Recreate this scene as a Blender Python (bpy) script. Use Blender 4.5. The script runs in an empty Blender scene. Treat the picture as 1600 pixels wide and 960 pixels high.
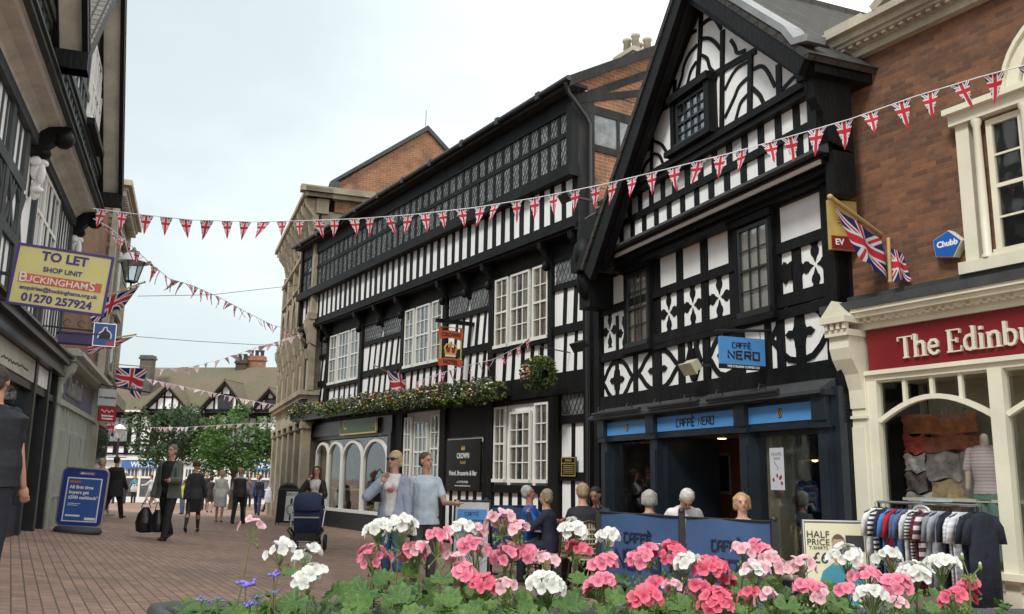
import bpy, bmesh, math, random
from mathutils import Vector, Matrix
random.seed(7)
R = math.radians
C = bpy.context.scene.collection
scene = bpy.context.scene
# ------------------------------------------------------------------ camera model
FPX = 1400.0; TILT = math.atan(268/1400.0); ROLL = .0137; EYE = 1.45
_F = Vector((0, math.cos(TILT), math.sin(TILT))); _R0 = Vector((1, 0, 0)); _U0 = Vector((0, -math.sin(TILT), math.cos(TILT)))
_R = _R0*math.cos(ROLL)+_U0*math.sin(ROLL); _U = _U0*math.cos(ROLL)-_R0*math.sin(ROLL)
def ray(px, py): return _F+_R*((px-800)/FPX)+_U*((480-py)/FPX)
def at(px, py, Y):
    r = ray(px, py); return Vector((0, 0, EYE))+r*(Y/r.y)
def ground(x, y):
    a = .47-.088*x-.046*y
    a = min(a, .85) if a > .85 else a
    k = .07
    g = k*math.log(1+math.exp(a/k)) if a < 3 else a
    if y > 30: g -= .012*(y-30)
    return g
cd = bpy.data.cameras.new('camera'); cam = bpy.data.objects.new('camera', cd); C.objects.link(cam)
cd.sensor_width = 36; cd.lens = 36*FPX/1600; cd.clip_end = 3000; cd.clip_start = .05
m = Matrix((( _R.x, _U.x, -_F.x, 0), (_R.y, _U.y, -_F.y, 0), (_R.z, _U.z, -_F.z, EYE), (0, 0, 0, 1)))
cam.matrix_world = m; scene.camera = cam

class Fac:
    """a facade frame: x runs along the wall, y out of it into the street, z up"""
    def __init__(S, ox, oy, yaw):
        S.o = Vector((ox, oy, 0)); S.yaw = R(yaw)
        S.D = Vector((math.cos(S.yaw), math.sin(S.yaw), 0)); S.N = Vector((-math.sin(S.yaw), math.cos(S.yaw), 0))
    def w(S, s, z, d=0): return S.o+S.D*s+S.N*d+Vector((0, 0, z))
    def px(S, x, y, d=0):
        r = ray(x, y); o = S.o+S.N*d
        k = (o.x*S.N.x+o.y*S.N.y)/(r.x*S.N.x+r.y*S.N.y)
        p = r*k; q = Vector((p.x-o.x, p.y-o.y, 0))
        return (q.dot(S.D), EYE+p.z)
    def inv(S, p):
        q = p-S.o; return Vector((q.dot(S.D), q.dot(S.N), p.z))
CR = Fac(1.31, 16.7, 122.2); NE = Fac(3.65, 10.05, 111.8); ED = Fac(3.76, 10.1, 120.5)
BK = Fac(-6.6, 29.2, 110.5); LF = Fac(-7.17, 12.8, -70.7)
# ------------------------------------------------------------------ things and parts
def tag(o, label=None, cat=None, group=None, kind=None):
    if label: o['label'] = label
    if cat: o['category'] = cat
    if group: o['group'] = group
    if kind: o['kind'] = kind
    return o
def thing(name, label, cat, loc=(0, 0, 0), yaw=0, group=None):
    o = bpy.data.objects.new(name, None); C.objects.link(o); o.empty_display_size = .2
    o.location = loc; o.rotation_euler = (0, 0, yaw)
    return tag(o, label, cat, group)
def fthing(F, name, label, cat, s=0, z=0, d=0, group=None): return thing(name, label, cat, F.w(s, z, d), F.yaw, group)
def copy_tree(o, parent=None):
    c = o.copy(); C.objects.link(c)
    if parent: c.parent = parent
    for ch in kids[o.name] if o.name in kids else []: copy_tree(ch, c)
    kids[c.name] = [x for x in C.objects if x.parent == c] if o.name in kids else []
    return c
kids = {}
class MB:
    def __init__(S): S.v = []; S.f = []; S.m = []; S.uv = []; S.sm = []; S.k = 0
    def add(S, vs, fs, mi=0, uvs=None, smooth=False):
        b = len(S.v); S.v += [tuple(p) for p in vs]
        for i, f in enumerate(fs):
            S.f.append([b+j for j in f]); S.m.append(mi); S.uv.append(uvs[i] if uvs else None); S.sm.append(smooth)
        return S
    def eps(S):
        S.k = (S.k+1) % 11; return S.k*.0009
    def box(S, x0, x1, y0, y1, z0, z1, mi=0):
        if x0 > x1: x0, x1 = x1, x0
        if y0 > y1: y0, y1 = y1, y0
        if z0 > z1: z0, z1 = z1, z0
        v = [(x0,y0,z0),(x1,y0,z0),(x1,y1,z0),(x0,y1,z0),(x0,y0,z1),(x1,y0,z1),(x1,y1,z1),(x0,y1,z1)]
        return S.add(v, [(0,3,2,1),(4,5,6,7),(0,1,5,4),(1,2,6,5),(2,3,7,6),(3,0,4,7)], mi)
    def prism(S, poly, y0, y1, mi=0):
        n = len(poly); v = [(p[0], y0, p[1]) for p in poly]+[(p[0], y1, p[1]) for p in poly]
        return S.add(v, [tuple(range(n)), tuple(range(2*n-1, n-1, -1))]+[(i, n+i, n+(i+1) % n, (i+1) % n) for i in range(n)], mi)
    def xprism(S, poly, x0, x1, mi=0):
        """poly in (y,z), extruded along x"""
        n = len(poly); v = [(x0, p[0], p[1]) for p in poly]+[(x1, p[0], p[1]) for p in poly]
        return S.add(v, [tuple(range(n)), tuple(range(2*n-1, n-1, -1))]+[(i, n+i, n+(i+1) % n, (i+1) % n) for i in range(n)], mi)
    def strip(S, pts, w, y0, y1, mi=0, w2=None):
        n = len(pts); A = []; B = []
        for i, p in enumerate(pts):
            a = pts[max(i-1, 0)]; b = pts[min(i+1, n-1)]
            dx, dz = b[0]-a[0], b[1]-a[1]; l = math.hypot(dx, dz) or 1
            ww = (w if w2 is None else w+(w2-w)*i/(n-1))/2
            nx, nz = -dz/l*ww, dx/l*ww
            A.append((p[0]+nx, p[1]+nz)); B.append((p[0]-nx, p[1]-nz))
        v = []
        for i in range(n): v += [(A[i][0], y0, A[i][1]), (A[i][0], y1, A[i][1]), (B[i][0], y1, B[i][1]), (B[i][0], y0, B[i][1])]
        fs = [(0, 1, 2, 3), tuple(4*(n-1)+j for j in (3, 2, 1, 0))]
        for i in range(n-1):
            for j in range(4): fs.append((4*i+j, 4*i+4+j, 4*i+4+(j+1) % 4, 4*i+(j+1) % 4))
        return S.add(v, fs, mi)
    def tube(S, pts, r, n=8, mi=0, r2=None, cap=True, smooth=True):
        pts = [Vector(p) for p in pts]; N = len(pts); vs = []
        up = Vector((0, 0, 1)); last = None
        for i, p in enumerate(pts):
            t = (pts[min(i+1, N-1)]-pts[max(i-1, 0)]).normalized()
            if last is None:
                a = t.orthogonal().normalized()
            else:
                a = (last-t*last.dot(t)); a = a.normalized() if a.length > 1e-6 else t.orthogonal().normalized()
            last = a; b = t.cross(a)
            rr = r[i] if isinstance(r, (list, tuple)) else (r if r2 is None else r+(r2-r)*i/(N-1))
            for j in range(n):
                an = 2*math.pi*j/n; vs.append(p+(a*math.cos(an)+b*math.sin(an))*rr)
        fs = [(i*n+j, i*n+(j+1) % n, (i+1)*n+(j+1) % n, (i+1)*n+j) for i in range(N-1) for j in range(n)]
        S.add(vs, fs, mi, smooth=smooth)
        if cap: S.add(vs[:n], [tuple(range(n-1, -1, -1))], mi); S.add(vs[-n:], [tuple(range(n))], mi)
        return S
    def lathe(S, prof, n=12, c=(0, 0, 0), mi=0, smooth=True):
        vs = [(c[0]+r*math.cos(2*math.pi*j/n), c[1]+r*math.sin(2*math.pi*j/n), c[2]+z) for r, z in prof for j in range(n)]
        fs = [(i*n+j, i*n+(j+1) % n, (i+1)*n+(j+1) % n, (i+1)*n+j) for i in range(len(prof)-1) for j in range(n)]
        return S.add(vs, fs, mi, smooth=smooth)
    def ball(S, c, r, mi=0, n=10, k=6):
        rx, ry, rz = r if isinstance(r, (list, tuple)) else (r, r, r)
        vs = []
        for i in range(k+1):
            ph = math.pi*i/k
            for j in range(n):
                th = 2*math.pi*j/n; vs.append((c[0]+rx*math.sin(ph)*math.cos(th), c[1]+ry*math.sin(ph)*math.sin(th), c[2]-rz*math.cos(ph)))
        fs = [(i*n+j, i*n+(j+1) % n, (i+1)*n+(j+1) % n, (i+1)*n+j) for i in range(k) for j in range(n)]
        return S.add(vs, fs, mi, smooth=True)
    def grid(S, fn, nu, nv, mi=0, smooth=True, uvf=None):
        vs = [fn(i/nu, j/nv) for j in range(nv+1) for i in range(nu+1)]
        fs = []; us = []
        for j in range(nv):
            for i in range(nu):
                a = j*(nu+1)+i; fs.append((a, a+1, a+nu+2, a+nu+1))
                us.append([(i/nu, j/nv), ((i+1)/nu, j/nv), ((i+1)/nu, (j+1)/nv), (i/nu, (j+1)/nv)])
        return S.add(vs, fs, mi, us, smooth)
    def xf(S, M, start=0):
        for i in range(start, len(S.v)): S.v[i] = tuple(M @ Vector(S.v[i]))
        return S
    def mesh(S, name, mats, fix=True):
        me = bpy.data.meshes.new(name); me.from_pydata(S.v, [], S.f)
        for m_ in (mats if isinstance(mats, (list, tuple)) else [mats]): me.materials.append(m_)
        uvl = me.uv_layers.new(name='UVMap').data
        for p, mi, uv, sm in zip(me.polygons, S.m, S.uv, S.sm):
            p.material_index = mi; p.use_smooth = sm
            if uv:
                for k, li in enumerate(p.loop_indices): uvl[li].uv = uv[k]
            else:
                n = p.normal; ax = max(range(3), key=lambda q: abs(n[q]))
                for li in p.loop_indices:
                    c = me.vertices[me.loops[li].vertex_index].co
                    uvl[li].uv = (c.x, c.z) if ax == 1 else ((c.y, c.z) if ax == 0 else (c.x, c.y))
        if fix:
            bm = bmesh.new(); bm.from_mesh(me)
            bmesh.ops.recalc_face_normals(bm, faces=bm.faces); bm.to_mesh(me); bm.free()
        return me
    def build(S, name, mats, parent=None, label=None, cat=None, group=None, kind=None, loc=None, yaw=None, fix=True):
        o = bpy.data.objects.new(name, S.mesh(name, mats, fix)); C.objects.link(o)
        if parent: o.parent = parent; kids.setdefault(parent.name, []).append(o)
        if loc is not None: o.location = loc
        if yaw is not None: o.rotation_euler = (0, 0, yaw)
        return tag(o, label, cat, group, kind)
# ------------------------------------------------------------------ materials
class X:
    """tiny node-expression helper"""
    nt = None
    def __init__(S, s): S.s = s
    def _b(a, op, b):
        n = X.nt.nodes.new('ShaderNodeMath'); n.operation = op
        for i, q in enumerate((a, b)):
            if q is None: continue
            if isinstance(q, X): X.nt.links.new(q.s, n.inputs[i])
            else: n.inputs[i].default_value = q
        return X(n.outputs[0])
    def __add__(a, b): return X._b(a, 'ADD', b)
    def __radd__(a, b): return X._b(a, 'ADD', b)
    def __sub__(a, b): return X._b(a, 'SUBTRACT', b)
    def __rsub__(a, b): return X._b(b, 'SUBTRACT', a)
    def __mul__(a, b): return X._b(a, 'MULTIPLY', b)
    def __rmul__(a, b): return X._b(a, 'MULTIPLY', b)
    def __truediv__(a, b): return X._b(a, 'DIVIDE', b)
    def lt(a, b): return X._b(a, 'LESS_THAN', b)
    def gt(a, b): return X._b(a, 'GREATER_THAN', b)
    def mx(a, b): return X._b(a, 'MAXIMUM', b)
    def mn(a, b): return X._b(a, 'MINIMUM', b)
    def ab(a): return X._b(a, 'ABSOLUTE', None)
    def fr(a): return X._b(a, 'FRACT', None)
def newmat(name):
    m = bpy.data.materials.new(name); m.use_nodes = True; nt = m.node_tree; X.nt = nt
    return m, nt, nt.nodes['Principled BSDF']
def coords(nt, what='Object', scale=1, rot=0):
    tc = nt.nodes.new('ShaderNodeTexCoord'); mp = nt.nodes.new('ShaderNodeMapping')
    nt.links.new(tc.outputs[what], mp.inputs[0])
    mp.inputs['Scale'].default_value = (scale,)*3 if not isinstance(scale, tuple) else scale
    mp.inputs['Rotation'].default_value = (0, 0, rot)
    return mp.outputs[0]
def noise(nt, vec, scale, detail=4, rough=.6):
    n = nt.nodes.new('ShaderNodeTexNoise'); n.inputs['Scale'].default_value = scale
    n.inputs['Detail'].default_value = detail; n.inputs['Roughness'].default_value = rough
    if vec is not None: nt.links.new(vec, n.inputs['Vector'])
    return n.outputs[0]
def ramp(nt, fac, stops):
    r = nt.nodes.new('ShaderNodeValToRGB'); nt.links.new(fac, r.inputs[0]); e = r.color_ramp.elements
    while len(e) < len(stops): e.new(.5)
    for q, (p, c) in zip(e, stops): q.position = p; q.color = (*c, 1) if len(c) == 3 else c
    return r.outputs[0]
def mixc(nt, fac, a, b, mode='MIX'):
    n = nt.nodes.new('ShaderNodeMix'); n.data_type = 'RGBA'; n.blend_type = mode
    for s, q in ((n.inputs[0], fac), (n.inputs[6], a), (n.inputs[7], b)):
        if hasattr(q, 'links'): nt.links.new(q, s)
        elif isinstance(q, X): nt.links.new(q.s, s)
        else: s.default_value = q if not isinstance(q, tuple) else (*q, 1)[:4]
    return n.outputs[2]
def bump(nt, bs, h, strength=.3, dist=.02):
    b = nt.nodes.new('ShaderNodeBump'); b.inputs['Strength'].default_value = strength; b.inputs['Distance'].default_value = dist
    nt.links.new(h, b.inputs['Height']); nt.links.new(b.outputs[0], bs.inputs['Normal'])
def mul(c, k): return tuple(max(0, min(1, q*k)) for q in c)
_mc = {}
def mat(name, col, rough=.7, var=.18, scale=3., bmp=0, bscale=30, metal=0, col2=None, thr=None, spec=.5, sheen=0, what='Object', stretch=None):
    if name in _mc: return _mc[name]
    m, nt, bs = newmat(name)
    v = coords(nt, what, stretch if stretch else 1)
    n = noise(nt, v, scale, 5)
    if col2: c = ramp(nt, n, [(thr[0] if thr else .35, col), (thr[1] if thr else .65, col2)])
    else: c = ramp(nt, n, [(.3, mul(col, 1-var)), (.7, mul(col, 1+var))])
    n2 = noise(nt, v, scale*9, 3)
    c = mixc(nt, .6, c, ramp(nt, n2, [(.3, (1-var*.8,)*3), (.7, (1, 1, 1))]), 'MULTIPLY')
    nt.links.new(c, bs.inputs['Base Color'])
    bs.inputs['Roughness'].default_value = rough; bs.inputs['Metallic'].default_value = metal
    bs.inputs['Specular IOR Level'].default_value = spec
    if sheen: bs.inputs['Sheen Weight'].default_value = sheen
    if bmp: bump(nt, bs, noise(nt, v, bscale, 4), bmp)
    _mc[name] = m; return m
def brick_mat(name, c1, c2, mortar, w=.225, h=.075, gap=.008, dirt=.35, dirtcol=(.05, .045, .04), bmp=.4, rot=0, rough=.85, what='UV', squash=1, off=.5, mscale=1.3, hue=None):
    m, nt, bs = newmat(name); v = coords(nt, what, 1, rot)
    b = nt.nodes.new('ShaderNodeTexBrick'); nt.links.new(v, b.inputs[0])
    b.offset = off
    for k, q in (('Color1', c1), ('Color2', c2), ('Mortar', mortar)): b.inputs[k].default_value = (*q, 1)
    b.inputs['Scale'].default_value = 1; b.inputs['Mortar Size'].default_value = gap; b.inputs['Mortar Smooth'].default_value = .2
    b.inputs['Brick Width'].default_value = w; b.inputs['Row Height'].default_value = h
    n = noise(nt, v, mscale, 6, .65)
    c = mixc(nt, ramp(nt, n, [(.45, (0, 0, 0)), (.75, (dirt,)*3)]), b.outputs[0], dirtcol)
    n3 = noise(nt, v, 14, 3)
    c = mixc(nt, .7, c, ramp(nt, n3, [(.25, (.72, .72, .72)), (.75, (1.15, 1.12, 1.08))]), 'MULTIPLY')
    nt.links.new(c, bs.inputs['Base Color']); bs.inputs['Roughness'].default_value = rough
    h_ = X.nt = nt
    inv = nt.nodes.new('ShaderNodeMath'); inv.operation = 'MULTIPLY_ADD'; nt.links.new(b.outputs['Fac'], inv.inputs[0]); inv.inputs[1].default_value = -1
    nt.links.new(noise(nt, v, 40, 3), inv.inputs[2])
    bump(nt, bs, inv.outputs[0], bmp, .01)
    return m
def glass_mat(name, tint=(.93, .95, .95), dens=.25, refl=1.0):
    m = bpy.data.materials.new(name); m.use_nodes = True; nt = m.node_tree; nt.nodes.clear()
    o = nt.nodes.new('ShaderNodeOutputMaterial'); g = nt.nodes.new('ShaderNodeBsdfGlossy'); g.inputs[1].default_value = .02 if hasattr(g.inputs[1],'default_value') else .02
    t = nt.nodes.new('ShaderNodeBsdfTransparent'); t.inputs[0].default_value = (*tint, 1)
    f = nt.nodes.new('ShaderNodeFresnel'); f.inputs[0].default_value = 1.5
    ma = nt.nodes.new('ShaderNodeMath'); ma.operation = 'MULTIPLY_ADD'; ma.use_clamp = True
    nt.links.new(f.outputs[0], ma.inputs[0]); ma.inputs[1].default_value = refl; ma.inputs[2].default_value = .02
    g.inputs['Roughness'].default_value = .03; g.inputs['Color'].default_value = (.9, .92, .95, 1)
    mx = nt.nodes.new('ShaderNodeMixShader'); nt.links.new(ma.outputs[0], mx.inputs[0]); nt.links.new(t.outputs[0], mx.inputs[1]); nt.links.new(g.outputs[0], mx.inputs[2])
    # slightly wavy old panes
    bp = nt.nodes.new('ShaderNodeBump'); bp.inputs['Strength'].default_value = .15; bp.inputs['Distance'].default_value = .01
    tc = nt.nodes.new('ShaderNodeTexCoord'); nn = nt.nodes.new('ShaderNodeTexNoise'); nn.inputs['Scale'].default_value = 3
    nt.links.new(tc.outputs['Object'], nn.inputs['Vector']); nt.links.new(nn.outputs[0], bp.inputs['Height']); nt.links.new(bp.outputs[0], g.inputs['Normal'])
    nt.links.new(mx.outputs[0], o.inputs[0]); return m
def emis(name, col, s):
    m, nt, bs = newmat(name); bs.inputs['Emission Color'].default_value = (*col, 1); bs.inputs['Emission Strength'].default_value = s
    bs.inputs['Base Color'].default_value = (*col, 1); return m
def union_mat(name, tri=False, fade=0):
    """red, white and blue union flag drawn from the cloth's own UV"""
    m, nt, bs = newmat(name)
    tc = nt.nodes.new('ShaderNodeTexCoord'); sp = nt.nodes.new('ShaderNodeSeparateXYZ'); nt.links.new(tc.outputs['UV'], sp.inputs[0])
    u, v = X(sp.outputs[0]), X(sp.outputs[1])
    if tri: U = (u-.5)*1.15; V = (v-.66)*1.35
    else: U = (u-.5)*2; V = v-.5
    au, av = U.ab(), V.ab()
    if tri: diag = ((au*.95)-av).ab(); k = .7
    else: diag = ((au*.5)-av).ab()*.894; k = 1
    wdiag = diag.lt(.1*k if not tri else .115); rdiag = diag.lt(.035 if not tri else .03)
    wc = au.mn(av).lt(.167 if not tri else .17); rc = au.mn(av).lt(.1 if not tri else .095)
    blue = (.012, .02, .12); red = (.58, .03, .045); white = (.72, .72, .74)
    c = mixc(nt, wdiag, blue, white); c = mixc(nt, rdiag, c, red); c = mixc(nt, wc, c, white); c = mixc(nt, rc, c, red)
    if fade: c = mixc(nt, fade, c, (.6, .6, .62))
    nt.links.new(c, bs.inputs['Base Color']); bs.inputs['Roughness'].default_value = .85
    # cloth lets a little light through
    tr = nt.nodes.new('ShaderNodeBsdfTranslucent'); nt.links.new(c, tr.inputs[0]); mx = nt.nodes.new('ShaderNodeMixShader'); mx.inputs[0].default_value = .35
    out = nt.nodes['Material Output']; nt.links.new(bs.outputs[0], mx.inputs[1]); nt.links.new(tr.outputs[0], mx.inputs[2]); nt.links.new(mx.outputs[0], out.inputs[0])
    return m
M = {}
M['timber'] = mat('black painted timber', (.0075, .0076, .0080), .55, .6, 2.2, .6, 26, spec=.2, stretch=(1, 1, .25))
M['oldtimber'] = mat('weathered dark timber', (.018, .0175, .017), .75, .5, 3, .5, 40, col2=(.055, .05, .045), thr=(.45, .8), stretch=(1, 1, .3), spec=.3)
M['ledge'] = mat('grey lead ledge', (.045, .048, .05), .6, .3, 3, .2, 20)
M['plaster'] = mat('white limewash plaster', (.80, .80, .785), .8, .07, 2.2, .25, 9, stretch=(1, 1, .35))
M['whitejoin'] = mat('white gloss joinery', (.72, .71, .66), .4, .05, 3)
M['blackjoin'] = mat('black joinery', (.018, .019, .022), .35, .3, 4)
M['navyjoin'] = mat('dark navy shopfront paint', (.014, .021, .030), .38, .25, 3)
M['came'] = mat('lead came', (.055, .058, .06), .5, .3, 6)
M['cream'] = mat('cream gloss paint', (.70, .67, .53), .45, .07, 2)
M['sage'] = mat('pale sage shopfront paint', (.42, .45, .39), .5, .08, 2)
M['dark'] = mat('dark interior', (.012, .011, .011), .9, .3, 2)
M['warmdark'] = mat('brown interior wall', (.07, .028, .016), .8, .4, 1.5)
M['curtain'] = mat('beige curtain', (.50, .42, .29), .9, .25, 6, what='Object', stretch=(6, 1, .3))
M['net'] = mat('grey net curtain', (.80, .78, .70), .9, .14, 5, stretch=(8, 1, .2))
M['glass'] = glass_mat('old window glass', refl=.55); M['shopglass'] = glass_mat('shop glass', (.95, .96, .95), refl=.3)
M['lead'] = mat('leaded light', (.20, .215, .215), .35, .5, 5, .3, 10, spec=.6)
M['brickA'] = brick_mat('orange brick with dark headers', (.36, .14, .055), (.27, .10, .045), (.33, .27, .2), dirt=.8, mscale=2.2)
M['brickR'] = brick_mat('old red brown brick', (.235, .100, .046), (.110, .050, .030), (.13, .10, .075), w=.19, h=.06, dirt=.85, mscale=1.5, gap=.005, dirtcol=(.05, .03, .02))
M['stone'] = mat('weathered buff sandstone', (.38, .33, .235), .9, .3, 1.3, .5, 12, col2=(.20, .165, .115), thr=(.4, .72))
M['stonelight'] = mat('pale cornice stone', (.42, .385, .30), .85, .25, 2, .3, 15)
M['steel'] = mat('brushed steel', (.55, .55, .55), .3, .1, 4, metal=1)
M['iron'] = mat('black iron', (.02, .02, .022), .45, .2, 6)
M['rubber'] = mat('black rubber', (.02, .02, .02), .7, .2, 6)
M['wood'] = mat('pale turned wood', (.45, .30, .13), .5, .15, 5)
# ------------------------------------------------------------------ sky and light
w = bpy.data.worlds.new('World'); scene.world = w; w.use_nodes = True; nt = w.node_tree; nt.nodes.clear()
SUN_EL, SUN_AZ = 48, 218      # overcast: a broad soft sun high behind the camera's left
out = nt.nodes.new('ShaderNodeOutputWorld'); bg = nt.nodes.new('ShaderNodeBackground'); bg2 = nt.nodes.new('ShaderNodeBackground'); mxs = nt.nodes.new('ShaderNodeMixShader')
sky = nt.nodes.new('ShaderNodeTexSky'); sky.sky_type = 'NISHITA'; sky.sun_disc = False; sky.sun_elevation = R(SUN_EL); sky.sun_rotation = R(SUN_AZ)
nt.links.new(sky.outputs[0], bg.inputs[0]); bg.inputs[1].default_value = .1
tc = nt.nodes.new('ShaderNodeTexCoord'); mp = nt.nodes.new('ShaderNodeMapping'); nt.links.new(tc.outputs['Generated'], mp.inputs[0]); mp.inputs['Scale'].default_value = (1, 1, 2.2)
mp.inputs['Location'].default_value = (.35, .1, .0)
n1 = noise(nt, mp.outputs[0], 1.1, 5, .5); n2 = noise(nt, mp.outputs[0], 3.0, 6, .55)
sp = nt.nodes.new('ShaderNodeSeparateXYZ'); nt.links.new(tc.outputs['Generated'], sp.inputs[0]); X.nt = nt
# cloud is thin and bright to the east (right) and overhead, thicker and blue-grey down the street (left)
br = X(sp.outputs[0])*.72+X(n1)*.85+X(n2)*.42+X(sp.outputs[2])*.22
cc = ramp(nt, br.s, [(.22, (.33, .37, .38)), (.54, (.385, .435, .44)), (.80, (.52, .565, .565)), (.98, (.80, .82, .81)), (1.0, (.97, .97, .96))])
nt.links.new(cc, bg2.inputs[0]); bg2.inputs[1].default_value = 1.15
mxs.inputs[0].default_value = .92
nt.links.new(bg.outputs[0], mxs.inputs[1]); nt.links.new(bg2.outputs[0], mxs.inputs[2]); nt.links.new(mxs.outputs[0], out.inputs[0])
sd = bpy.data.lights.new('sun', 'SUN'); sd.energy = 1.5; sd.angle = R(14); sd.color = (1, .97, .92)
so = bpy.data.objects.new('sun', sd); C.objects.link(so)
dirv = Vector((math.sin(R(SUN_AZ))*math.cos(R(SUN_EL)), math.cos(R(SUN_AZ))*math.cos(R(SUN_EL)), math.sin(R(SUN_EL))))
so.rotation_euler = dirv.to_track_quat('Z', 'Y').to_euler()
scene.view_settings.view_transform = 'Standard'; scene.view_settings.look = 'None'; scene.view_settings.gamma = 1; scene.view_settings.exposure = 0.9
scene.cycles.max_bounces = 6; scene.cycles.transparent_max_bounces = 10
# ------------------------------------------------------------------ ground
M['paver'] = brick_mat('brown block paving', (.43, .275, .20), (.31, .195, .145), (.115, .08, .065), w=.21, h=.105, gap=.007, dirt=.6, dirtcol=(.09, .075, .062), rot=R(61.3), what='Object', bmp=.3, rough=.75, mscale=.6)
g = MB()
xs = [-400, -150, -60]+[-30+i*.75 for i in range(61)]+[30, 80, 300]
ys = [-60, -20, -8]+[-3+i*.75 for i in range(60)]+[46, 55, 70, 120, 400, 1500]
vs = [(x, y, ground(max(x, -14), min(y, 70)) if True else 0) for y in ys for x in xs]; nx = len(xs)
g.add(vs, [(j*nx+i, j*nx+i+1, (j+1)*nx+i+1, (j+1)*nx+i) for j in range(len(ys)-1) for i in range(nx-1)], 0, smooth=True)
g.build('street_paving', M['paver'], kind='structure', fix=False)
# ------------------------------------------------------------------ shared joinery
def sash(root, x0, x1, z0, z1, cols=2, rows=4, y=0., fm='whitejoin', bar=.022, frame=.045, curtain=0, deep=.05, meet=True, lean=0, name='window', gl='glass'):
    """a sash window standing a few cm proud of the wall plane: frame mesh with pane and curtain as its pieces"""
    f = MB(); w_ = x1-x0
    f.box(x0, x0+frame, y, y+deep, z0, z1); f.box(x1-frame, x1, y, y+deep, z0, z1)
    f.box(x0+frame, x1-frame, y, y+deep, z1-frame, z1); f.box(x0-.015, x1+.015, y, y+deep+.03, z0-.03, z0+frame*.9)
    ix0, ix1, iz0, iz1 = x0+frame, x1-frame, z0+frame*.9, z1-frame
    for i in range(1, cols):
        c = ix0+(ix1-ix0)*i/cols; f.box(c-bar/2, c+bar/2, y+.022, y+deep-.008, iz0, iz1)
    for j in range(1, rows):
        c = iz0+(iz1-iz0)*j/rows; b_ = bar*1.9 if (meet and j == rows//2) else bar
        f.box(ix0, ix1, y+.024, y+deep-(.002 if b_ > bar else .01), c-b_/2, c+b_/2)
    o = f.build(name, M[fm], root)
    MB().box(ix0, ix1, y+.016, y+.021, iz0, iz1).build('pane', M[gl], o)
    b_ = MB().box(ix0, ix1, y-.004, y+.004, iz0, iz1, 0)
    if curtain:
        for a, c in ((ix0, ix0+(ix1-ix0)*.36*curtain), (ix1-(ix1-ix0)*.3*curtain, ix1)):
            n = 14; k = 5*(c-a)/.3
            b_.grid(lambda u, v, a=a, c=c, k=k: (a+(c-a)*u, y+.009+.0035*math.sin(u*k*6.28), iz0+(iz1-iz0)*v), n, 1, 1)
    if curtain > 1.5:
        b_ = MB(); b_.grid(lambda u, v: (ix0+(ix1-ix0)*u, y+.009+.003*math.sin(u*38), iz0+(iz1-iz0)*v), 30, 1)
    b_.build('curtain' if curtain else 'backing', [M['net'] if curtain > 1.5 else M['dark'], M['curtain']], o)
    return o
def leaded(root, x0, x1, z0, z1, y, ang=60, pitch=.11, name='leaded_light'):
    """leaded light: grey quarries with raised diamond cames"""
    o = MB().box(x0, x1, y-.006, y, z0, z1).build(name, M['lead'], root)
    f = MB(); t = math.tan(R(ang)); h = z1-z0
    for sg in (1, -1):
        k = -h/t
        while k < (x1-x0)+h/t:
            pts = []
            a0 = x0+k; 
            xa, za = (a0, z0) if sg > 0 else (a0, z1)
            xb, zb = (a0+h/t, z1) if sg > 0 else (a0+h/t, z0)
            # clip in x
            def cl(xa, za, xb, zb):
                d = xb-xa
                ts = sorted([(x0-xa)/d, (x1-xa)/d]); t0, t1 = max(0, ts[0]), min(1, ts[1])
                return None if t0 >= t1 else ((xa+d*t0, za+(zb-za)*t0), (xa+d*t1, za+(zb-za)*t1))
            q = cl(xa, za, xb, zb)
            if q: f.strip(list(q), .010, y, y+.006+f.eps())
            k += pitch
    f.build('came', M['came'], o); return o
def studs(mb, x0, x1, z0, z1, n, w, y1, lean=0, jit=.012, ends=False):
    y1 = .012 if y1 < .1 else y1; w *= .96
    for i in range(0 if ends else 1, n+(1 if ends else 0)):
        c = x0+(x1-x0)*i/n+random.uniform(-jit, jit); l = lean+random.uniform(-jit, jit); ww = w*random.uniform(.85, 1.15)
        mb.prism([(c-ww/2, z0), (c+ww/2, z0), (c+ww/2+l, z1), (c-ww/2+l, z1)], 0, y1+mb.eps())
def rail(mb, x0, x1, z, h, y1, y0=0): mb.box(x0, x1, y0, y1+mb.eps(), z-h/2, z+h/2)
# ================================================================== CROWN (long timber inn)
cr = fthing(CR, 'timber_inn', 'long three storey black and white timbered inn with leaded windows under the eaves', 'building')
MB().box(-.25, 8.14, -6, 0, -.3, 6.2).box(13.96, 15.1, -6, 0, -.3, 6.2).box(8.14, 13.96, -6, 0, 3.06, 6.2).box(8.14, 13.96, -6, -1.21, -.3, 3.06).box(-.25, 15.1, -5.9, .28, 6.2, 9.0).build('plaster_wall', M['plaster'], cr)
t = MB()
# ground floor and first floor heavy timbers
t.box(-.27, 15.12, -.2, .05, -.3, .32); t.box(-.275, -.251, -5.9, .04, -.3, 6.3)
rail(t, -.27, 15.1, 3.25, .42, .10)               # beam behind the flowers
rail(t, -.27, 15.1, 5.98, .40, .06)
for a, b_ in ((-.27, -.16), (.86, 1.0), (3.08, 3.3), (5.28, 5.46), (7.62, 7.8), (10.38, 10.56), (12.98, 13.2), (14.62, 15.12)):
    t.box(a, b_, 0, .08+t.eps(), 3.4, 6.0)
for a, b_ in ((-.27, -.18), (.62, .95), (3.05, 3.42), (5.2, 5.42), (7.5, 8.2), (14.5, 15.12)):
    t.box(a, b_, 0, .085+t.eps(), .2, 3.2)
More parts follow.
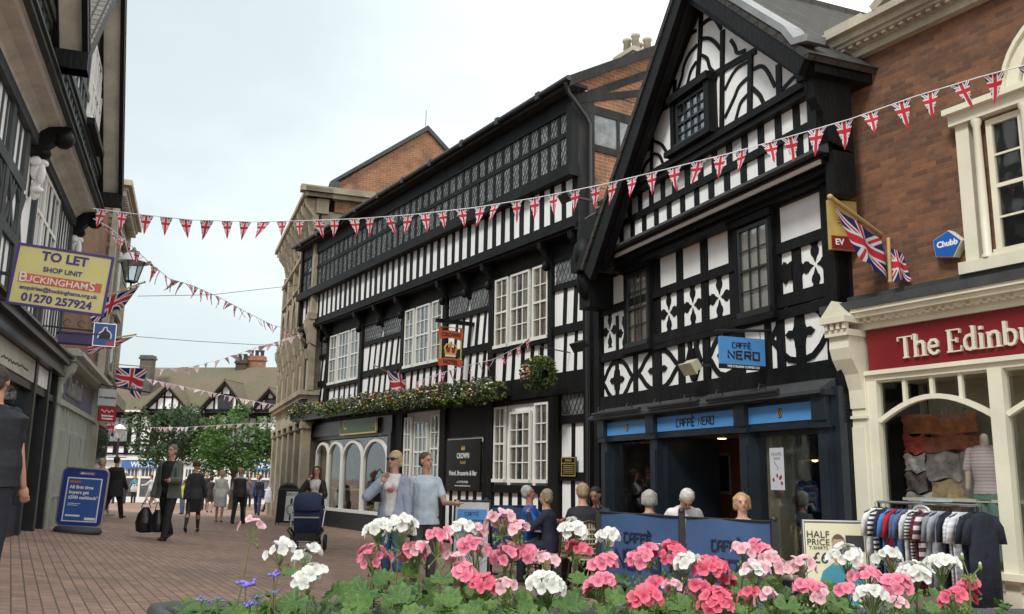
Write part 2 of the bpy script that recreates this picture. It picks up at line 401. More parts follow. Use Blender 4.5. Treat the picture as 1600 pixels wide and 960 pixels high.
# panels between windows: leaded light, studs, rail, studs
def panel(x0, x1, n, lean):
    rail(t, x0, x1, 5.16, .12, .05); rail(t, x0, x1, 4.30, .17, .05); rail(t, x0, x1, 5.74, .12, .05)
    studs(t, x0, x1, 4.36, 5.12, n, .115, .035, lean); studs(t, x0, x1, 3.42, 4.24, n, .115, .035, lean)
panel(-.16, .88, 3, -.04); panel(3.3, 5.28, 6, -.10); panel(7.8, 10.38, 7, -.12); panel(13.2, 14.62, 5, -.10)
for a, b_ in ((1.0, 3.08), (5.46, 7.62), (10.56, 12.98)):
    rail(t, a, b_, 4.14, .08, .09); studs(t, a, b_, 3.42, 4.1, 6, .12, .035, -.05); rail(t, a, b_, 5.78, .09, .05)
# ground floor right hand bays
rail(t, -.2, .65, 2.56, .16, .05); rail(t, -.2, .65, 1.5, .16, .05); studs(t, -.2, .65, 1.58, 2.5, 2, .12, .035, ends=True)
studs(t, -.2, .65, .3, 1.42, 2, .12, .035, ends=True)
rail(t, .9, 5.3, 1.24, .16, .07); studs(t, .95, 5.3, .3, 1.2, 12, .13, .035)
t.box(3.4, 5.25, 0, .03, 2.35, 3.1)
rail(t, .9, 3.1, 3.0, .1, .06)
t.box(5.4, 5.5, 0, .06, .3, 3.1); t.box(7.4, 7.52, 0, .06, .3, 3.1); rail(t, 5.4, 7.5, 1.16, .2, .07); studs(t, 5.4, 7.5, .3, 1.1, 6, .13, .035)
# jettied second floor
t.box(-.28, 15.15, .0, .34, 6.08, 6.36)            # bressummer
t.box(-.28, 15.15, .22, .40, 6.13, 6.22)
for k in range(41):
    c = -.2+k*.3715+random.uniform(-.015, .015); ww = random.uniform(.135, .165)
    l = random.uniform(-.02, .02)
    t.prism([(c-ww/2, 6.36), (c+ww/2, 6.36), (c+ww/2+l, 7.16), (c-ww/2+l, 7.16)],     .27, .292+t.eps())
t.box(-.30, 15.17, .26, .50, 7.13, 7.36)            # sill beam of the leaded band
t.box(-.28, 15.1, .27, .36, 8.0, 8.1); t.box(-.28, 15.12, .27, .38, 8.5, 9.0)
for k in range(44):
    c = -.10+k*.352; t.box(c-.052, c+.052, .27, .345+t.eps(), 7.36, 8.5)
t.box(-.29, -.12, .25, .44, 7.36, 8.6); t.box(15.0, 15.14, .25, .42, 6.3, 8.9)
t.build('timber_frame', M['timber'], cr)
# brackets under the jetty
for s in (-.1, .95, 3.2, 4.25, 5.35, 7.7, 9.1, 10.48, 13.1, 14.85):
    b_ = MB(); b_.xprism([(.0, 5.5), (.09, 5.55), (.12, 5.7), (.2, 5.85), (.33, 5.95), (.36, 6.1), (0, 6.1)], s-.07, s+.07)
    b_.ball((s, .17, 5.62), (.06, .08, .11)); b_.build('jetty_bracket', M['timber'], cr)
for k in range(43):
    c = .076+k*.352
    if c > 14.8: break
leaded(cr, -.12, 15.0, 7.36, 8.02, .33, 62, .105); leaded(cr, -.12, 15.0, 8.08, 8.52, .331, 62, .105)
for a, b_ in ((-.12, .82), (3.34, 4.24), (4.32, 5.24), (7.85, 9.05), (9.15, 10.35), (13.25, 14.6)):
    leaded(cr, a, b_, 5.22, 5.68, .012, 60, .13)
leaded(cr, 3.42, 5.2, 2.42, 3.0, .012, 60, .13); leaded(cr, -.15, .6, 2.66, 3.1, .012, 60, .13)
for a, b_ in ((1.02, 3.05), (5.5, 7.58), (10.62, 12.94)):
    w3 = (b_-a); q = (a, a+w3*.27, a+w3*.33, a+w3*.69, a+w3*.74, b_)
    for i, c in ((0, 2), (2, 3), (4, 2)): sash(cr, q[i], q[i+1], 4.22, 5.72, c, 4, .03, curtain=1 if i != 2 else .8)
for a, b_, z0, z1 in ((.98, 3.0, 1.40, 2.93), (5.5, 7.4, 1.32, 2.93)):
    w3 = (b_-a); q = (a, a+w3*.24, a+w3*.31, a+w3*.7, a+w3*.78, b_)
    for i, c in ((0, 2), (2, 3), (4, 2)): sash(cr, q[i], q[i+1], z0, z1-(.13 if i == 2 else 0), c, 4, .03, curtain=.9)
# the timber door-bay post and side (return) wall that faces the camera
sd_ = MB(); sd_.box(-.262, -.25, -5.9, .0, 5.9, 9.0, 0)
sd_.prism([(0, 0)], 0, 0) if False else None
sd_.build('side_brick_wall', M['brickA'], cr)
gb = MB(); gb.xprism([(.55, 8.95), (-2.7, 10.75), (-5.9, 9.0)], -.262, -.2); gb.build('gable_brick', M['brickA'], cr)
tt = MB()
for y0, y1, z0, z1 in ((-.12, .28, 5.8, 8.9), (-.75, -.68, 7.8, 8.5), (-5.9, .3, 8.48, 8.66), (-5.9, 0, 7.72, 7.86), (-1.4, -1.3, 7.3, 8.5), (-5.9, 0, 6.15, 6.35), (-1.9,-1.78,6.3,7.8)):
    tt.box(-.29-tt.eps(), -.25, y0, y1, z0, z1)
tt.xprism([(.45, 8.7), (.3, 8.62), (-2.5, 10.15), (-2.5, 10.33)], -.30, -.255)
tt.xprism([(.3, 8.75), (.3, 8.6), (-1.9, 9.35), (-1.9, 9.5)], -.305, -.258)
tt.build('side_timber', M['oldtimber'], cr)
MB().box(-.268, -.263, -.68, -.12, 7.86, 8.48).box(-.268, -.263, -1.3, -.75, 7.86, 8.48).build('side_leaded_light', M['lead'], cr)
# roof with overhanging eave, gutter and verge board
M['slate'] = brick_mat('dark mossy stone slates', (.055, .05, .045), (.035, .033, .031), (.012, .012, .011), w=.32, h=.16, gap=.012, dirt=.5, dirtcol=(.05, .055, .025), bmp=.8)
rf = MB()
rf.xprism([(.66, 8.90), (.66, 9.0), (-2.7, 10.92), (-6.1, 9.0), (-6.1, 8.9), (-2.7, 10.80)], -.52, 15.15)
rf.build('roof', M['slate'], cr)
ev = MB(); ev.box(-.5, 15.12, .2, .62, 8.84, 8.9); ev.box(-.5, 15.12, .60, .64, 8.82, 8.98)
ev.xprism([(.66, 8.78), (.66, 8.97), (-2.7, 10.9), (-2.7, 10.70)], -.56, -.50)
ev.xprism([(-6.1, 8.8), (-6.1, 8.97), (-2.7, 10.89), (-2.7, 10.71)], -.56, -.50)
ev.build('eaves_board', M['oldtimber'], cr)
gt = MB(); gt.tube([(-.56, .70, 8.93), (15.2, .70, 8.95)], .055, 8)
gt.tube([(-.45, .70, 8.88), (-.42, .6, 8.7), (-.36, .15, 8.35), (-.36, .05, 8.2), (-.36, .04, 6.0), (-.32, .1, 5.6), (-.32, .09, .4)], .04, 8)
for k in range(10): gt.box(.4+k*1.55, .53+k*1.55, .56, .75, 8.85, 9.0)
gt.build('gutter', M['iron'], cr)
ch = MB(); ch.box(1.1, 1.7, -3.05, -2.3, 10.1, 11.15); ch.box(1.04, 1.76, -3.12, -2.24, 11.0, 11.1)
for i, (x, y) in enumerate(((1.25, -2.5), (1.55, -2.5), (1.25, -2.85), (1.55, -2.85))): ch.lathe([(.0, 0), (.1, 0), (.085, .3), (.11, .32), (.11, .38), (.07, .38)], 8, (x, y, 11.15))
ch.build('chimney', M['stonelight'], cr)
# jeweller's shopfront with arched glazing on the ground floor
shf = MB()
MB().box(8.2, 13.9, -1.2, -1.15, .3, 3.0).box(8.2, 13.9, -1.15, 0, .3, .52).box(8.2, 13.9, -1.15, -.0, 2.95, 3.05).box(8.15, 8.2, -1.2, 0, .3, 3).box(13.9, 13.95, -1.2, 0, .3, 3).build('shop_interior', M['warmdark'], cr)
bs_ = MB(); bs_.box(8.15, 13.95, -.1, .14, -.3, .46); bs_.box(8.0, 8.2, 0, .16, .3, 2.6); bs_.box(14.0, 14.6, .0, .12, 0, 2.6); bs_.box(8.0, 14.6, .0, .14, 2.52, 3.04)
bs_.box(10.0, 14.5, .14, .2, 2.62, 2.98)
bs_.build('shop_surround', M['blackjoin'], cr)
fr = MB()
A_ = [(8.3, 9.85), (9.95, 11.35), (11.45, 12.45), (12.55, 13.5)]
fr.box(8.22, 13.6, .03, .17, .46, .54)
for a, b2 in A_:
    r_ = (b2-a)/2; cx = (a+b2)/2; zs = 2.42-r_*.72
    arc = [(cx+r_*math.cos(R(q)), zs+r_*.72*math.sin(R(q))) for q in range(0, 181, 12)]
    fr.strip([(b2, .54)]+arc+[(a, .54)], .075, .04, .12+fr.eps())
fr.build('arched_glazing_frame', M['whitejoin'], cr)
MB().box(8.22, 13.6, .06, .066, .54, 2.5).build('shop_pane', M['shopglass'], cr)
goods = MB(); random.seed(4)
for k in range(70):
    x = random.uniform(8.4, 13.3); y = random.uniform(-.6, -.1); z = random.choice((.53, .53, 1.12)); h = random.uniform(.04, .22)
    goods.box(x-.05, x+.05*random.uniform(.5, 1.6), y-.04, y+.04, z, z+h, random.choice((0, 0, 1, 2)))
for x in (9.2, 12.1): goods.box(x, x+.25, -.12, -.1, .55, .98, 3)
goods.box(8.3, 13.5, -.7, -.08, 1.06, 1.1, 1)
goods.build('window_display', [M['dark'], mat('brass shelf', (.35, .26, .12), .4), M['steel'], mat('display card', (.6, .62, .55), .7)], cr)
# brackets, small items
def txt(s, size, m_, parent=None, loc=(0, 0, 0), ext=.004, bold=0, shear=0, sx=1, name='lettering', align='CENTER', rot=(90, 0, 180), space=1, label=None, to=None):
    """flat raised lettering; by default it reads from the street side (+y) of a facade frame"""
    cu = bpy.data.curves.new(name, 'FONT'); cu.body = s; cu.size = size; cu.extrude = ext; cu.offset = bold; cu.shear = shear
    cu.align_x = align; cu.align_y = 'CENTER'; cu.space_character = space; cu.resolution_u = 3
    o = bpy.data.objects.new('tmp', cu); C.objects.link(o); bpy.context.view_layer.update()
    me = bpy.data.meshes.new_from_object(o.evaluated_get(bpy.context.evaluated_depsgraph_get()))
    bpy.data.objects.remove(o)
    Mx = Matrix.Translation(loc) @ (to if to is not None else Matrix.Identity(4)) @ Matrix.Rotation(R(rot[2]), 4, 'Z') @ Matrix.Rotation(R(rot[1]), 4, 'Y') @ Matrix.Rotation(R(rot[0]), 4, 'X') @ Matrix.Diagonal((sx, 1, 1, 1))
    me.transform(Mx); me.materials.clear(); me.materials.append(m_)
    o = bpy.data.objects.new(name, me); C.objects.link(o)
    if parent: o.parent = parent; kids.setdefault(parent.name, []).append(o)
    return o
GL = {'C': [[(1,1),(0,1),(0,0),(1,0)]], 'A': [[(0,0),(0,.7),(.35,1),(1,1),(1,0)],[(0,.45),(1,.45)]], 'F': [[(1,1),(0,1),(0,0)],[(0,.52),(.8,.52)]],
 'E': [[(1,1),(0,1),(0,0),(1,0)],[(0,.5),(.85,.5)]], 'N': [[(0,0),(0,1),(1,0),(1,1)]], 'R': [[(0,0),(0,1),(1,1),(1,.5),(0,.5)],[(.4,.5),(1,0)]], 'O': [[(0,0),(0,1),(1,1),(1,0),(0,0)]],
 '`': [[(.2,1.38),(.6,1.2)]]}
def strokes(mb, s, x, z, h, wd, gap, th, y0, y1, mi=0, sgn=-1):
    """angular shop lettering drawn with strokes; text advances towards -x, which is the reader's right"""
    for ch_ in s:
        if ch_ == ' ': x += sgn*(wd*.7+gap); continue
        if ch_ == '`':
            for st in GL['`']: mb.strip([(x-sgn*(wd+gap)+sgn*p[0]*wd, z+p[1]*h) for p in st], th, y0, y1+mb.eps(), mi)
            continue
        for st in GL[ch_]: mb.strip([(x+sgn*p[0]*wd, z+p[1]*h) for p in st], th, y0, y1+mb.eps(), mi)
        x += sgn*(wd+gap)
M['gold'] = mat('dull gold paint', (.50, .36, .10), .5, .15, 5); M['ink'] = mat('black lettering', (.015, .015, .02), .5, .1); M['whitepaint'] = mat('white sign paint', (.78, .78, .76), .55, .06)
M['signblack'] = mat('black sign board', (.012, .011, .012), .25, .3, 3); M['nero'] = mat('sky blue sign paint', (.075, .27, .60), .4, .05, 2)
# ================================================================== CAFE (gabled)
ne = fthing(NE, 'gabled_cafe', 'black and white gabled timber house with quatrefoil panels above a blue signed cafe front', 'building')
MB().box(-.15, 5.75, -7, 0, 2.2, 5.0).box(-.15, 5.75, -7, -3.7, -.2, 2.2).box(-.30, 5.62, -7, .33, 5.0, 5.95).prism([(-.38, 5.95), (5.45, 5.2), (5.4, 5.75), (1.86, 8.42)], -7, .33).build('plaster_wall', M['plaster'], ne)
t = MB()
t.box(-.16, 5.76, -7, .02, 4.86, 5.0); t.box(5.75, 5.78, -7, .05, -.2, 5.2); t.box(-.2, -.15, -7, .05, -.2, 5.3)
# side faces and corner posts
t.box(-.2, -.0, -.1, .09, 2.1, 5.0); t.box(5.6, 5.78, -.1, .08, -.2, 5.0)
t.box(4.82, 5.78, -.05, -.01, -.2, 2.1)
# 1F rails and posts
rail(t, -.2, 5.78, 2.62, .40, .07); rail(t, -.2, 5.78, 3.47, .12, .05); t.box(-.2, 5.78, 0, .06, 4.83, 5.05)
rail(t, -.1, .86, 4.30, .13, .045); rail(t, 1.7, 5.7, 4.28, .13, .045)
rail(t, -.1, .9, 3.63, .16, .045); rail(t, 1.7, 3.9, 3.57, .15, .05); rail(t, 4.7, 5.7, 3.49, .14, .05)
for x0, x1, z0, z1 in ((.82, .97, 2.8, 5), (1.62, 1.90, 2.8, 5), (2.40, 2.57, 2.8, 5), (3.04, 3.22, 2.8, 5), (3.68, 3.95, 2.8, 5), (4.64, 4.83, 3.5, 5), (5.55, 5.7, 2.8, 5), (4.40, 4.54, 2.8, 3.5), (.46, .62, 2.8, 4.25), (1.08, 1.2, 2.8, 3.5), (5.02, 5.10, 3.5, 4.15), (5.03, 5.13, 2.8, 3.4), (3.74, 3.88, 2.8, 3.5)):
    t.box(x0, x1, 0, .014+t.eps(), z0, z1)
def quatre(x0, x1, z0, z1):
    """four cusped lobes leave a white X between them"""
    cx, cz, a, h = (x0+x1)/2, (z0+z1)/2, (x1-x0)/2, (z1-z0)/2
    lobe = [(-.34, 0), (-.20, .12), (-.33, .30), (-.28, .50), (-.15, .60), (0, .88), (.15, .60), (.28, .50), (.33, .30), (.20, .12), (.34, 0)]
    for k in range(4):
        P_ = []
        for u, v in lobe:
            if k == 0: P_.append((cx+u*a*.9, z0+v*h))
            if k == 1: P_.append((cx-u*a*.9, z1-v*h))
            if k == 2: P_.append((x0+v*a, cz-u*h*.9))
            if k == 3: P_.append((x1-v*a, cz+u*h*.9))
        t.prism(P_, 0, .010+t.eps()*.5)
for q in ((1.9, 2.40), (2.57, 3.04), (3.22, 3.68), (5.1, 5.56)): quatre(q[0], q[1], 3.65, 4.21)
quatre(-.02, .46, 3.71, 4.23); quatre(4.66, 5.02, 3.57, 4.1)
for q in (.72,): t.prism([(.62, 3.86), (.7, 3.88), (.76, 3.84), (.8, 3.9), (.84, 3.98), (.8, 4.06), (.76, 4.12), (.7, 4.07), (.62, 4.1)], 0, .03)
def ogee(cx, hw, z0, z1):
    cz = (z0+z1)/2; hh = (z1-z0)/2
    half = [(-1.0, 0), (-.82, .22), (-.62, .58), (-.38, .86), (0, .98), (.38, .86), (.62, .58), (.82, .22), (1.0, 0)]
    for sg in (1, -1): t.strip([(cx+u*hw, cz+sg*v*hh) for u, v in half], .075, 0, .012+t.eps())
    t.prism([(cx+hw*.42*a, cz+hh*.5*b) for a, b in ((-1.1, 0), (-.8, .3), (-.5, .25), (-.4, .5), (-.35, 1), (.35, 1), (.4, .5), (.5, .25), (.8, .3), (1.1, 0), (.8, -.3), (.5, -.25), (.4, -.5), (.35, -1), (-.35, -1), (-.4, -.5), (-.5, -.25), (-.8, -.3))], 0, .024)
ogee(5.08, .52, 2.75, 3.40); ogee(3.80, .60, 2.80, 3.42); ogee(.54, .56, 2.86, 3.55); ogee(2.05, .40, 2.84, 3.42)
for sg in (-1, 1):
    t.strip([(2.80+sg*.02, 2.86), (2.80+sg*.17, 3.12), (2.80+sg*.08, 3.3), (2.8+sg*.1, 3.42)], .07, 0, .036+t.eps()); t.strip([(2.80, 2.84), (2.80+sg*.06, 3.1), (2.80, 3.3)], .035, 0, .038+t.eps())
# upper rows of squares and mouldings
def sq(x0, x1, z0, z1, n, w_):
    for i in range(1, n): c = x0+(x1-x0)*i/n; t.box(c-w_/2, c+w_/2, .32, .345+t.eps(), z0, z1)
sq(-.30, 4.68, 5.5, 5.86, 15, .115); sq(-.36, 5.0, 5.2, 5.44, 15, .115)
t.box(-.42, 5.4, .32, .38, 5.43, 5.53); t.box(-.42, 5.0, .32, .44, 5.82, 5.93); t.box(-.42, 4.7, .32, .48, 5.91, 6.0); t.box(-.42, 5.0, .32, .40, 5.99, 6.06)
t.box(4.68, 5.7, .0, .40, 5.0, 5.9); t.box(-.42, -.28, .2, .45, 5.1, 6.4)
for z0, z1, y in ((4.86, 4.92, .16), (4.92, 4.99, .24), (4.99, 5.05, .30), (5.05, 5.10, .38)): t.box(-.42, 5.7, 0, y, z0, z1)
t.box(1.7, 3.95, .05, .2, 4.80, 4.87)
# gable timbers traced in the gable plane
def crv(P_, n=5):
    if len(P_) < 3: return P_
    out_ = []
    for i in range(len(P_)-1):
        a, b, c, d = P_[max(i-1, 0)], P_[i], P_[i+1], P_[min(i+2, len(P_)-1)]
        for j in range(n):
            t_ = j/n; out_.append(tuple(.5*((2*b[q])+(c[q]-a[q])*t_+(2*a[q]-5*b[q]+4*c[q]-d[q])*t_*t_+(3*b[q]-a[q]-3*c[q]+d[q])*t_**3) for q in (0, 1)))
    return out_+[P_[-1]]
def gp(pts, ox=1000, oy=0, k=4.0): return crv([NE.px(ox+x/k, oy+y/k, .36) for x, y in pts])
def gs(pts, w_, y1=.345, **kw): t.strip(gp(pts, **kw), w_*.80, .32, min(y1, .352)+t.eps())
gs([(378, 30), (368, 300), (350, 545)], .10, .385); gs([(510, 190), (508, 480), (505, 850)], .10, .385); gs([(685, 340), (680, 730)], .11, .385); gs([(858, 400), (862, 600)], .12, .385)
gs([(212, 500), (205, 700), (205, 950)], .09, .385); gs([(72, 760), (66, 1010), (60, 1220)], .085, .385)
gs([(60, 730), (250, 600), (500, 440), (720, 315)], .115, .39)
gs([(345, 190), (300, 222), (258, 290), (222, 380)], .06); gs([(350, 280), (300, 340), (268, 410), (255, 480), (222, 580)], .06); gs([(345, 385), (312, 440), (292, 510), (275, 570)], .055)
gs([(380, 240), (425, 240), (460, 262), (495, 305)], .065); gs([(380, 345), (412, 365), (428, 420), (455, 450)], .06); gs([(385, 150), (425, 120), (460, 120), (500, 180)], .065)
gs([(560, 250), (585, 290), (600, 330), (650, 315)], .06)
gs([(665, 385), (600, 425), (560, 480), (522, 560)], .055); gs([(665, 485), (610, 540), (580, 610), (522, 735)], .06); gs([(665, 590), (622, 640), (600, 710), (575, 805)], .055)
gs([(700, 432), (750, 413), (790, 450), (835, 540)], .065); gs([(695, 550), (740, 595), (765, 645), (800, 665)], .07)
gs([(880, 560), (935, 500), (975, 465)], .055)
gs([(190, 505), (150, 580), (120, 660)], .05)
L_ = dict(ox=920, oy=220, k=4.8)
gs([(475, 40), (405, 95), (365, 190), (330, 270)], .055, **L_); gs([(475, 115), (410, 190), (372, 340)], .055, **L_); gs([(480, 95), (520, 110), (540, 150), (560, 215)], .055, **L_)
gs([(480, 0), (540, 30), (580, 90), (620, 110)], .055, **L_); gs([(395, 0), (345, 130), (320, 260)], .1, **L_)
t.build('timber_frame', M['timber'], ne)
ld = MB(); ld.xprism([(.32, 5.20), (.48, 5.12), (.48, 5.08), (.32, 5.08)], -.45, 5.62); ld.xprism([(.05, 2.62), (.34, 2.46), (.34, 2.42), (.05, 2.42)], -.1, 5.5); ld.build('lead_flashing', M['ledge'], ne)
# bargeboards
bb = MB()
def barge(p0, p1, wd, y0, y1):
    bb.strip([p0, p1], wd, y0, y1)
AP = (1.80, 8.28)
barge((AP[0]-.05, AP[1]), (-.56, 6.02), .26, .62, .72); barge((AP[0], AP[1]), (4.75, 4.70), .26, .62, .72)
barge((AP[0], AP[1]-.16), (-.48, 5.96), .16, .52, .62); barge((AP[0], AP[1]-.16), (4.55, 4.78), .16, .5, .615)
barge((AP[0], AP[1]-.05), (4.95, 5.0), .12, -.1, .55)
bb.box(-.62, -.30, -.3, .60, 5.93, 6.16); bb.xprism([(.0, 5.1), (.34, 5.2), (.40, 5.5), (.52, 5.7), (.56, 5.93), (0, 5.93)], -.50, -.36);  bb.box(-.5, -.36, .0, .3, 4.6, 5.1)
bb.box(4.55, 5.5, .3, .66, 4.9, 5.2); bb.ball((5.35, .42, 4.75), (.16, .2, .34)); bb.ball((5.3, .5, 5.2), (.2, .2, .3)); bb.box(5.2, 5.6, .0, .45, 4.3, 5.2)
bb.build('bargeboard', M['timber'], ne)
rf = MB()
for sg, p0, p1 in ((1, (AP[0]-.02, AP[1]+.15), (-.68, 6.06)), (-1, (AP[0]+.02, AP[1]+.15), (4.95, 4.85))):
    rf.strip([p0, p1], .08, -7, .74)
rf.box(AP[0]-.12, AP[0]+.12, -7, .74, AP[1]+.1, AP[1]+.2)
rf.build('roof', M['slate'], ne)
vg = MB(); vg.strip([(AP[0]-.05, AP[1]+.22), (-.30, 6.56), (-.46, 6.33), (-.70, 6.27)], .08, .5, .76); vg.build('lead_verge', mat('bright lead', (.22, .23, .23), .5, .2, 3), ne)
def bsash(x0, x1, z0, z1, cols, rows, y, cur): 
    o = sash(ne, x0, x1, z0, z1, cols, rows, y, 'blackjoin', .016, .05, cur, .05, True, gl='glass'); return o
for x0, x1, cu_ in ((.97, 1.62, 2), (3.95, 4.62, 1.3)):
    bsash(x0, x1, 3.56, 4.74, 3, 4, .03, cu_)
    b2 = MB(); b2.box(x0-.07, x0-.005, 0, .085, 3.5, 4.86); b2.box(x1+.005, x1+.07, 0, .085, 3.5, 4.86); b2.box(x0-.1, x1+.1, 0, .13, 4.76, 4.85); b2.box(x0-.10, x1+.10, 0, .13, 3.44, 3.52); b2.build('window_surround', M['timber'], ne)
bsash(1.72, 2.48, 6.13, 6.80, 4, 4, .39, 0)
b2 = MB(); b2.box(1.60, 1.71, .33, .48, 6.06, 6.9); b2.box(2.49, 2.58, .33, .47, 6.06, 6.9); b2.box(1.58, 2.6, .33, .52, 6.82, 6.93); b2.box(1.5, 2.64, .33, .55, 6.02, 6.10); b2.build('window_surround', M['timber'], ne)
# shopfront
sf = MB()
for x in (.0, 1.45, 3.64, 5.2):
    sf.box(x-.10, x+.10, -.05, .20, -.2, 2.05); sf.box(x-.065, x+.065, .2, .215, .25, 1.9); sf.box(x-.12, x+.12, -.05, .25, 2.05, 2.13); sf.box(x-.12, x+.12, -.05, .24, 0, .22); sf.box(x-.11, x+.11, .0, .27, 2.13, 2.42)
sf.box(-.14, 5.32, -.05, .19, 2.06, 2.44); sf.box(-.16, 5.34, -.05, .30, 2.40, 2.46)
sf.box(.1, 1.35, -.02, .12, -.2, .5); sf.box(3.74, 5.1, -.02, .12, -.2, .5); sf.box(.1, 1.35, .0, .10, 2.0, 2.06); sf.box(-.2, -.1, -.5, .15, -.2, 2.5)
sf.box(1.55, 1.66, -.8, .1, -.1, 2.06); sf.box(3.42, 3.54, -.8, .1, -.1, 2.06)
sf.build('shopfront', M['navyjoin'], ne)
for i, (x0, x1) in enumerate(((.02+.11, 1.34), (1.57, 3.52), (3.76, 5.08))):
    s_ = MB().box(x0, x1, .192, .20, 2.15, 2.355).build('fascia_sign', M['nero'], ne)
    k = MB()
    if i == 1: strokes(k, 'CAFFE` NERO', 3.0, 2.20, .10, .068, .028, .018, .2, .204)
    else:
        cx = (x0+x1)/2; k.lathe([(.0, 0), (.05, 0), (.05, .005), (.0, .005)], 16); 
        for j in range(len(k.v)): p = k.v[j]; k.v[j] = (cx+p[0]*.9, .2+p[2], 2.255+p[1]*1.2)
    k.build('lettering' if i == 1 else 'round_emblem', M['ink'], s_)
    if i != 1:
        k = MB(); k.tube([(cx+.036*math.cos(R(a)), .206, 2.255+.047*math.sin(R(a))) for a in range(0, 361, 30)], .004, 5); k.tube([(cx-.012, .206, 2.23), (cx+.014, .206, 2.25), (cx-.014, .206, 2.26), (cx+.012, .206, 2.28)], .004, 5); k.build('emblem_ring', M['gold'], s_)
i_ = MB(); i_.box(-.1, 5.3, -3.6, -3.5, 0, 2.3); i_.box(-.1, 0, -3.5, -.1, 0, 2.3, 0); i_.box(5.2, 5.3, -3.5, -.1, 0, 2.3); i_.box(-.1, 5.3, -3.5, -.9, 2.2, 2.28, 1); i_.box(-.1, 5.3, -.9, -.02, 2.07, 2.13, 1); i_.box(-.1, 5.3, -3.5, -.1, -.05, .02, 2)
i_.box(3.7, 5.2, -1.5, -1.42, 0, 2.1, 3); i_.box(1.7, 3.3, -3.3, -2.9, 0, 1.1, 2); i_.box(1.42, 1.5, -3.5, -1.2, 0, 2.2, 2)
i_.box(1.08, 1.3, -.25, -.02, .5, 2.06, 4)
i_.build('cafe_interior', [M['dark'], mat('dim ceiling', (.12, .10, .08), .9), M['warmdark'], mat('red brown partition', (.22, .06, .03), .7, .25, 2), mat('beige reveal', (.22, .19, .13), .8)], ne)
for x0, x1 in ((.1, 1.35), (3.74, 5.1)): MB().box(x0, x1, .05, .056, .5, 2.03).build('shop_pane', M['shopglass'], ne)
pfm_ = [mat('pale picture frame', (.3, .3, .28), .6), M['dark'], mat('wooden frame', (.06, .04, .03), .5)]
pf = MB(); pf.box(4.0, 4.45, -1.415, -1.40, 1.25, 1.9, 0); pf.box(4.05, 4.4, -1.40, -1.395, 1.3, 1.85, 1); pf.build('wall_picture', pfm_, ne)
pf = MB(); pf.box(2.1, 2.8, -2.9, -2.88, .8, 1.9, 2); pf.box(2.2, 2.7, -2.88, -2.875, .9, 1.8, 1)
pf.build('wall_picture', [mat('pale picture frame', (.3, .3, .28), .6), M['dark'], mat('wooden frame', (.06, .04, .03), .5)], ne)
# blind boxes
for x0, x1 in ((.55, 2.0), (2.2, 3.5), (3.75, 5.3)):
    k = MB(); k.tube([(x0, .36, 2.50), (x1, .36, 2.50)], .028, 8)
    for q in (.2, .8):
        xx = x0+(x1-x0)*q; k.tube([(xx, .30, 2.5), (xx, .32, 2.58), (xx, .40, 2.60), (xx, .42, 2.53)], .010, 5)
    k.build('blind_box', M['iron'], ne)
tag(txt('THE', .0001, M['ink']), 'x') if False else None
# ================================================================== BRICK SHOP (right)
ed = fthing(ED, 'brick_shop', 'red brown brick shop building with cream arched window and a red fascia sign', 'building')
MB().box(-6.5, .03, -7, 0, 3.45, 6.55).build('brick_wall', M['brickR'], ed)
MB().box(-6.5, -6.4, -7, 0, -.2, 3.45).box(0, .03, -7, 0, -.2, 3.45).box(-6.5, .0, -7, -2.2, -.2, 3.45).build('side_wall', M['brickR'], ed)
cn = MB()
for z0, z1, y in ((6.28, 6.36, .10), (6.40, 6.44, .22), (6.44, 6.52, .26), (6.52, 6.60, .34)): cn.box(-6.5, .12, -.1, y, z0, z1)
cn.box(-6.5, .08, -.1, .12, 6.36, 6.40)
k = .05
while k < 6.4: cn.box(-k-.05, -k, .1, .20, 6.365, 6.44); k += .11
cn.box(-.62, -.1, -.4, .12, 6.6, 6.78)
cn.prism([(-1.0, 6.6), (-3.9, 6.6), (-2.45, 7.4)], -.2, .22)
cn.strip([(-.92, 6.62), (-2.45, 7.45), (-4.0, 6.62)], .10, .18, .34); cn.box(-6.5, 0, -.5, .05, 6.6, 6.62)
cn.build('cornice', M['stonelight'], ed)
# Venetian window with columns
vw = MB()
X0, X1 = -1.62, -4.12
vw.box(X1-.05, X0+.05, 0, .14, 3.50, 3.62); vw.box(X1-.12, X0+.12, 0, .05, 3.38, 3.50)
for a in (X0, X1+.14): vw.box(a-.14, a, 0, .08, 3.62, 5.05)
for c in (-1.86, -2.34, -3.4, -3.88): vw.lathe([(.055, 0), (.055, .03), (.04, .05), (.043, .5), (.036, 1.34), (.05, 1.38), (.052, 1.42)], 12, (c, .10, 3.62))
for a, b2 in ((X0+.04, -2.42), (-3.32, X1-.04)):
    vw.box(a, b2, 0, .13, 5.05, 5.16); vw.box(a+.02, b2-.02, 0, .2, 5.16, 5.22)
cx, cz = -2.87, 5.22
for r_, w_, y in ((.62, .12, .10), (.52, .06, .05), (.70, .04, .14)): vw.strip([(cx+r_*math.cos(R(q)), cz+r_*math.sin(R(q))) for q in range(0, 181, 10)], w_, 0, y)
vw.build('window_surround', M['cream'], ed)
for x0, x1 in ((-2.30, -1.92), (-3.84, -3.44)): sash(ed, x0, x1, 3.64, 5.02, 1, 4, .0, 'cream', .02, .06, 0)
sash(ed, -3.36, -2.38, 3.64, 5.22, 3, 4, .0, 'cream', .02, .06, 0)
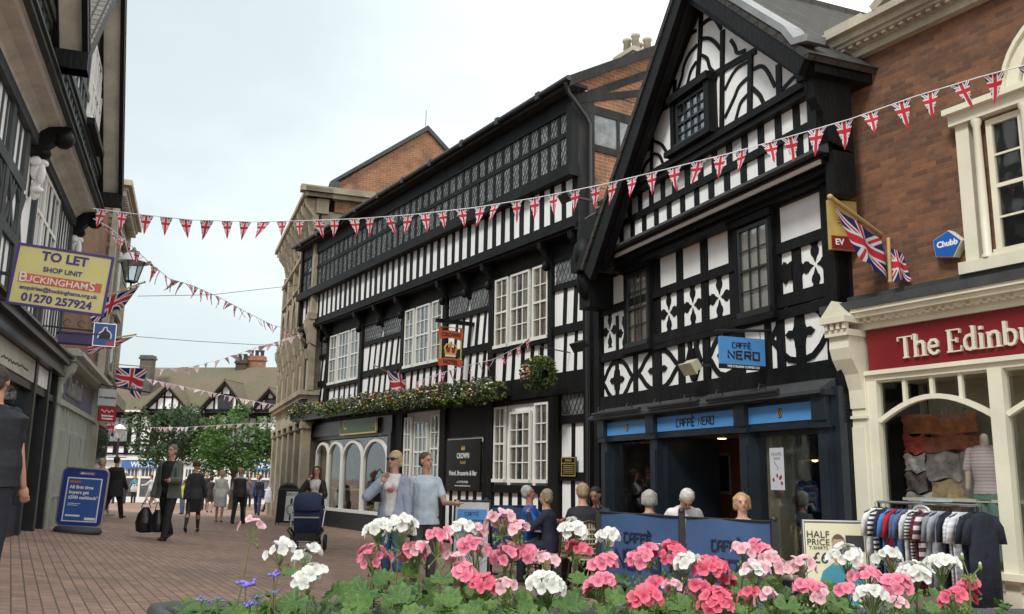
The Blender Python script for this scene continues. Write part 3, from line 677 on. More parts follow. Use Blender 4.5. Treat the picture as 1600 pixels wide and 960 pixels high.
# shopfront
sf = MB()
def pil(x):
    sf.box(x-.28, x, 0, .12, -.05, 2.60); sf.box(x-.235, x-.045, .12, .135, .5, 2.05); sf.box(x-.30, x+.02, 0, .16, -.05, .35)
    sf.box(x-.29, x+.01, 0, .15, 2.14, 2.17)
    sf.xprism([(0, 2.25), (.14, 2.25), (.15, 2.45), (.2, 2.62), (.3, 2.78), (.34, 2.9), (.33, 3.03), (0, 3.03)], x-.27, x-.01)
    sf.box(x-.29, x+.01, 0, .38, 3.03, 3.10); sf.box(x-.31, x+.03, 0, .44, 3.17, 3.24); 
    for j in range(4): sf.box(x-.29+j*.08, x-.25+j*.08, .35, .41, 3.10, 3.17)
    sf.prism([(x-.31, 3.24), (x+.03, 3.24), (x-.14, 3.42)], 0, .42)
pil(-.10); pil(-4.6)
sf.box(-4.6, -.38, 0, .10, 2.54, 2.64); sf.box(-4.6, -.38, 0, .14, 2.60, 2.645)
sf.box(-6.5, .0, 0, .13, 3.10, 3.18); sf.box(-6.5, -.38, 0, .26, 3.22, 3.27); sf.box(-6.5, -.38, 0, .20, 3.18, 3.22); sf.box(-6.5, -.38, 0, .30, 3.27, 3.31)
k = .42
while k < 6.4: sf.box(-k-.045, -k, .13, .20, 3.165, 3.215); k += .088
# window frame: arch
sf.box(-.50, -.38, 0, .10, .1, 2.55); sf.box(-1.90, -1.76, 0, .12, .1, 2.55); sf.box(-3.3, -3.2, 0, .12, .1, 2.55); sf.box(-4.6, -4.4, 0, .12, .1, 2.55)
sf.box(-4.6, -.38, -.05, .10, .1, .62); sf.box(-4.6, -.36, 0, .2, .60, .66); sf.box(-4.6, -.38, .1, .12, .14, .20); sf.box(-4.6, -.38, .1, .12, .5, .56)
for a, b2 in ((-.5, -1.76), (-1.9, -3.2), (-3.3, -4.4)):
    h = [(a+(b2-a)*u, 2.10+.30*math.sin(math.pi*(.08+u*.84))-.07) for u in [q/14 for q in range(15)]]
    sf.strip(h, .05, .02, .085)
    for u in (.25, .5, .75):
        x = a+(b2-a)*u; sf.box(x-.02, x+.02, .03, .07, 2.30 if u == .5 else 2.27, 2.55)
    sf.box(a-.0, b2+.0, -.02, .05, 2.52, 2.56)
sf.build('shopfront', M['cream'], ed)
MB().box(-6.4, .02, .0, .32, 3.31, 3.40).box(-6.4, .05, .0, .1, 3.40, 3.50).build('lead_flashing', M['ledge'], ed)
MB().box(-4.6, -.1, -.3, .06, -.2, .10).box(-6.4,-4.6,-.3,.1,-.2,3.1).build('plinth', M['blackjoin'], ed)
fs = MB().box(-4.58, -.41, .02, .085, 2.645, 3.095).build('fascia_sign', mat('dark red fascia', (.18, .009, .012), .4, .06, 1), ed)
MB().box(-4.5, -.45, -.9, -.85, .5, 2.6).box(-4.5, -.4, -.9, 0, .5, .62).box(-4.5, -.4, -.9, 0, 2.56, 2.64).box(-.04, -.01, -.9, -.02, .5, 2.6).box(-.4, -.04, -.9, -.85, .5, 2.6).box(-.4, -.04, -.85, -.3, .5, .62).build('window_enclosure', mat('pale shop interior', (.42, .39, .29), .85, .15, 1), ed)
MB().box(-4.55, -.45, .03, .036, .62, 2.55).build('shop_pane', M['shopglass'], ed)
# serif lettering
SG = {  # polylines with width factors: (points, thick?)
 'T': (.80, [([(.42, 0), (.42, 1)], 1), ([(.02, .97), (.82, .97)], 0), ([(.28, .01), (.56, .01)], 0), ([(.04, .99), (.04, .80)], 0), ([(.80, .99), (.80, .80)], 0)]),
 'h': (.66, [([(.12, 0), (.12, 1.03)], 1), ([(0, .01), (.26, .01)], 0), ([(.0, 1.01), (.12, 1.03)], 0), ([(.14, .5), (.26, .64), (.42, .66), (.52, .55), (.53, .3), (.53, 0)], .8), ([(.40, .01), (.66, .01)], 0)]),
 'e': (.56, [([(.10, .36), (.50, .38), (.49, .52), (.38, .66), (.22, .66), (.10, .52), (.08, .30), (.14, .12), (.28, .03), (.44, .06), (.53, .16)], .7)]),
 'E': (.76, [([(.16, 0), (.16, 1)], 1), ([(.02, .98), (.66, .98)], 0), ([(.02, .02), (.70, .02)], 0), ([(.16, .51), (.5, .51)], 0), ([(.66, 1), (.66, .80)], 0), ([(.70, 0), (.72, .24)], 0), ([(.5, .62), (.5, .4)], 0)]),
 'd': (.64, [([(.50, 0), (.50, 1.03)], 1), ([(.38, 1.01), (.5, 1.02)], 0), ([(.50, .01), (.64, .03)], 0), ([(.48, .56), (.34, .66), (.18, .62), (.08, .46), (.08, .24), (.16, .07), (.30, .02), (.44, .10)], .75)]),
 'i': (.34, [([(.16, 0), (.16, .66)], 1), ([(.03, .01), (.31, .01)], 0), ([(.05, .64), (.16, .66)], 0), ([(.16, .82), (.16, .97)], 1.1)]),
 'n': (.68, [([(.14, 0), (.14, .66)], 1), ([(.02, .01), (.28, .01)], 0), ([(.02, .64), (.14, .66)], 0), ([(.16, .5), (.28, .64), (.42, .66), (.53, .55), (.54, .3), (.54, 0)], .8), ([(.42, .01), (.68, .01)], 0)]),
 'b': (.64, [([(.13, .02), (.13, 1.03)], 1), ([(.02, 1.01), (.13, 1.02)], 0), ([(.15, .56), (.28, .66), (.44, .62), (.55, .46), (.55, .24), (.47, .07), (.33, .02), (.16, .08)], .75)]),
 'u': (.68, [([(.14, .66), (.14, .18), (.22, .04), (.36, .02), (.5, .14)], .8), ([(.52, 0), (.52, .66)], 1), ([(.02, .65), (.14, .65)], 0), ([(.40, .65), (.52, .65)], 0), ([(.52, .01), (.66, .02)], 0)]),
 'r': (.50, [([(.14, 0), (.14, .66)], 1), ([(.02, .01), (.30, .01)], 0), ([(.02, .64), (.14, .66)], 0), ([(.16, .48), (.28, .63), (.42, .64), (.46, .54)], .75)]),
 'g': (.60, [([(.30, .28), (.14, .34), (.10, .48), (.18, .62), (.32, .65), (.44, .58), (.47, .44), (.40, .32), (.28, .28), (.12, .18), (.2, .08), (.44, .05), (.52, -.08), (.42, -.22), (.22, -.26), (.06, -.16), (.1, -.02), (.2, .08)], .55)]),
}
def serif(mb, s, x, z, h, y0, y1, sp_=.04):
    for c_ in s:
        if c_ == ' ': x -= h*.34; continue
        wd, st = SG[c_]
        for pts, k in st:
            mb.strip([(x-p[0]*h, z+p[1]*h) for p in pts], h*(.055+.10*k), y0, y1+mb.eps())
        x -= (wd+sp_)*h
    return x
k = MB(); serif(k, 'The Edinburgh', -.80, 2.745, .225, .085, .115)
k.build('raised_lettering', mat('cream lettering', (.68, .64, .52), .5, .08), fs)
# ================================================================== LEFT TIMBER BUILDING  (frame x: towards the camera)
M['cove'] = mat('stained cream cove plaster', (.66, .64, .54), .85, .22, 1.6, .1, 8)
M['greytimber'] = mat('grey green worn timber', (.042, .052, .052), .7, .45, 3, .4, 30, stretch=(1, 1, .3))
M['brickL'] = brick_mat('sooty orange brick', (.30, .14, .06), (.22, .10, .05), (.16, .13, .09), dirt=.7, mscale=.9)
M['tile'] = brick_mat('grey brown roof tiles', (.16, .145, .125), (.10, .09, .08), (.02, .02, .02), w=.17, h=.12, gap=.016, dirt=.4, dirtcol=(.05, .05, .045), bmp=1)
lt = fthing(LF, 'jettied_house', 'tall jettied half timbered house with coved plaster soffits at the left edge', 'building')
MB().box(-4.15, 9, -6, 0, 3.2, 6.3).box(-4.3, 9, -6, .40, 6.45, 7.4).box(-4.12, 9, -6, -1.0, 0, 3.2).build('plaster_wall', M['plaster'], lt)
t = MB()
t.box(-4.22, 9, -.05, .09, 6.12, 6.28); t.box(-4.22, 9, .0, .09, 3.55, 3.72)
t.box(-4.35, 9, .45, .53, 6.44, 6.62); t.box(-4.35, 9, .40, .57, 6.50, 6.54)
for c in (-4.1, -1.75, -1.3, .95, 2.0, 3.4, 5.0, 6.4): t.box(c-.10, c+.10, 0, .05+t.eps(), 3.7, 6.12)
rail(t, -4.2, 9, 4.55, .14, .045); rail(t, 1.0, 9, 5.35, .16, .05)
studs(t, -4.1, -2.3, 4.6, 6.12, 6, .10, .03, ends=True); studs(t, -4.1, -1.4, 3.7, 4.5, 9, .08, .03); studs(t, -1.3, 9, 3.7, 4.5, 30, .09, .03)
studs(t, 1.0, 9, 5.4, 6.12, 26, .09, .03); studs(t, -.1, 2.0, 5.4, 6.12, 6, .09, .03)
for k in range(9):      # lozenge and star panels
    c = .9+k*.62
    t.strip([(c-.25, 4.62), (c, 4.95), (c+.25, 5.28)], .09, 0, .035+t.eps()); t.strip([(c+.25, 4.62), (c, 4.95), (c-.25, 5.28)], .09, 0, .037+t.eps()); t.box(c-.06, c+.06, 0, .042, 4.6, 5.3)
t.box(-2.35, -2.2, 0, .07, 4.5, 6.12); t.box(-.15, -.02, 0, .07, 4.5, 6.12)
# upper floor
studs(t, -4.25, 9, 6.6, 7.02, 44, .12, .43, ends=True); t.box(-4.3, 9, .40, .46, 7.0, 7.12)
t.build('timber_frame', M['greytimber'], lt)
cv = MB()
prof = [(.06, 6.26), (.10, 6.34), (.20, 6.42), (.46, 6.47)]
for i in range(3): cv.xprism([prof[i], prof[i+1], (prof[i+1][0], 6.52), (prof[i][0]-.05, 6.52)], -4.28, 9)
cv.box(-4.28, 9, -.05, .30, 6.28, 6.30) if False else None
cv.build('plaster_cove', M['cove'], lt)
for c in (-4.3, .35, 5.0):
    b_ = MB(); b_.xprism([(-.02, 5.95), (.12, 5.98), (.2, 6.12), (.3, 6.22), (.46, 6.34), (.52, 6.46), (-.02, 6.46)], c-.10, c+.12); b_.ball((c, .40, 6.30), (.16, .15, .15)); b_.ball((c, .14, 6.05), (.13, .12, .10))
    b_.build('jetty_bracket', M['timber'], lt)
    f_ = MB(); f_.ball((c-.02, .08, 5.80), (.08, .09, .17)); f_.ball((c-.02, .14, 5.90), (.08, .10, .06)); f_.ball((c+.06, .07, 5.9), (.05, .08, .08)); f_.ball((c-.08, .06, 5.74), (.05, .06, .10)); f_.ball((c, .16, 5.80), (.03, .04, .05)); f_.ball((c+.03, .16, 5.72), (.05, .06, .16)); f_.ball((c-.06, .09, 5.5), (.07, .07, .16)); f_.ball((c+.02, .13, 5.48), (.06, .09, .05))
    f_.build('carved_figure', M['plaster'], lt)
for x0, x1 in ((-1.66, -1.05), (-1.02, -.6), (-.58, -.16)): sash(lt, -2.2+(x0+1.66)*1.36, -2.2+(x1+1.66)*1.36, 4.66, 6.05, 2, 2, .02, 'whitejoin', .03, .06, 0)
# gables
def gable(c, hw, z0, ap, tiles=True):
    g_ = MB(); g_.prism([(c-hw, z0), (c+hw, z0), (c, ap)], -5.5, .45); g_.build('gable_wall', M['plaster'], lt)
    q = MB(); n = 8
    for k in range(1, 2*n):
        x = c-hw+hw*2*k/(2*n); top = z0+(ap-z0)*(1-abs(x-c)/hw)
        if abs(x-c) > .45 or True: q.box(x-.05, x+.05, .44, .475+q.eps(), z0, top-.05)
    q.strip([(c-hw*.6, z0+.45), (c+hw*.6, z0+.45)], .12, .44, .49); q.strip([(c-hw, z0+.03), (c+hw, z0+.03)], .12, .44, .50)
    q.build('gable_timber', M['greytimber'], lt)
    for sg in (1, -1):
        r_ = MB(); e = (c+sg*(hw+.32), z0-.30); a_ = (c-sg*.03, ap+.06)
        r_.strip([(a_[0], a_[1]+.12), (e[0], e[1]+.12)], .07, -5.6, .88); r_.build('roof', M['tile'], lt)
        s_ = MB(); s_.strip([(a_[0], a_[1]+.055), (e[0], e[1]+.055)], .02, .46, .80); s_.build('verge_soffit', M['cove'], lt)
        v = MB(); v.strip([(a_[0], a_[1]+.02), (e[0], e[1]+.02)], .20, .80, .87); v.strip([(a_[0], a_[1]), (e[0], e[1])], .10, .45, .52); v.box(e[0]-.12, e[0]+.12, .3, .88, e[1]-.22, e[1]+.02)
        v.build('bargeboard', M['timber'], lt)
gable(-.9, 2.85, 7.1, 9.75); gable(5.4, 2.85, 7.1, 9.75)
for x0, x1 in ((-2.6, -2.2), (-2.18, -1.55), (-1.53, -1.1)): sash(lt, x0, x1, 7.25, 8.55, 2, 2, .46, 'whitejoin', .03, .055, 0)
MB().box(-2.7, -1.0, .45, .62, 7.1, 7.2).build('window_sill', M['timber'], lt)
# ground floor shop
s_ = MB()
s_.box(-4.12, 9, -.1, .16, 3.28, 3.5); s_.box(-4.14, 9, -.1, .26, 3.42, 3.54); s_.box(-4.12, 9, -.1, .20, 3.20, 3.28); s_.box(-4.14, 9, -.1, .32, 3.54, 3.58)
for c in (-4.05, -3.05, -1.62, 1.9, 5.4): s_.box(c-.09, c+.09, -.4, .10, 0, 3.2)
s_.box(-1.6, 9, -.3, .06, .3, .95); s_.box(-4.1, 9, -.1, .06, 2.72, 2.83)
s_.box(-1.6, 9, .0, .05, 2.2, 2.28)
s_.build('shopfront', M['blackjoin'], lt)
MB().box(-1.45, 9, -.02, .085, 2.84, 3.19).build('fascia_board', mat('aged cream sign board', (.40, .38, .30), .7, .3, 3, col2=(.5, .49, .42), thr=(.3, .7)), lt)
k = MB()
pts = [LF.px(x/4.3625, 480+y/4.3625, .09) for x, y in ((10, 340), (30, 330), (40, 350), (55, 345), (62, 370), (75, 355), (85, 385), (95, 372), (108, 392), (118, 380), (130, 402), (150, 395), (170, 418), (195, 432))]
k.strip([(p[0], p[1]) for p in pts], .022, .086, .09); k.build('script_lettering', M['ink'], lt)
k = MB()
for i in range(3): k.box(-3.0+i*.36-.0, -2.70+i*.36, .0, .07, 2.86, 3.18)
k.build('white_panel', M['plaster'], lt)
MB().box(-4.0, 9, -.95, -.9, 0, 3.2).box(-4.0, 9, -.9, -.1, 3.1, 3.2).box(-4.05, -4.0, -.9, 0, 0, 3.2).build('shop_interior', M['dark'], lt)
MB().box(-1.55, 9, -.03, -.02, .95, 2.7).build('shop_pane', M['shopglass'], lt)
MB().box(-3.9, -3.15, -.42, -.38, 0, 2.7).box(-2.95, -1.7, -.42, -.38, 0, 2.7).build('door', M['blackjoin'], lt)
# ------------------------------------------------------------------ sage shop with brick upper floors
sg_ = fthing(LF, 'sage_shop', 'old brick shop building with a pale sage pilastered shopfront beside the jettied house', 'building')
MB().box(-11, -4.3, -6, -.02, 3.6, 8.6).box(-11, -4.15, -6, -.3, 0, 3.6).build('brick_wall', M['brickL'], sg_)
q = MB()
q.box(-11.0, -4.18, -.1, .06, 0, 1.0)
for i in range(14):
    x = -4.3-i*.5
    q.box(x-.06, x, .0, .11, 0, 2.72); 
    if i < 13: q.box(x-.5, x, .0, .08, 2.25, 2.33); q.box(x-.42, x-.14, .06, .075, .5, .92); q.box(x-.5, x, .06, .10, .98, 1.04)
q.box(-11, -4.18, -.1, .04, 2.7, 3.7); q.box(-11.05, -4.15, -.1, .46, 3.62, 3.70); q.box(-11.0, -4.15, -.1, .38, 3.70, 3.76); q.box(-11.0, -4.2, -.1, .34, 3.52, 3.62)
q.box(-11.0, -4.2, .0, .14, 2.72, 2.82)
for x in (-4.25, -10.75):
    q.xprism([(0, 2.80), (.10, 2.80), (.14, 2.95), (.12, 3.08), (.18, 3.2), (.30, 3.32), (.34, 3.46), (.28, 3.56), (0, 3.6)], x-.28, x); q.box(x-.30, x+.03, 0, .16, 2.70, 2.80); q.box(x-.28, x, 0, .12, 0, 2.7)
q.build('shopfront', M['sage'], sg_)
MB().box(-10.4, -4.6, .03, .07, 2.86, 3.46).build('fascia_board', mat('dull violet fascia', (.10, .105, .16), .5, .15, 2), sg_)
k = MB(); random.seed(3)
x = -5.3
for w_, h_ in ((.34, .36), (.22, .22), (.2, .24), (.3, .34), (.26, .24), (.2, .22), (.3, .34)):
    k.strip([(x, 3.0), (x-w_*.2, 3.0+h_), (x-w_*.7, 3.0+h_), (x-w_*.8, 3.0), (x-w_*.3, 3.0+h_*.4)], .06, .07, .13+k.eps()); x -= w_+.08
k.build('raised_lettering', M['steel'], sg_)
for i in (4, 8, 10): MB().box(-4.36-i*.5-.36, -4.36-i*.5-.06, .09, .096, 1.06, 2.2).build('pane', M['shopglass'], sg_)
MB().box(-11, -4.3, -.12, -.1, 1.0, 2.7).build('backing', mat('sage panel', (.27, .29, .25), .6, .1, 2), sg_)
# ------------------------------------------------------------------ corniced block further on
cb = fthing(LF, 'corniced_block', 'narrow tall brick block with a heavy white dentilled cornice beyond the sage shop', 'building')
MB().box(-15.6, -11, -6, .1, 0, 9.0).build('brick_wall', brick_mat('grey buff brick', (.25, .21, .15), (.19, .16, .12), (.10, .09, .075), w=.6, h=.16, gap=.02, bmp=.8, dirt=.5), cb)
q = MB(); q.box(-15.8, -10.7, -6, .48, 9.05, 9.2); q.box(-15.7, -10.9, -6, .38, 8.95, 9.05); q.box(-15.65, -11, -6, .16, 8.2, 8.3)
for i in range(20): q.box(-15.6+i*.24, -15.5+i*.24, .1, .34, 8.8, 8.95)
q.box(-15.7, -15.4, .05, .2, 3.2, 8.9); q.box(-11.3, -10.98, .05, .2, 0, 8.9)
for z in (4.2, 6.4): q.box(-14.6, -13.2, .05, .16, z, z+.12); q.box(-14.6, -14.48, .05, .14, z, z+1.7); q.box(-13.3, -13.2, .05, .14, z, z+1.7); q.box(-14.7, -13.1, .05, .22, z+1.7, z+1.85)
q.box(-15.7, -11, .0, .5, 3.3, 3.6); q.box(-15.7, -11, 0, .2, 2.7, 3.3)
q.build('cornice', M['stonelight'], cb)
MB().box(-15.4, -11.2, .1, .13, .2, 2.7).box(-14.5, -13.3, .1, .12, 4.3, 5.9).box(-14.5, -13.3, .1, .12, 6.5, 8.1).build('window', M['glass'], cb)
MB().box(-15.4, -11.2, .09, .102, .2, 2.7).build('backing', M['dark'], cb)
# ================================================================== BANK (stone) beyond the inn
bk = fthing(BK, 'stone_bank', 'carved buff sandstone bank with a heavy bracketed cornice and a brick gable above', 'building')
MB().box(-.9, 7.9, -8, 0, -.4, 10.0).build('stone_wall', M['stone'], bk)
q = MB()
q.box(-1.25, 8.1, -.3, .60, 10.55, 10.70); q.box(-1.15, 8.0, -.3, .5, 10.40, 10.55); q.box(-1.0, 7.9, -.2, .25, 9.0, 9.12); q.box(-1.0, 7.9, -.2, .2, 9.9, 10.4)
q.box(-1.25, -.9, -2.2, .75, 10.55, 10.75); q.box(-1.15, -.9, -2.2, .6, 10.4, 10.55)
for i in range(9):
    x = -.8+i*.98; q.xprism([(.1, 9.35), (.2, 9.4), (.28, 9.8), (.5, 10.1), (.56, 10.4), (.1, 10.4)], x-.12, x+.12)
    for z_ in (9.2, 9.7): q.box(x+.30, x+.60, 0, .2, z_, z_+.2)
q.box(-1.1, 8.1, -.2, .42, 3.95, 4.10); q.box(-1.0, 8.0, -.2, .34, 3.82, 3.95); q.box(-1.0, 7.9, -.2, .14, 3.2, 3.82); q.box(-1.0, 7.9, -.2, .30, 3.1, 3.2)
for i in range(6):
    x = -.9+i*1.70
    q.box(x-.25, x+.25, 0, .26, -.4, 3.1); q.box(x-.32, x+.32, 0, .34, -.4, .5); q.box(x-.3, x+.3, 0, .30, 2.9, 3.1)
    q.box(x-.22, x+.22, 0, .20, 4.1, 9.0); q.box(x-.3, x+.3, 0, .3, 6.35, 6.55); q.xprism([(0, 5.5), (.22, 5.6), (.26, 5.9), (.34, 6.1), (.36, 6.35), (0, 6.35)], x-.27, x+.27); q.xprism([(0, 4.9), (.24, 5.1), (.30, 5.4), (0, 5.45)], x-.16, x+.16)
    if i < 5:
        c = x+.85; q.strip([(c+.62*math.cos(R(a)), 6.6+1.2*math.sin(R(a))) for a in range(0, 181, 15)], .16, 0, .22); q.strip([(c+.45*math.cos(R(a)), 6.6+.9*math.sin(R(a))) for a in range(0, 181, 15)], .1, 0, .16)
        q.box(c-.62, c-.5, 0, .14, 4.1, 6.5); q.box(c+.5, c+.62, 0, .14, 4.1, 6.5); q.box(c-.7, c+.7, 0, .24, 8.0, 8.1)
q.build('carved_stonework', M['stone'], bk)
k = MB()
for i in range(5):
    c = -.9+i*1.70+.85; k.box(c-.48, c+.48, 0, .03, 4.4, 7.2); k.box(c-.5, c+.5, 0, .03, .6, 2.8)
k.build('window', M['glass'], bk); 
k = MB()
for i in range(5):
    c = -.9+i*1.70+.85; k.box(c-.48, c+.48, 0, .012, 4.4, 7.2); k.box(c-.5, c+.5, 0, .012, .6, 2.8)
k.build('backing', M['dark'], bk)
k = MB(); k.xprism([(-.4, 10.0), (-.4, 10.95), (-3.45, 13.30), (-5.6, 11.3), (-8, 11.3), (-8, 9.8)], -.95, -.75); k.build('gable_brick', M['brickA'], bk)
k = MB(); k.xprism([(-.2, 10.90), (-.2, 11.02), (-3.45, 13.48), (-6.5, 10.6), (-6.5, 10.4), (-3.45, 13.30)], -1.05, -.7)
k.box(-1.15, -.7, -.5, -.2, 10.75, 11.0); k.build('coping', M['ledge'], bk)
k = MB(); k.xprism([(.0, 10.76), (-3.45, 13.36), (-8, 9.0)], -.9, 2.0); k.build('roof', M['slate'], bk)
k = MB(); k.tube([(-.9, -3.4, 13.4), (-.9, -3.4, 14.1)], .012, 5); k.build('aerial', M['iron'], bk)
# ================================================================== FAR BUILDINGS
FB = Fac(-13.4, 56.5, 172)
fb = fthing(FB, 'far_timber_shops', 'black and white timbered shops with mossy brown roofs and three dormer gables closing the street', 'building')
M['moss'] = mat('mossy brown tiled roof', (.15, .118, .085), .95, .35, .6, .6, 10, col2=(.115, .115, .06), thr=(.42, .68)); M['mossslate'] = mat('grey slate with moss', (.10, .105, .10), .9, .25, .4, .4, 8, col2=(.10, .13, .05), thr=(.5, .68))
def fpx(x, y, d=0): return FB.px(x, y, d)
MB().box(-3, 19, -7, 0, -.6, 5.5).build('plaster_wall', M['plaster'], fb)
t = MB()
t.box(-3, 19, 0, .10, 5.1, 5.45); t.box(-3, 19, 0, .12, 3.15, 3.3); t.box(-3, 19, 0, .12, 2.62, 2.74)
for k in range(30):
    x = -3+k*.75; t.box(x-.13, x+.13, 0, .09, 2.6, 3.2)
for x0, x1 in ((9.2, 9.7), (5.8, 8.2), (11.0, 13.9), (2.4, 4.6), (-1, 1), (14.6, 17)): t.box(x0, x1, 0, .08, 3.3, 5.1)
for x in (5.2, 8.8, 10.5, 14.2, 1.8, 0): t.box(x-.1, x+.1, 0, .12, 3.2, 5.1)
t.build('timber_frame', M['timber'], fb)
for x0, x1 in ((6, 8), (11.2, 13.7), (2.6, 4.4)): 
    k = MB(); 
    for i in range(4): k.box(x0+(x1-x0)*i/4+.04, x0+(x1-x0)*(i+1)/4-.04, .08, .1, 3.45, 4.95)
    k.build('window', M['lead'], fb)
rf = MB(); rf.xprism([(.5, 5.35), (.5, 5.45), (-3.2, 8.6), (-3.2, 8.45)], -3.2, 19.3); rf.box(-3.2, 19.3, -7, -3.1, 5, 8.5); rf.build('roof', M['moss'], fb)
MB().box(-3.2, 19.3, .4, .58, 5.3, 5.42).build('gutter', M['whitejoin'], fb)
def dormer(px_, py_, hw, z0, win):
    c, zt = fpx(px_, py_, .7); zt += .05
    g_ = MB(); g_.prism([(c-hw, z0), (c+hw, z0), (c+hw, z0+.25), (c, zt), (c-hw, z0+.25)], -1, .55); g_.build('dormer_wall', M['plaster'], fb)
    q = MB()
    for x in (-.55, -.2, .2, .55):
        q.box(c+x*hw-.05, c+x*hw+.05, .54, .6, z0, z0+.25+(zt-z0-.25)*(1-abs(x))-.05)
    q.box(c-hw, c+hw, .54, .61, z0-.1, z0+.1); q.box(c-hw*.6, c+hw*.6, .54, .6, z0+(zt-z0)*.55, z0+(zt-z0)*.55+.1)
    for sg in (1, -1): q.strip([(c, zt+.08), (c+sg*(hw+.25), z0-.05)], .24, .55, .85)
    q.build('dormer_timber', M['timber'], fb)
    if win: q = MB(); q.box(c-hw*.36, c+hw*.36, .6, .63, z0+.12, z0+(zt-z0)*.55); q.build('dormer_window', M['iron'], fb)
    r_ = MB()
    for sg in (1, -1): r_.strip([(c-sg*.04, zt+.24), (c+sg*(hw+.35), z0-.02)], .09, -3.4, .9)
    r_.build('dormer_roof', M['moss'], fb)
dormer(263, 607, 1.35, 5.4, False); dormer(353, 600, 1.35, 5.4, True); dormer(422, 612, 1.0, 5.4, True)
for x0, x1 in (((245), 190), (432, 395)):
    a, _ = fpx(x0, 728, .3); b_, _ = fpx(x1, 728, .3)
    s_ = MB().box(a, b_, .2, .3, 1.75, 2.25).build('shop_sign', mat('mid blue shop sign', (.05, .16, .38), .5), fb)
    txt('WHSmith', .46, M['whitepaint'], fb, (a+(b_-a)*.35, .31, 1.99), .01, .008, name='shop_lettering')
q = MB(); q.box(-3, 19, .1, .35, 2.28, 2.5)
for k in range(23): q.box(-3+k, -2.86+k, .1, .2, -.5, 1.75)
q.box(-3, 19, .1, .22, -.6, .0); q.box(-3, 19, .1, .18, 1.15, 1.28)
for k in range(90): q.box(-3+k*.24, -2.95+k*.24, .1, .16, 1.2, 1.75)
q.build('shopfront', M['whitejoin'], fb)
MB().box(-3, 19, .1, .12, 0, 1.75).build('shop_pane', mat('dim shop window', (.10, .11, .11), .2, .7, 1, spec=.8), fb)
def chimney(name, label, px0, px1, pyt, pyb, Y, m_, pots):
    a, b_ = at(px0, pyt, Y), at(px1, pyt, Y); z0 = at(px0, pyb, Y).z; w_ = b_.x-a.x
    r_ = thing(name, label, 'chimney', (a.x+w_/2, Y, z0)); h = a.z-z0
    k = MB(); k.box(-w_/2, w_/2, -.35, .35, -1.5, h*.86); k.box(-w_/2-.08, w_/2+.08, -.43, .43, h*.86, h*.92); k.box(-w_/2-.03, w_/2+.03, -.38, .38, h*.92, h); k.build('stack', m_, r_)
    for i in range(pots):
        k = MB(); k.lathe([(.13, 0), (.12, .3), (.15, .34), (.15, .42), (.09, .42)], 8, (-w_/2+w_*(i+.5)/pots, 0, h)); k.build('chimney_pot', M['ledge'], r_)
chimney('chimney_stack', 'broad orange brick chimney stack with three pots behind the far roofs', 389, 414, 557, 610, 61, M['brickA'], 3)
chimney('chimney_stack', 'dark sooty chimney stack beside the orange one behind the far roofs', 371, 387, 563, 606, 60.5, mat('sooty brick', (.07, .05, .04), .9, .3, 3), 2)
chimney('chimney_stack', 'tall grey chimney stack rising behind the large union flag on the far roof', 223, 241, 556, 600, 59, mat('grey brick', (.10, .09, .08), .9, .3, 3), 0)
bh = thing('slate_house', 'long grey mossy slate roofed house standing behind the far timbered shops', 'building', (-16, 66, 0))
a, b_ = at(322, 572, 66), at(452, 560, 66)
k = MB(); k.box(-5.5, 12, 0, 8, -1, 7.2); k.build('wall', M['brickL'], bh)
k = MB(); zt = a.z; k.add([(a.x+16-2.7, -.5, 6.5), (14, -.5, 6.5), (14, 4, b_.z), (a.x+16, 4, zt), (a.x+16-2.7, 8.5, 6.5), (14, 8.5, 6.5)], [(0, 1, 2, 3), (3, 2, 5, 4), (0, 3, 4)]); k.build('roof', M['mossslate'], bh)
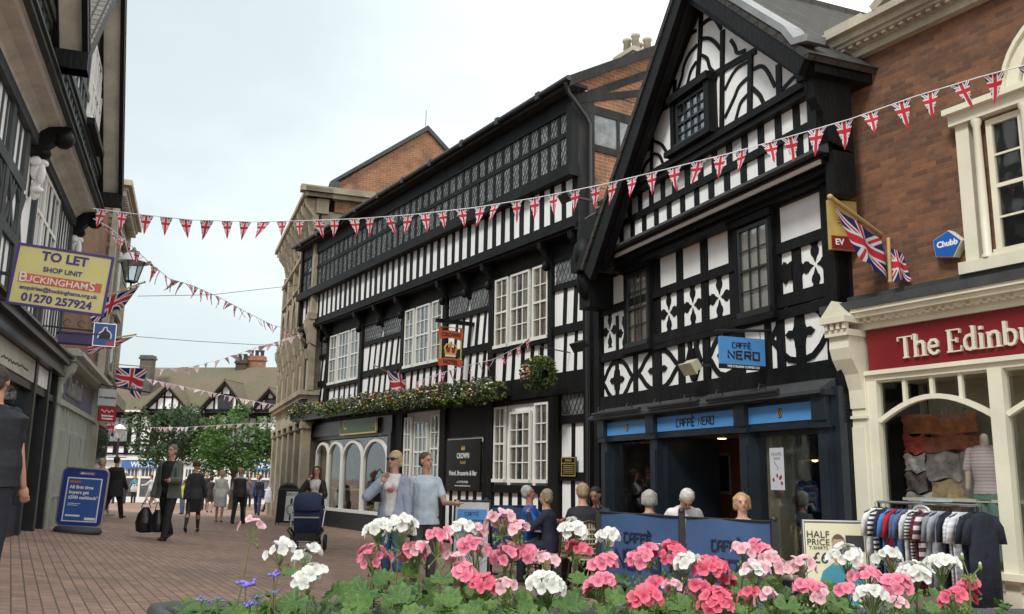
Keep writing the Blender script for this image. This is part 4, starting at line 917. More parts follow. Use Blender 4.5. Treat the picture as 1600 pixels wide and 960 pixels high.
# ================================================================== TREES
def leafmat(name, c1, c2):
    m, nt, bs = newmat(name); v = coords(nt, 'Object', 1)
    c = ramp(nt, noise(nt, v, 2.2, 3), [(.3, c1), (.7, c2)]); nt.links.new(c, bs.inputs['Base Color']); bs.inputs['Roughness'].default_value = .6
    tr = nt.nodes.new('ShaderNodeBsdfTranslucent'); nt.links.new(c, tr.inputs[0]); mx = nt.nodes.new('ShaderNodeMixShader'); mx.inputs[0].default_value = .3
    out = nt.nodes['Material Output']; nt.links.new(bs.outputs[0], mx.inputs[1]); nt.links.new(tr.outputs[0], mx.inputs[2]); nt.links.new(mx.outputs[0], out.inputs[0]); return m
def tree(label, px_, py_, Y, rx, rz, m_, seed, n=5200):
    random.seed(seed); c = at(px_, py_, Y); gz = ground(c.x, Y); r_ = thing('street_tree', label, 'tree', (c.x, Y, gz)); hz = c.z-gz
    tk = MB(); tk.tube([(0, 0, -.2), (.05, 0, hz*.3), (.0, .05, hz*.62), (.05, 0, hz)], .17, 10, r2=.06)
    cl = []
    for k in range(26):
        a = random.uniform(0, 6.28); e = random.uniform(-.9, 1); rr = random.uniform(.45, .88)
        q = Vector((rx*rr*math.cos(a)*math.sqrt(1-e*e*.8), rx*.9*rr*math.sin(a)*math.sqrt(1-e*e*.8), hz+rz*rr*e)); cl.append((q, random.uniform(.3, .52)*min(rx, rz)))
        if k % 2 == 0: tk.tube([(.0, 0, hz*.5), (q.x*.4, q.y*.4, hz*.5+(q.z-hz*.5)*.55), tuple(q)], .05, 6, r2=.012)
    tk.build('trunk', mat('grey bark', (.08, .065, .05), .9, .3, 8), r_)
    lf = MB()
    for k in range(n):
        q, rr = random.choice(cl); d = Vector((random.gauss(0, 1), random.gauss(0, 1), random.gauss(0, 1))).normalized()*rr*random.uniform(.55, 1.08)
        p = q+Vector((d.x, d.y, d.z*.75)); s = random.uniform(.055, .12); u = Vector((random.gauss(0, 1), random.gauss(0, 1), random.gauss(0, .6))).normalized(); v = u.orthogonal().normalized()*s*.6; u = u*s
        lf.add([p-u, p+v, p+u, p-v], [(0, 1, 2, 3)])
    lf.build('crown', m_, r_, fix=False)
tree('dark green bushy street tree, left of the pair before the far shops', 268, 682, 46, 2.55, 1.75, leafmat('dark leaves', (.02, .05, .014), (.05, .10, .03)), 5)
tree('bright green street tree, right of the pair before the far shops', 368, 692, 43, 1.9, 1.75, leafmat('bright leaves', (.035, .095, .012), (.085, .175, .028)), 9)
# ================================================================== PEOPLE
V = Vector
class Blob(MB):
    """closed lofts that are fused by a voxel remesh into one continuous skin"""
    def cap(S, p0, r0, p1, r1, n=10):
        p0, p1 = V(p0), V(p1); d = p1-p0
        if d.length < 1e-5: d = V((0, 0, 1e-4))
        t = d.normalized(); a = t.orthogonal().normalized(); b = t.cross(a); rings = []
        for k in range(4): an = math.pi/2*(1-k/3.0); rings.append((p0-t*r0*math.sin(an), max(r0*math.cos(an), .0008)))
        for k in range(4): an = math.pi/2*(k/3.0); rings.append((p1+t*r1*math.sin(an), max(r1*math.cos(an), .0008)))
        S._rings([(c, a*r, b*r) for c, r in rings], n); return S
    def _rings(S, R_, n):
        vs = [c+a*math.cos(2*math.pi*j/n)+b*math.sin(2*math.pi*j/n) for c, a, b in R_ for j in range(n)]; N = len(R_)
        fs = [(i*n+j, i*n+(j+1) % n, (i+1)*n+(j+1) % n, (i+1)*n+j) for i in range(N-1) for j in range(n)]
        fs += [tuple(range(n-1, -1, -1)), tuple(range((N-1)*n, N*n))]
        S.add(vs, fs, 0, smooth=True)
    def loft(S, rows, side, n=16):
        """rows: (centre, half width along side, half depth)"""
        side = V(side).normalized(); R_ = []
        for i, (c, rx, ry) in enumerate(rows):
            q = V(rows[min(i+1, len(rows)-1)][0])-V(rows[max(i-1, 0)][0]); t = q.normalized(); f = t.cross(side).normalized()
            R_.append((V(c), side*rx, f*ry))
        S._rings(R_, n); return S
    def ell(S, c, r, fwd=None, up=None):
        f = V(fwd or (0, 1, 0)).normalized(); u = V(up or (0, 0, 1)); s = f.cross(u).normalized(); u = s.cross(f).normalized(); c = V(c)
        R_ = []
        for k in range(9):
            an = -math.pi/2+math.pi*k/8; R_.append((c+u*(r[2]*math.sin(an)), s*max(r[0]*math.cos(an), .001), f*max(r[1]*math.cos(an), .001)))
        S._rings(R_, 12); return S
    def fuse(S, name, m_, parent, vox, sm=4):
        me = S.mesh('tmp', m_); o = bpy.data.objects.new('tmp', me); C.objects.link(o)
        md = o.modifiers.new('r', 'REMESH'); md.mode = 'VOXEL'; md.voxel_size = vox; md.use_smooth_shade = True
        if sm: s_ = o.modifiers.new('s', 'SMOOTH'); s_.factor = .5; s_.iterations = sm
        bpy.context.view_layer.update()
        out = bpy.data.meshes.new_from_object(o.evaluated_get(bpy.context.evaluated_depsgraph_get()))
        bpy.data.objects.remove(o); out.name = name; out.materials.clear(); out.materials.append(m_)
        for p in out.polygons: p.use_smooth = True
        o = bpy.data.objects.new(name, out); C.objects.link(o); o.parent = parent; kids.setdefault(parent.name, []).append(o); return o
def cloth(c, rough=.85, bmp=.25):
    return mat('cloth %.3f %.3f %.3f' % c, c, rough, .22, 6, .7, 11)
def skinm(c=(.50, .27, .19)): return mat('skin %.2f' % c[0], c, .5, .08, 8, spec=.35)
M['shoe'] = mat('dark shoe leather', (.02, .017, .015), .4, .2)
def rotv(v, ax, ang): return Matrix.Rotation(ang, 3, ax) @ V(v)
def person(label, X, Y, H=1.7, face=180, legs=((14, 8), (-12, 12)), arms=((-12, 8, 12), (14, 8, 18)), lean=0, turn=0, nod=0, tilt=0, z=None, seat=None,
           top=(.2, .2, .2), sleeve='long', low=(.03, .03, .035), lowkind='trousers', coat=None, coatlen=.0, hair=(.08, .05, .03), hairkind='short', skin=(.50, .27, .19),
           fem=False, fat=1.0, near=False, vest=None, shades=False, shoe=None, group=None, cut=None, belly=0, hand=None):
    """legs: (hip flexion, knee flexion) left/right; arms: (swing forward, abduction, elbow flexion[, inward turn])"""
    gz = ground(X, Y) if z is None else z
    root = thing('person', label, 'person', (X, Y, gz), R(face), group); h = H; u = V((0, math.sin(R(lean)), math.cos(R(lean)))); sx = V((1, 0, 0)); fw = V((0, math.cos(R(lean)), -math.sin(R(lean))))
    vox = (.0085 if near else .016)*1.0
    sw = (.083 if fem else .096)*h; hw_ = .048*h; bl = .235*h; sl = .235*h
    def legpts(P):
        out_ = []
        for i, sg in ((0, -1), (1, 1)):
            a, k = R(legs[i][0]), R(legs[i][1]); ab = R(legs[i][2]) if len(legs[i]) > 2 else R(2)
            hip = P+sx*(sg*hw_)
            d1 = V((sg*math.sin(ab), math.sin(a), -math.cos(a))).normalized(); kn = hip+d1*bl
            a2 = a-k; d2 = V((sg*math.sin(ab)*.3, math.sin(a2), -math.cos(a2))).normalized(); an = kn+d2*sl; out_.append((hip, kn, an, a2))
        return out_
    P = V((0, 0, 0)); L = legpts(P)
    P = V((0, 0, (seat+.07*h if seat is not None else .045*h-min(q[2].z for q in L)))); L = legpts(P)
    ch_ = P+u*.155*h; sh = P+u*.285*h; nb = P+u*.315*h; hc = P+u*.325*h+(u*math.cos(R(nod))+fw*math.sin(R(nod))).normalized()*.085*h
    hu = (u*math.cos(R(nod))+fw*math.sin(R(nod))).normalized(); hf = rotv(fw, hu, R(turn)); hf = (hf*math.cos(R(nod))-u*math.sin(R(nod))).normalized(); hs = hf.cross(hu).normalized()
    hu = rotv(hu, hf, R(tilt)); hs = hf.cross(hu).normalized()
    A = []
    for i, sg in ((0, -1), (1, 1)):
        q = arms[i]; a, ab, e = R(q[0]), R(q[1]), R(q[2]); inn = R(q[3]) if len(q) > 3 else R(15)
        S_ = sh+sx*(sg*sw)-u*.022*h
        d1 = (-u*math.cos(a)+fw*math.sin(a)); d1 = (d1*math.cos(ab)+sx*(sg*math.sin(ab))).normalized(); E_ = S_+d1*.172*h
        per = (fw*math.cos(a)+u*math.sin(a)).normalized(); per = (per*math.cos(inn)-sx*(sg*math.sin(inn))).normalized()
        d2 = (d1*math.cos(e)+per*math.sin(e)).normalized(); W = E_+d2*.142*h; A.append((S_, E_, W, d2, sg, per))
    b = Blob(); f_ = fat; wd = .9 if fem else 1.0
    torso = [(P-u*.02*h, .088*h*f_, .062*h*f_), (P+u*.04*h, .094*h*f_, .066*h*f_), (P+u*.11*h+fw*belly*.02, (.072 if fem else .088)*h*f_, (.055+belly*.03)*h*f_), (P+u*.19*h+fw*belly*.008, .090*h*wd*f_, .062*h*f_), (P+u*.25*h, .100*h*wd*f_, .058*h*f_), (P+u*.285*h, .085*h*wd, .045*h), (P+u*.308*h, .045*h, .036*h)]
    b.loft([(c, x*.95, y_*.95) for c, x, y_ in torso], sx)
    b.cap(nb-u*.02*h, .034*h, nb+u*.045*h+fw*.006*h, .031*h)
    
    b.ell(hc+hu*.012*h-hf*.006*h, (.044*h, .054*h, .052*h), hf, hu); b.ell(hc-hu*.022*h+hf*.012*h, (.035*h, .040*h, .040*h), hf, hu)
    b.cap(hc+hf*.050*h+hu*.006*h, .006*h, hc+hf*.060*h-hu*.010*h, .009*h); b.ell(hc+hf*.040*h-hu*.045*h, (.016*h, .014*h, .012*h), hf, hu)
    b.ell(hc+hf*.048*h-hu*.027*h, (.016*h, .008*h, .006*h), hf, hu); b.ell(hc+hf*.044*h+hu*.020*h, (.030*h, .01*h, .006*h), hf, hu)
    for sg in (-1, 1): b.ell(hc+hs*(sg*.045*h)-hu*.004*h, (.007*h, .013*h, .019*h), hf, hu)
    for S_, E_, W, d2, sg, per in A:
        b.cap(S_, .026*h, E_, .021*h); b.cap(E_, .021*h, W, .0145*h)
        pal = W+d2*.035*h; side = d2.cross(per).normalized()
        b.ell(pal-d2*.004*h, (.022*h, .011*h, .028*h), per, d2)
        if near:
            for j, (o_, ln) in enumerate(((-.0165, .036), (-.0055, .042), (.0055, .040), (.0165, .031))):
                k0 = pal+side*(o_*h)+d2*.018*h; k1 = k0+(d2*.9+per*.35).normalized()*ln*.5*h; k2 = k1+(d2*.5+per*.85).normalized()*ln*.5*h
                b.cap(k0, .0052*h, k1, .005*h, 8); b.cap(k1, .005*h, k2, .0042*h, 8)
            t0 = pal-d2*.012*h-side*(.016*h*sg); b.cap(t0, .0065*h, t0+(d2*.7+per*.6-side*.5*sg).normalized()*.032*h, .005*h, 8)
        else: b.ell(pal+d2*.035*h+per*.008*h, (.018*h, .010*h, .028*h), per+d2*.1, d2)
    for hip, kn, an, a2 in L:
        b.cap(hip, .048*h*f_, kn, .029*h); b.cap(kn, .029*h, kn+(an-kn)*.35+V((0, -.006*h, 0)), .030*h); b.cap(kn+(an-kn)*.3, .030*h, an, .018*h)
        fd = V((0, math.cos(a2*.6), math.sin(a2*.6))); b.cap(an-V((0, 0, .018*h))-fd*.012*h, .022*h, an-V((0, 0, .028*h))+fd*.085*h, .015*h)
    b.fuse('body', skinm(skin), root, vox, 3)
    # face details
    e_ = MB()
    for sg in (-1, 1): e_.ball(tuple(hc+hf*.0485*h+hs*(sg*.0175*h)+hu*.008*h), .0048*h, 0, 6, 4)
    if not shades: e_.build('eyes', mat('dark eyes', (.03, .02, .018), .3), root)
    else:
        e_ = MB()
        for sg in (-1, 1): e_.ball(tuple(hc+hf*.050*h+hs*(sg*.020*h)+hu*.007*h), (.018*h, .012*h, .013*h), 0, 8, 5)
        e_.tube([hc+hs*.045*h+hu*.01*h, hc+hs*.040*h+hf*.045*h+hu*.010*h, hc-hs*.040*h+hf*.045*h+hu*.010*h, hc-hs*.045*h+hu*.01*h], .0025*h, 5); e_.build('sunglasses', M['blackjoin'], root)
    MB().ball(tuple(hc+hf*.0545*h-hu*.027*h), (.012*h, .004*h, .0032*h)).build('mouth', mat('lips', (.33, .10, .09), .5), root)
    # hair
    if hairkind != 'bald':
        q = Blob(); q.ell(hc+hu*.022*h-hf*.012*h, (.049*h, .053*h, .050*h), hf, hu)
        if hairkind in ('bob', 'long'):
            q.ell(hc-hf*.018*h-hu*.005*h, (.054*h, .045*h, .060*h), hf, hu)
            for sg in (-1, 1): q.cap(hc+hs*sg*.043*h+hu*.03*h-hf*.004*h, .018*h, hc+hs*sg*.046*h-hu*.035*h-hf*.012*h, .017*h)
        if hairkind == 'long': q.loft([(hc+hu*.01*h-hf*.03*h, .045*h, .03*h), (hc-hu*.06*h-hf*.045*h, .055*h, .026*h), (hc-hu*.14*h-hf*.05*h, .045*h, .016*h)], hs)
        if hairkind == 'long':
            for sg in (-1, 1): q.cap(hc+hs*sg*.045*h, .017*h, hc+hs*sg*.052*h-hu*.12*h+hf*.012*h, .014*h)
        if hairkind == 'short': q.ell(hc-hf*.026*h-hu*.008*h, (.044*h, .034*h, .040*h), hf, hu)
        if hairkind == 'curly':
            random.seed(len(label))
            for k in range(26):
                a, e2 = random.uniform(0, 6.28), random.uniform(-.3, 1); d = hs*math.cos(a)*math.sqrt(1-e2*e2*.9)+hf*(math.sin(a)*math.sqrt(1-e2*e2*.9)*.8-.35)+hu*(e2*.9+.2)
                q.ell(hc+d*.043*h, (.018*h,)*3)
        random.seed(int(X*100) % 97)
        if hairkind != 'curly':
            for k in range(22):
                a, e2 = random.uniform(0, 6.28), random.uniform(.0, .95); sq = math.sqrt(1-e2*e2); d = hs*math.cos(a)*sq+hf*(math.sin(a)*sq*.9-.25)+hu*e2
                q.cap(hc+hu*.012*h+d*.043*h, .011*h, hc+hu*.012*h+d*.049*h-hu*random.uniform(.0, .016)*h+hs*random.gauss(0, .006)*h, .007*h, 6)
        o = q.fuse('hair', mat('hair %.2f %.2f' % hair[:2], hair, .75, .3, 30, .5, 60), root, vox, 2)
        # keep the face clear
        bm = bmesh.new(); bm.from_mesh(o.data)
        dl = [v for v in bm.verts if (v.co-hc).dot(hf) > .036*h and (v.co-hc).dot(hu) < .036*h]
        bmesh.ops.delete(bm, geom=dl, context='VERTS'); bm.to_mesh(o.data); bm.free()
    # clothes
    def topmesh(c, inf, slv, name, zlo=-.03, open_=False):
        q = Blob(); rows = [(cc, x+inf*h, y_+inf*h) for cc, x, y_ in torso]
        if zlo < -.03:
            rows[0] = (P+u*0*h, (.094*f_)*h+inf*h, .07*h*f_+inf*h)
            rows = [(P+V((0, 0, zlo*h)), (.098*f_)*h+inf*h*1.6, .072*h*f_+inf*h*1.6)]+rows
        if open_: rows = rows[:-1]
        q.loft(rows, sx)
        for S_, E_, W, d2, sg, per in A:
            q.cap(S_-sx*sg*.01*h, .034*h+inf*.6*h, S_+(E_-S_)*(.62 if slv == 'short' else 1), .028*h+inf*.5*h)
            if slv == 'long': q.cap(E_, .027*h+inf*.5*h, W-d2*.004*h, .021*h+inf*.4*h)
            if slv == 'rolled': q.cap(E_, .027*h+inf*.5*h, E_+(W-E_)*.2, .025*h+inf*.4*h)
        if fem: q.ell(P+u*.215*h+fw*.045*h+sx*.035*h, (.036*h,)*3); q.ell(P+u*.215*h+fw*.045*h-sx*.035*h, (.036*h,)*3)
        o = q.fuse(name, cloth(c), root, vox*.95, 3)
        if open_:     # jacket hangs open in front
            bm = bmesh.new(); bm.from_mesh(o.data)
            dl = [v for v in bm.verts if (v.co-P).dot(fw) > .02*h and abs(v.co.x) < (.030+.035*min(1, max(0, (v.co-P).dot(u)/(.3*h))))*h and (v.co-P).dot(u) < .30*h]
            bmesh.ops.delete(bm, geom=dl, context='VERTS'); bm.to_mesh(o.data); bm.free()
            md = o.modifiers.new('thick', 'SOLIDIFY'); md.thickness = .006; md.offset = 1
        return o
    if vest: topmesh(top, .006, sleeve, 'shirt'); 
    else: topmesh(top, .006, sleeve, 'top', zlo=-.05 if not coat else -.03)
    if vest:
        q = Blob(); q.loft([(P-V((0, 0, .05*h)), .105*h*f_, .08*h*f_)]+[(cc, x+.02*h, y_+.02*h) for cc, x, y_ in torso[:-1]], sx)
        q.fuse('waistcoat', cloth(vest, .7), root, vox*.95, 2)
    if coat: topmesh(coat, .018, 'long', 'jacket', zlo=-.05-coatlen, open_=True)
    q = Blob(); kn_ = .0 if lowkind != 'cropped' else .0
    for hip, kn, an, a2 in L:
        if lowkind in ('trousers', 'cropped'):
            en = an+V((0, 0, -.012*h)) if lowkind == 'trousers' else kn+(an-kn)*.55
            q.cap(hip-V((0, 0, .0)), .058*h*f_, kn, .043*h); q.cap(kn, .043*h, kn+(en-kn)*.5, .040*h); q.cap(kn+(en-kn)*.5, .040*h, en, .034*h if lowkind == 'trousers' else .036*h)
    if lowkind in ('trousers', 'cropped'): q.loft([(P-V((0, 0, .035*h)), .080*h*f_, .06*h*f_), (P+u*.0*h, .094*h*f_, .070*h*f_), (P+u*.06*h, .092*h*f_, .068*h*f_)], sx)
    else:
        mid = (L[0][1]+L[1][1])/2
        q.loft([(P+u*.08*h, .08*h*f_, .062*h*f_), (P, .10*h*f_, .075*h*f_), (P+(mid-P)*.5, .105*h*f_, .08*h*f_), (P+(mid-P)*.98, .10*h*f_, .078*h*f_)], sx)
    q.fuse({'trousers': 'trousers', 'cropped': 'cropped_trousers'}.get(lowkind, 'skirt'), cloth(low), root, vox, 2)
    if lowkind == 'skirt_tights':
        q = Blob()
        for hip, kn, an, a2 in L: q.cap(hip, .049*h*f_, kn, .031*h); q.cap(kn, .031*h, kn+(an-kn)*.35, .032*h); q.cap(kn+(an-kn)*.3, .032*h, an, .020*h)
        q.fuse('tights', cloth((.035, .03, .03)), root, vox, 1)
    for hip, kn, an, a2 in L:
        q = Blob(); fd = V((0, math.cos(a2*.6), math.sin(a2*.6))); q.cap(an-V((0, 0, .020*h))-fd*.014*h, .026*h, an-V((0, 0, .030*h))+fd*.09*h, .018*h)
        q.fuse('shoe', M['shoe'] if not shoe else cloth(shoe, .5), root, vox, 1)
    root['_P'] = P.z
    info = dict(root=root, P=P, A=A, L=L, hc=hc, u=u, fw=fw, hf=hf)
    return info
def wpt(info, p):
    r = info['root']; return Matrix.Translation(r.location) @ Matrix.Rotation(r.rotation_euler.z, 4, 'Z') @ V(p)
def pxX(px_, Y): return at(px_, 745, Y).x
WALK = ((20, 6), (-16, 20)); WALK2 = ((-16, 22), (20, 5)); STAND = ((2, 2), (-3, 4))
bagman = person('man in an open grey green jacket and black shirt carrying black bags', pxX(266, 17), 17, 1.80, 172, WALK, ((24, 12, 66, 10), (4, 10, 12)), top=(.016, .015, .016), coat=(.105, .125, .105), coatlen=.02, low=(.016, .016, .018), hair=(.16, .14, .12), fat=1.1, near=True, belly=.8, turn=-8)
person('auburn haired woman in a dark suit jacket, short skirt and black tights walking away', pxX(306, 21), 21, 1.66, 12, WALK2, ((-14, 8, 10), (16, 12, 12)), top=(.035, .035, .04), low=(.015, .015, .017), lowkind='skirt_tights', hair=(.09, .035, .018), hairkind='curly', fem=True)
person('blonde woman in a white hooded jacket and pale skirt walking away', pxX(347, 28), 28, 1.58, 5, ((6, 6), (-8, 8)), ((6, 16, 25), (6, 16, 25)), top=(.68, .67, .63), low=(.55, .54, .54), lowkind='skirt', hair=(.50, .40, .25), hairkind='bob', fem=True, fat=1.2, shoe=(.4, .3, .2), lean=2)
stickman = person('bald man in a dark waistcoat and pale blue shirt walking away with a stick', pxX(376, 27.4), 27.4, 1.68, -4, ((-10, 6), (12, 5)), ((2, 12, 30), (14, 14, 30)), top=(.42, .50, .60), vest=(.035, .03, .025), low=(.02, .02, .022), hair=(.3, .25, .2), hairkind='bald', fat=1.12)
person('woman in a blue cardigan and jeans walking towards the camera by the bank', pxX(405, 35), 35, 1.58, 186, WALK, top=(.02, .02, .025), coat=(.05, .06, .14), low=(.03, .05, .11), hair=(.14, .07, .04), hairkind='bob', fem=True)
person('man in a white shirt and black trousers striding to the left past the bank', pxX(427, 40), 40, 1.62, 80, ((30, 8), (-24, 30)), ((30, 6, 60), (-20, 6, 30)), top=(.62, .62, .62), low=(.02, .02, .02), hair=(.15, .13, .12))
person('woman in a cream top and cropped blue jeans beside the blue advertising board', pxX(158, 24.5), 24.5, 1.60, -60, ((26, 10), (-22, 20)), ((-15, 8, 20), (20, 8, 50)), top=(.48, .46, .38), low=(.15, .24, .33), lowkind='cropped', hair=(.55, .45, .30), hairkind='bob', fem=True, shoe=(.5, .5, .5))
person('stocky man all in black walking away beside the small lamp post', pxX(181, 24), 24, 1.66, -14, WALK2, top=(.013, .013, .014), coat=(.014, .014, .015), coatlen=.1, low=(.012, .012, .013), hair=(.03, .025, .02), fat=1.2)
person('woman in a teal coat carrying a pale bag outside the far blue fronted shop', pxX(211, 54), 54, 1.62, 180, STAND, ((30, 10, 60), (20, 10, 60)), top=(.02, .20, .24), low=(.02, .02, .02), hair=(.06, .04, .03), hairkind='bob', fem=True)
person('man in a white top pushing something along outside the far blue fronted shop', pxX(237, 52), 52, 1.68, 90, WALK, ((50, 6, 30), (50, 6, 30)), top=(.6, .6, .6), low=(.35, .34, .33), hair=(.04, .03, .03))
person('child in a yellow top and blue jeans far behind the man with black bags', pxX(288, 34), 34, 1.25, 150, STAND, top=(.50, .50, .08), low=(.06, .13, .25), hair=(.08, .06, .04))
person('distant man in a black coat standing between the two trees', pxX(323, 41), 41, 1.72, 200, STAND, top=(.02, .02, .02), coat=(.02, .02, .022), coatlen=.08, low=(.02, .02, .02), hair=(.03, .02, .02), fat=1.15)
person('distant woman in dark clothes and bare legs left of the white jacketed woman', pxX(331, 38), 38, 1.50, 10, STAND, top=(.03, .025, .03), low=(.02, .02, .02), lowkind='skirt', hair=(.05, .03, .02), hairkind='bob', fem=True)
person('distant person in grey waiting just right of the lamp post', pxX(196, 50), 50, 1.66, 160, STAND, top=(.10, .09, .09), low=(.03, .03, .04), hair=(.05, .04, .03))
person('distant man in navy near the far shops between the trees', pxX(310, 50), 50, 1.72, 30, WALK, top=(.03, .04, .09), low=(.03, .03, .04), hair=(.05, .04, .03))
person('distant woman in a red top in front of the far right shop window', pxX(390, 48), 48, 1.6, 200, STAND, top=(.14, .10, .10), low=(.04, .04, .06), hair=(.05, .03, .02), hairkind='bob', fem=True)
# left edge man, cut by the frame
person('man in a quilted navy gilet and dark trousers walking away at the left edge', pxX(-22, 7.15), 7.15, 1.80, 8, ((-6, 4), (-12, 8, 9)), ((-4, 8, 10), (4, 9, 14)), top=(.012, .02, .032), sleeve='short', vest=(.012, .016, .022), low=(.012, .014, .022), hair=(.05, .04, .03), near=True, fat=1.32, shoe=(.02, .02, .022))
# couple
wom = person('blonde woman in sunglasses, pale blue cardigan and white vest walking beside the polo shirt man', pxX(616, 11.45), 11.45, 1.70, 168, ((6, 4), (-6, 8)), ((2, 8, 8), (38, 30, 138, 40)), top=(.72, .70, .68), coat=(.34, .40, .52), coatlen=.0, low=(.06, .13, .27), lowkind='cropped', hair=(.50, .38, .20), hairkind='bob', fem=True, near=True, shades=True, turn=-20, skin=(.52, .29, .20))
man = person('man in a pale blue polo shirt and grey trousers looking aside as he walks', pxX(665, 11.8), 11.8, 1.73, 186, ((-4, 6), (8, 4)), ((20, 16, 72, -30), (4, 12, 14)), top=(.52, .60, .68), sleeve='short', low=(.062, .07, .068), hair=(.10, .07, .05), near=True, fat=1.08, turn=42, belly=.3)
person('young woman in white top and black jacket phoning behind the navy pushchair', pxX(495, 18.9), 18.9, 1.64, 176, ((4, 4), (-8, 6)), ((30, 18, 60, 10), (50, 24, 140, 20)), top=(.62, .62, .60), coat=(.02, .018, .02), low=(.02, .02, .03), hair=(.07, .03, .018), hairkind='long', fem=True)
# seated at the cafe
SEAT = ((86, 84, 6), (82, 80, 6))
person('seated man in a royal blue polo shirt and cream trousers', pxX(833, 13.5), 13.5, 1.72, -110, SEAT, ((40, 10, 60), (40, 8, 60)), seat=.415, top=(.03, .13, .48), sleeve='short', low=(.48, .44, .36), hair=(.45, .44, .42), skin=(.46, .2, .14), turn=20, lean=-6)
person('seated blonde woman in a navy jacket resting her chin on her hand', pxX(861, 12.8), 12.8, 1.64, 75, SEAT, ((50, 8, 120, 20), (40, 10, 60)), seat=.415, top=(.02, .022, .045), low=(.02, .02, .04), hair=(.30, .24, .14), hairkind='bob', fem=True, lean=6, fat=1.1)
person('seated balding man in a dark suit with his back to the camera', pxX(913, 12.2), 12.2, 1.80, 10, SEAT, ((30, 12, 60), (30, 12, 60)), seat=.42, top=(.016, .017, .024), low=(.02, .02, .02), hair=(.34, .24, .14), lean=8, fat=1.2)
person('seated dark haired man in a navy top facing the man in the suit', pxX(938, 13.4), 13.4, 1.74, 150, SEAT, ((40, 20, 50), (40, 14, 60)), seat=.42, top=(.02, .03, .06), low=(.02, .02, .02), hair=(.02, .015, .012), skin=(.33, .15, .09), lean=12, nod=10)
person('seated grey haired person in a denim jacket looking away behind the barrier', pxX(1014, 11.5), 11.5, 1.68, 20, SEAT, ((30, 12, 60), (30, 12, 60)), seat=.415, top=(.085, .10, .13), low=(.03, .03, .05), hair=(.40, .38, .34), hairkind='bob', turn=-25)
person('white haired man in a white shirt bending his head down over the cafe table', pxX(1062, 10.9), 10.9, 1.74, 180, SEAT, ((-8, 20, 30), (-8, 20, 30)), seat=.56, top=(.66, .62, .62), low=(.05, .05, .06), hair=(.55, .53, .50), lean=30, nod=30, fat=1.2)
person('smiling woman with short blonde hair and white top behind the right banner', pxX(1158, 10.2), 10.2, 1.66, 168, SEAT, ((6, 10, 40), (6, 10, 40)), seat=.42, top=(.62, .58, .55), low=(.05, .05, .08), hair=(.42, .28, .12), hairkind='bob', fem=True, turn=8, tilt=4, skin=(.55, .30, .22))
person('blurred customer in a dusky pink top leaning over inside the cafe window', NE.w(.72, 0, -.9).x, NE.w(.72, 0, -.9).y, 1.7, 120, SEAT, ((60, 20, 60), (60, 20, 60)), z=.1, seat=.50, top=(.20, .12, .12), low=(.03, .03, .04), hair=(.12, .08, .05), lean=30, nod=10)
# ================================================================== SIGNS, FLAGS, BUNTING, STREET THINGS
def frame2(PL, PR):
    """frame whose x runs from the viewer's left to right and whose face looks along -y"""
    PL, PR = V(PL), V(PR); d = PR-PL; return PL, math.atan2(d.y, d.x), math.hypot(d.x, d.y)
def ftxt(s, size, m_, parent, x, y, z, bold=0, sx=1, name='lettering', align='CENTER', ext=.002, shear=0, space=1):
    return txt(s, size, m_, parent, (x, y, z), ext, bold, shear, sx, name, align, (90, 0, 0), space)
# ---- TO LET board
pl, yw, wd = frame2((-6.04, 10.5, 0), (-5.02, 10.86, 0))
r_ = thing('estate_agent_board', 'yellow shop letting board with purple edge projecting from the jettied house', 'sign', (pl.x, pl.y, 3.42), yw); r_.rotation_euler = (0, R(4.5), yw)
ym = mat('pale yellow board', (.68, .62, .25), .5, .05, 2); pm = mat('purple paint', (.06, .04, .20), .5, .15, 3); rm = mat('orange red band', (.62, .13, .06), .5, .08, 3)
MB().box(.03, wd-.03, -.006, .02, .03, .73).build('board', ym, r_)
MB().box(0, wd, -.014, .026, 0, .03).box(0, wd, -.014, .026, .73, .76).box(0, .03, -.013, .025, .03, .73).box(wd-.03, wd, -.013, .025, .03, .73).build('board_edge', pm, r_)
MB().box(.08, wd-.08, -.010, -.0065, .285, .40).build('red_band', rm, r_)
cx = wd/2
ftxt('TO LET', .155, pm, r_, cx, -.009, .635, .006, 1.0, space=1.02); ftxt('SHOP UNIT', .085, pm, r_, cx, -.009, .475, .0025)
ftxt('B', .17, M['whitepaint'], r_, .125, -.013, .345, .001); ftxt('UCKINGHAM', .115, M['whitepaint'], r_, .50, -.013, .335, .001, 1.02); ftxt('S', .16, M['whitepaint'], r_, .895, -.013, .34, .001)
ftxt('enquiries@buckinghams.org.uk', .068, pm, r_, cx, -.009, .225, .002); ftxt('01270 257924', .135, pm, r_, cx, -.009, .105, .005, 1.0)
MB().box(-.9, -.005, 0, .03, .34, .38).box(-.95, .0, 0, .03, .02, .06).build('bracket_arm', M['iron'], r_)
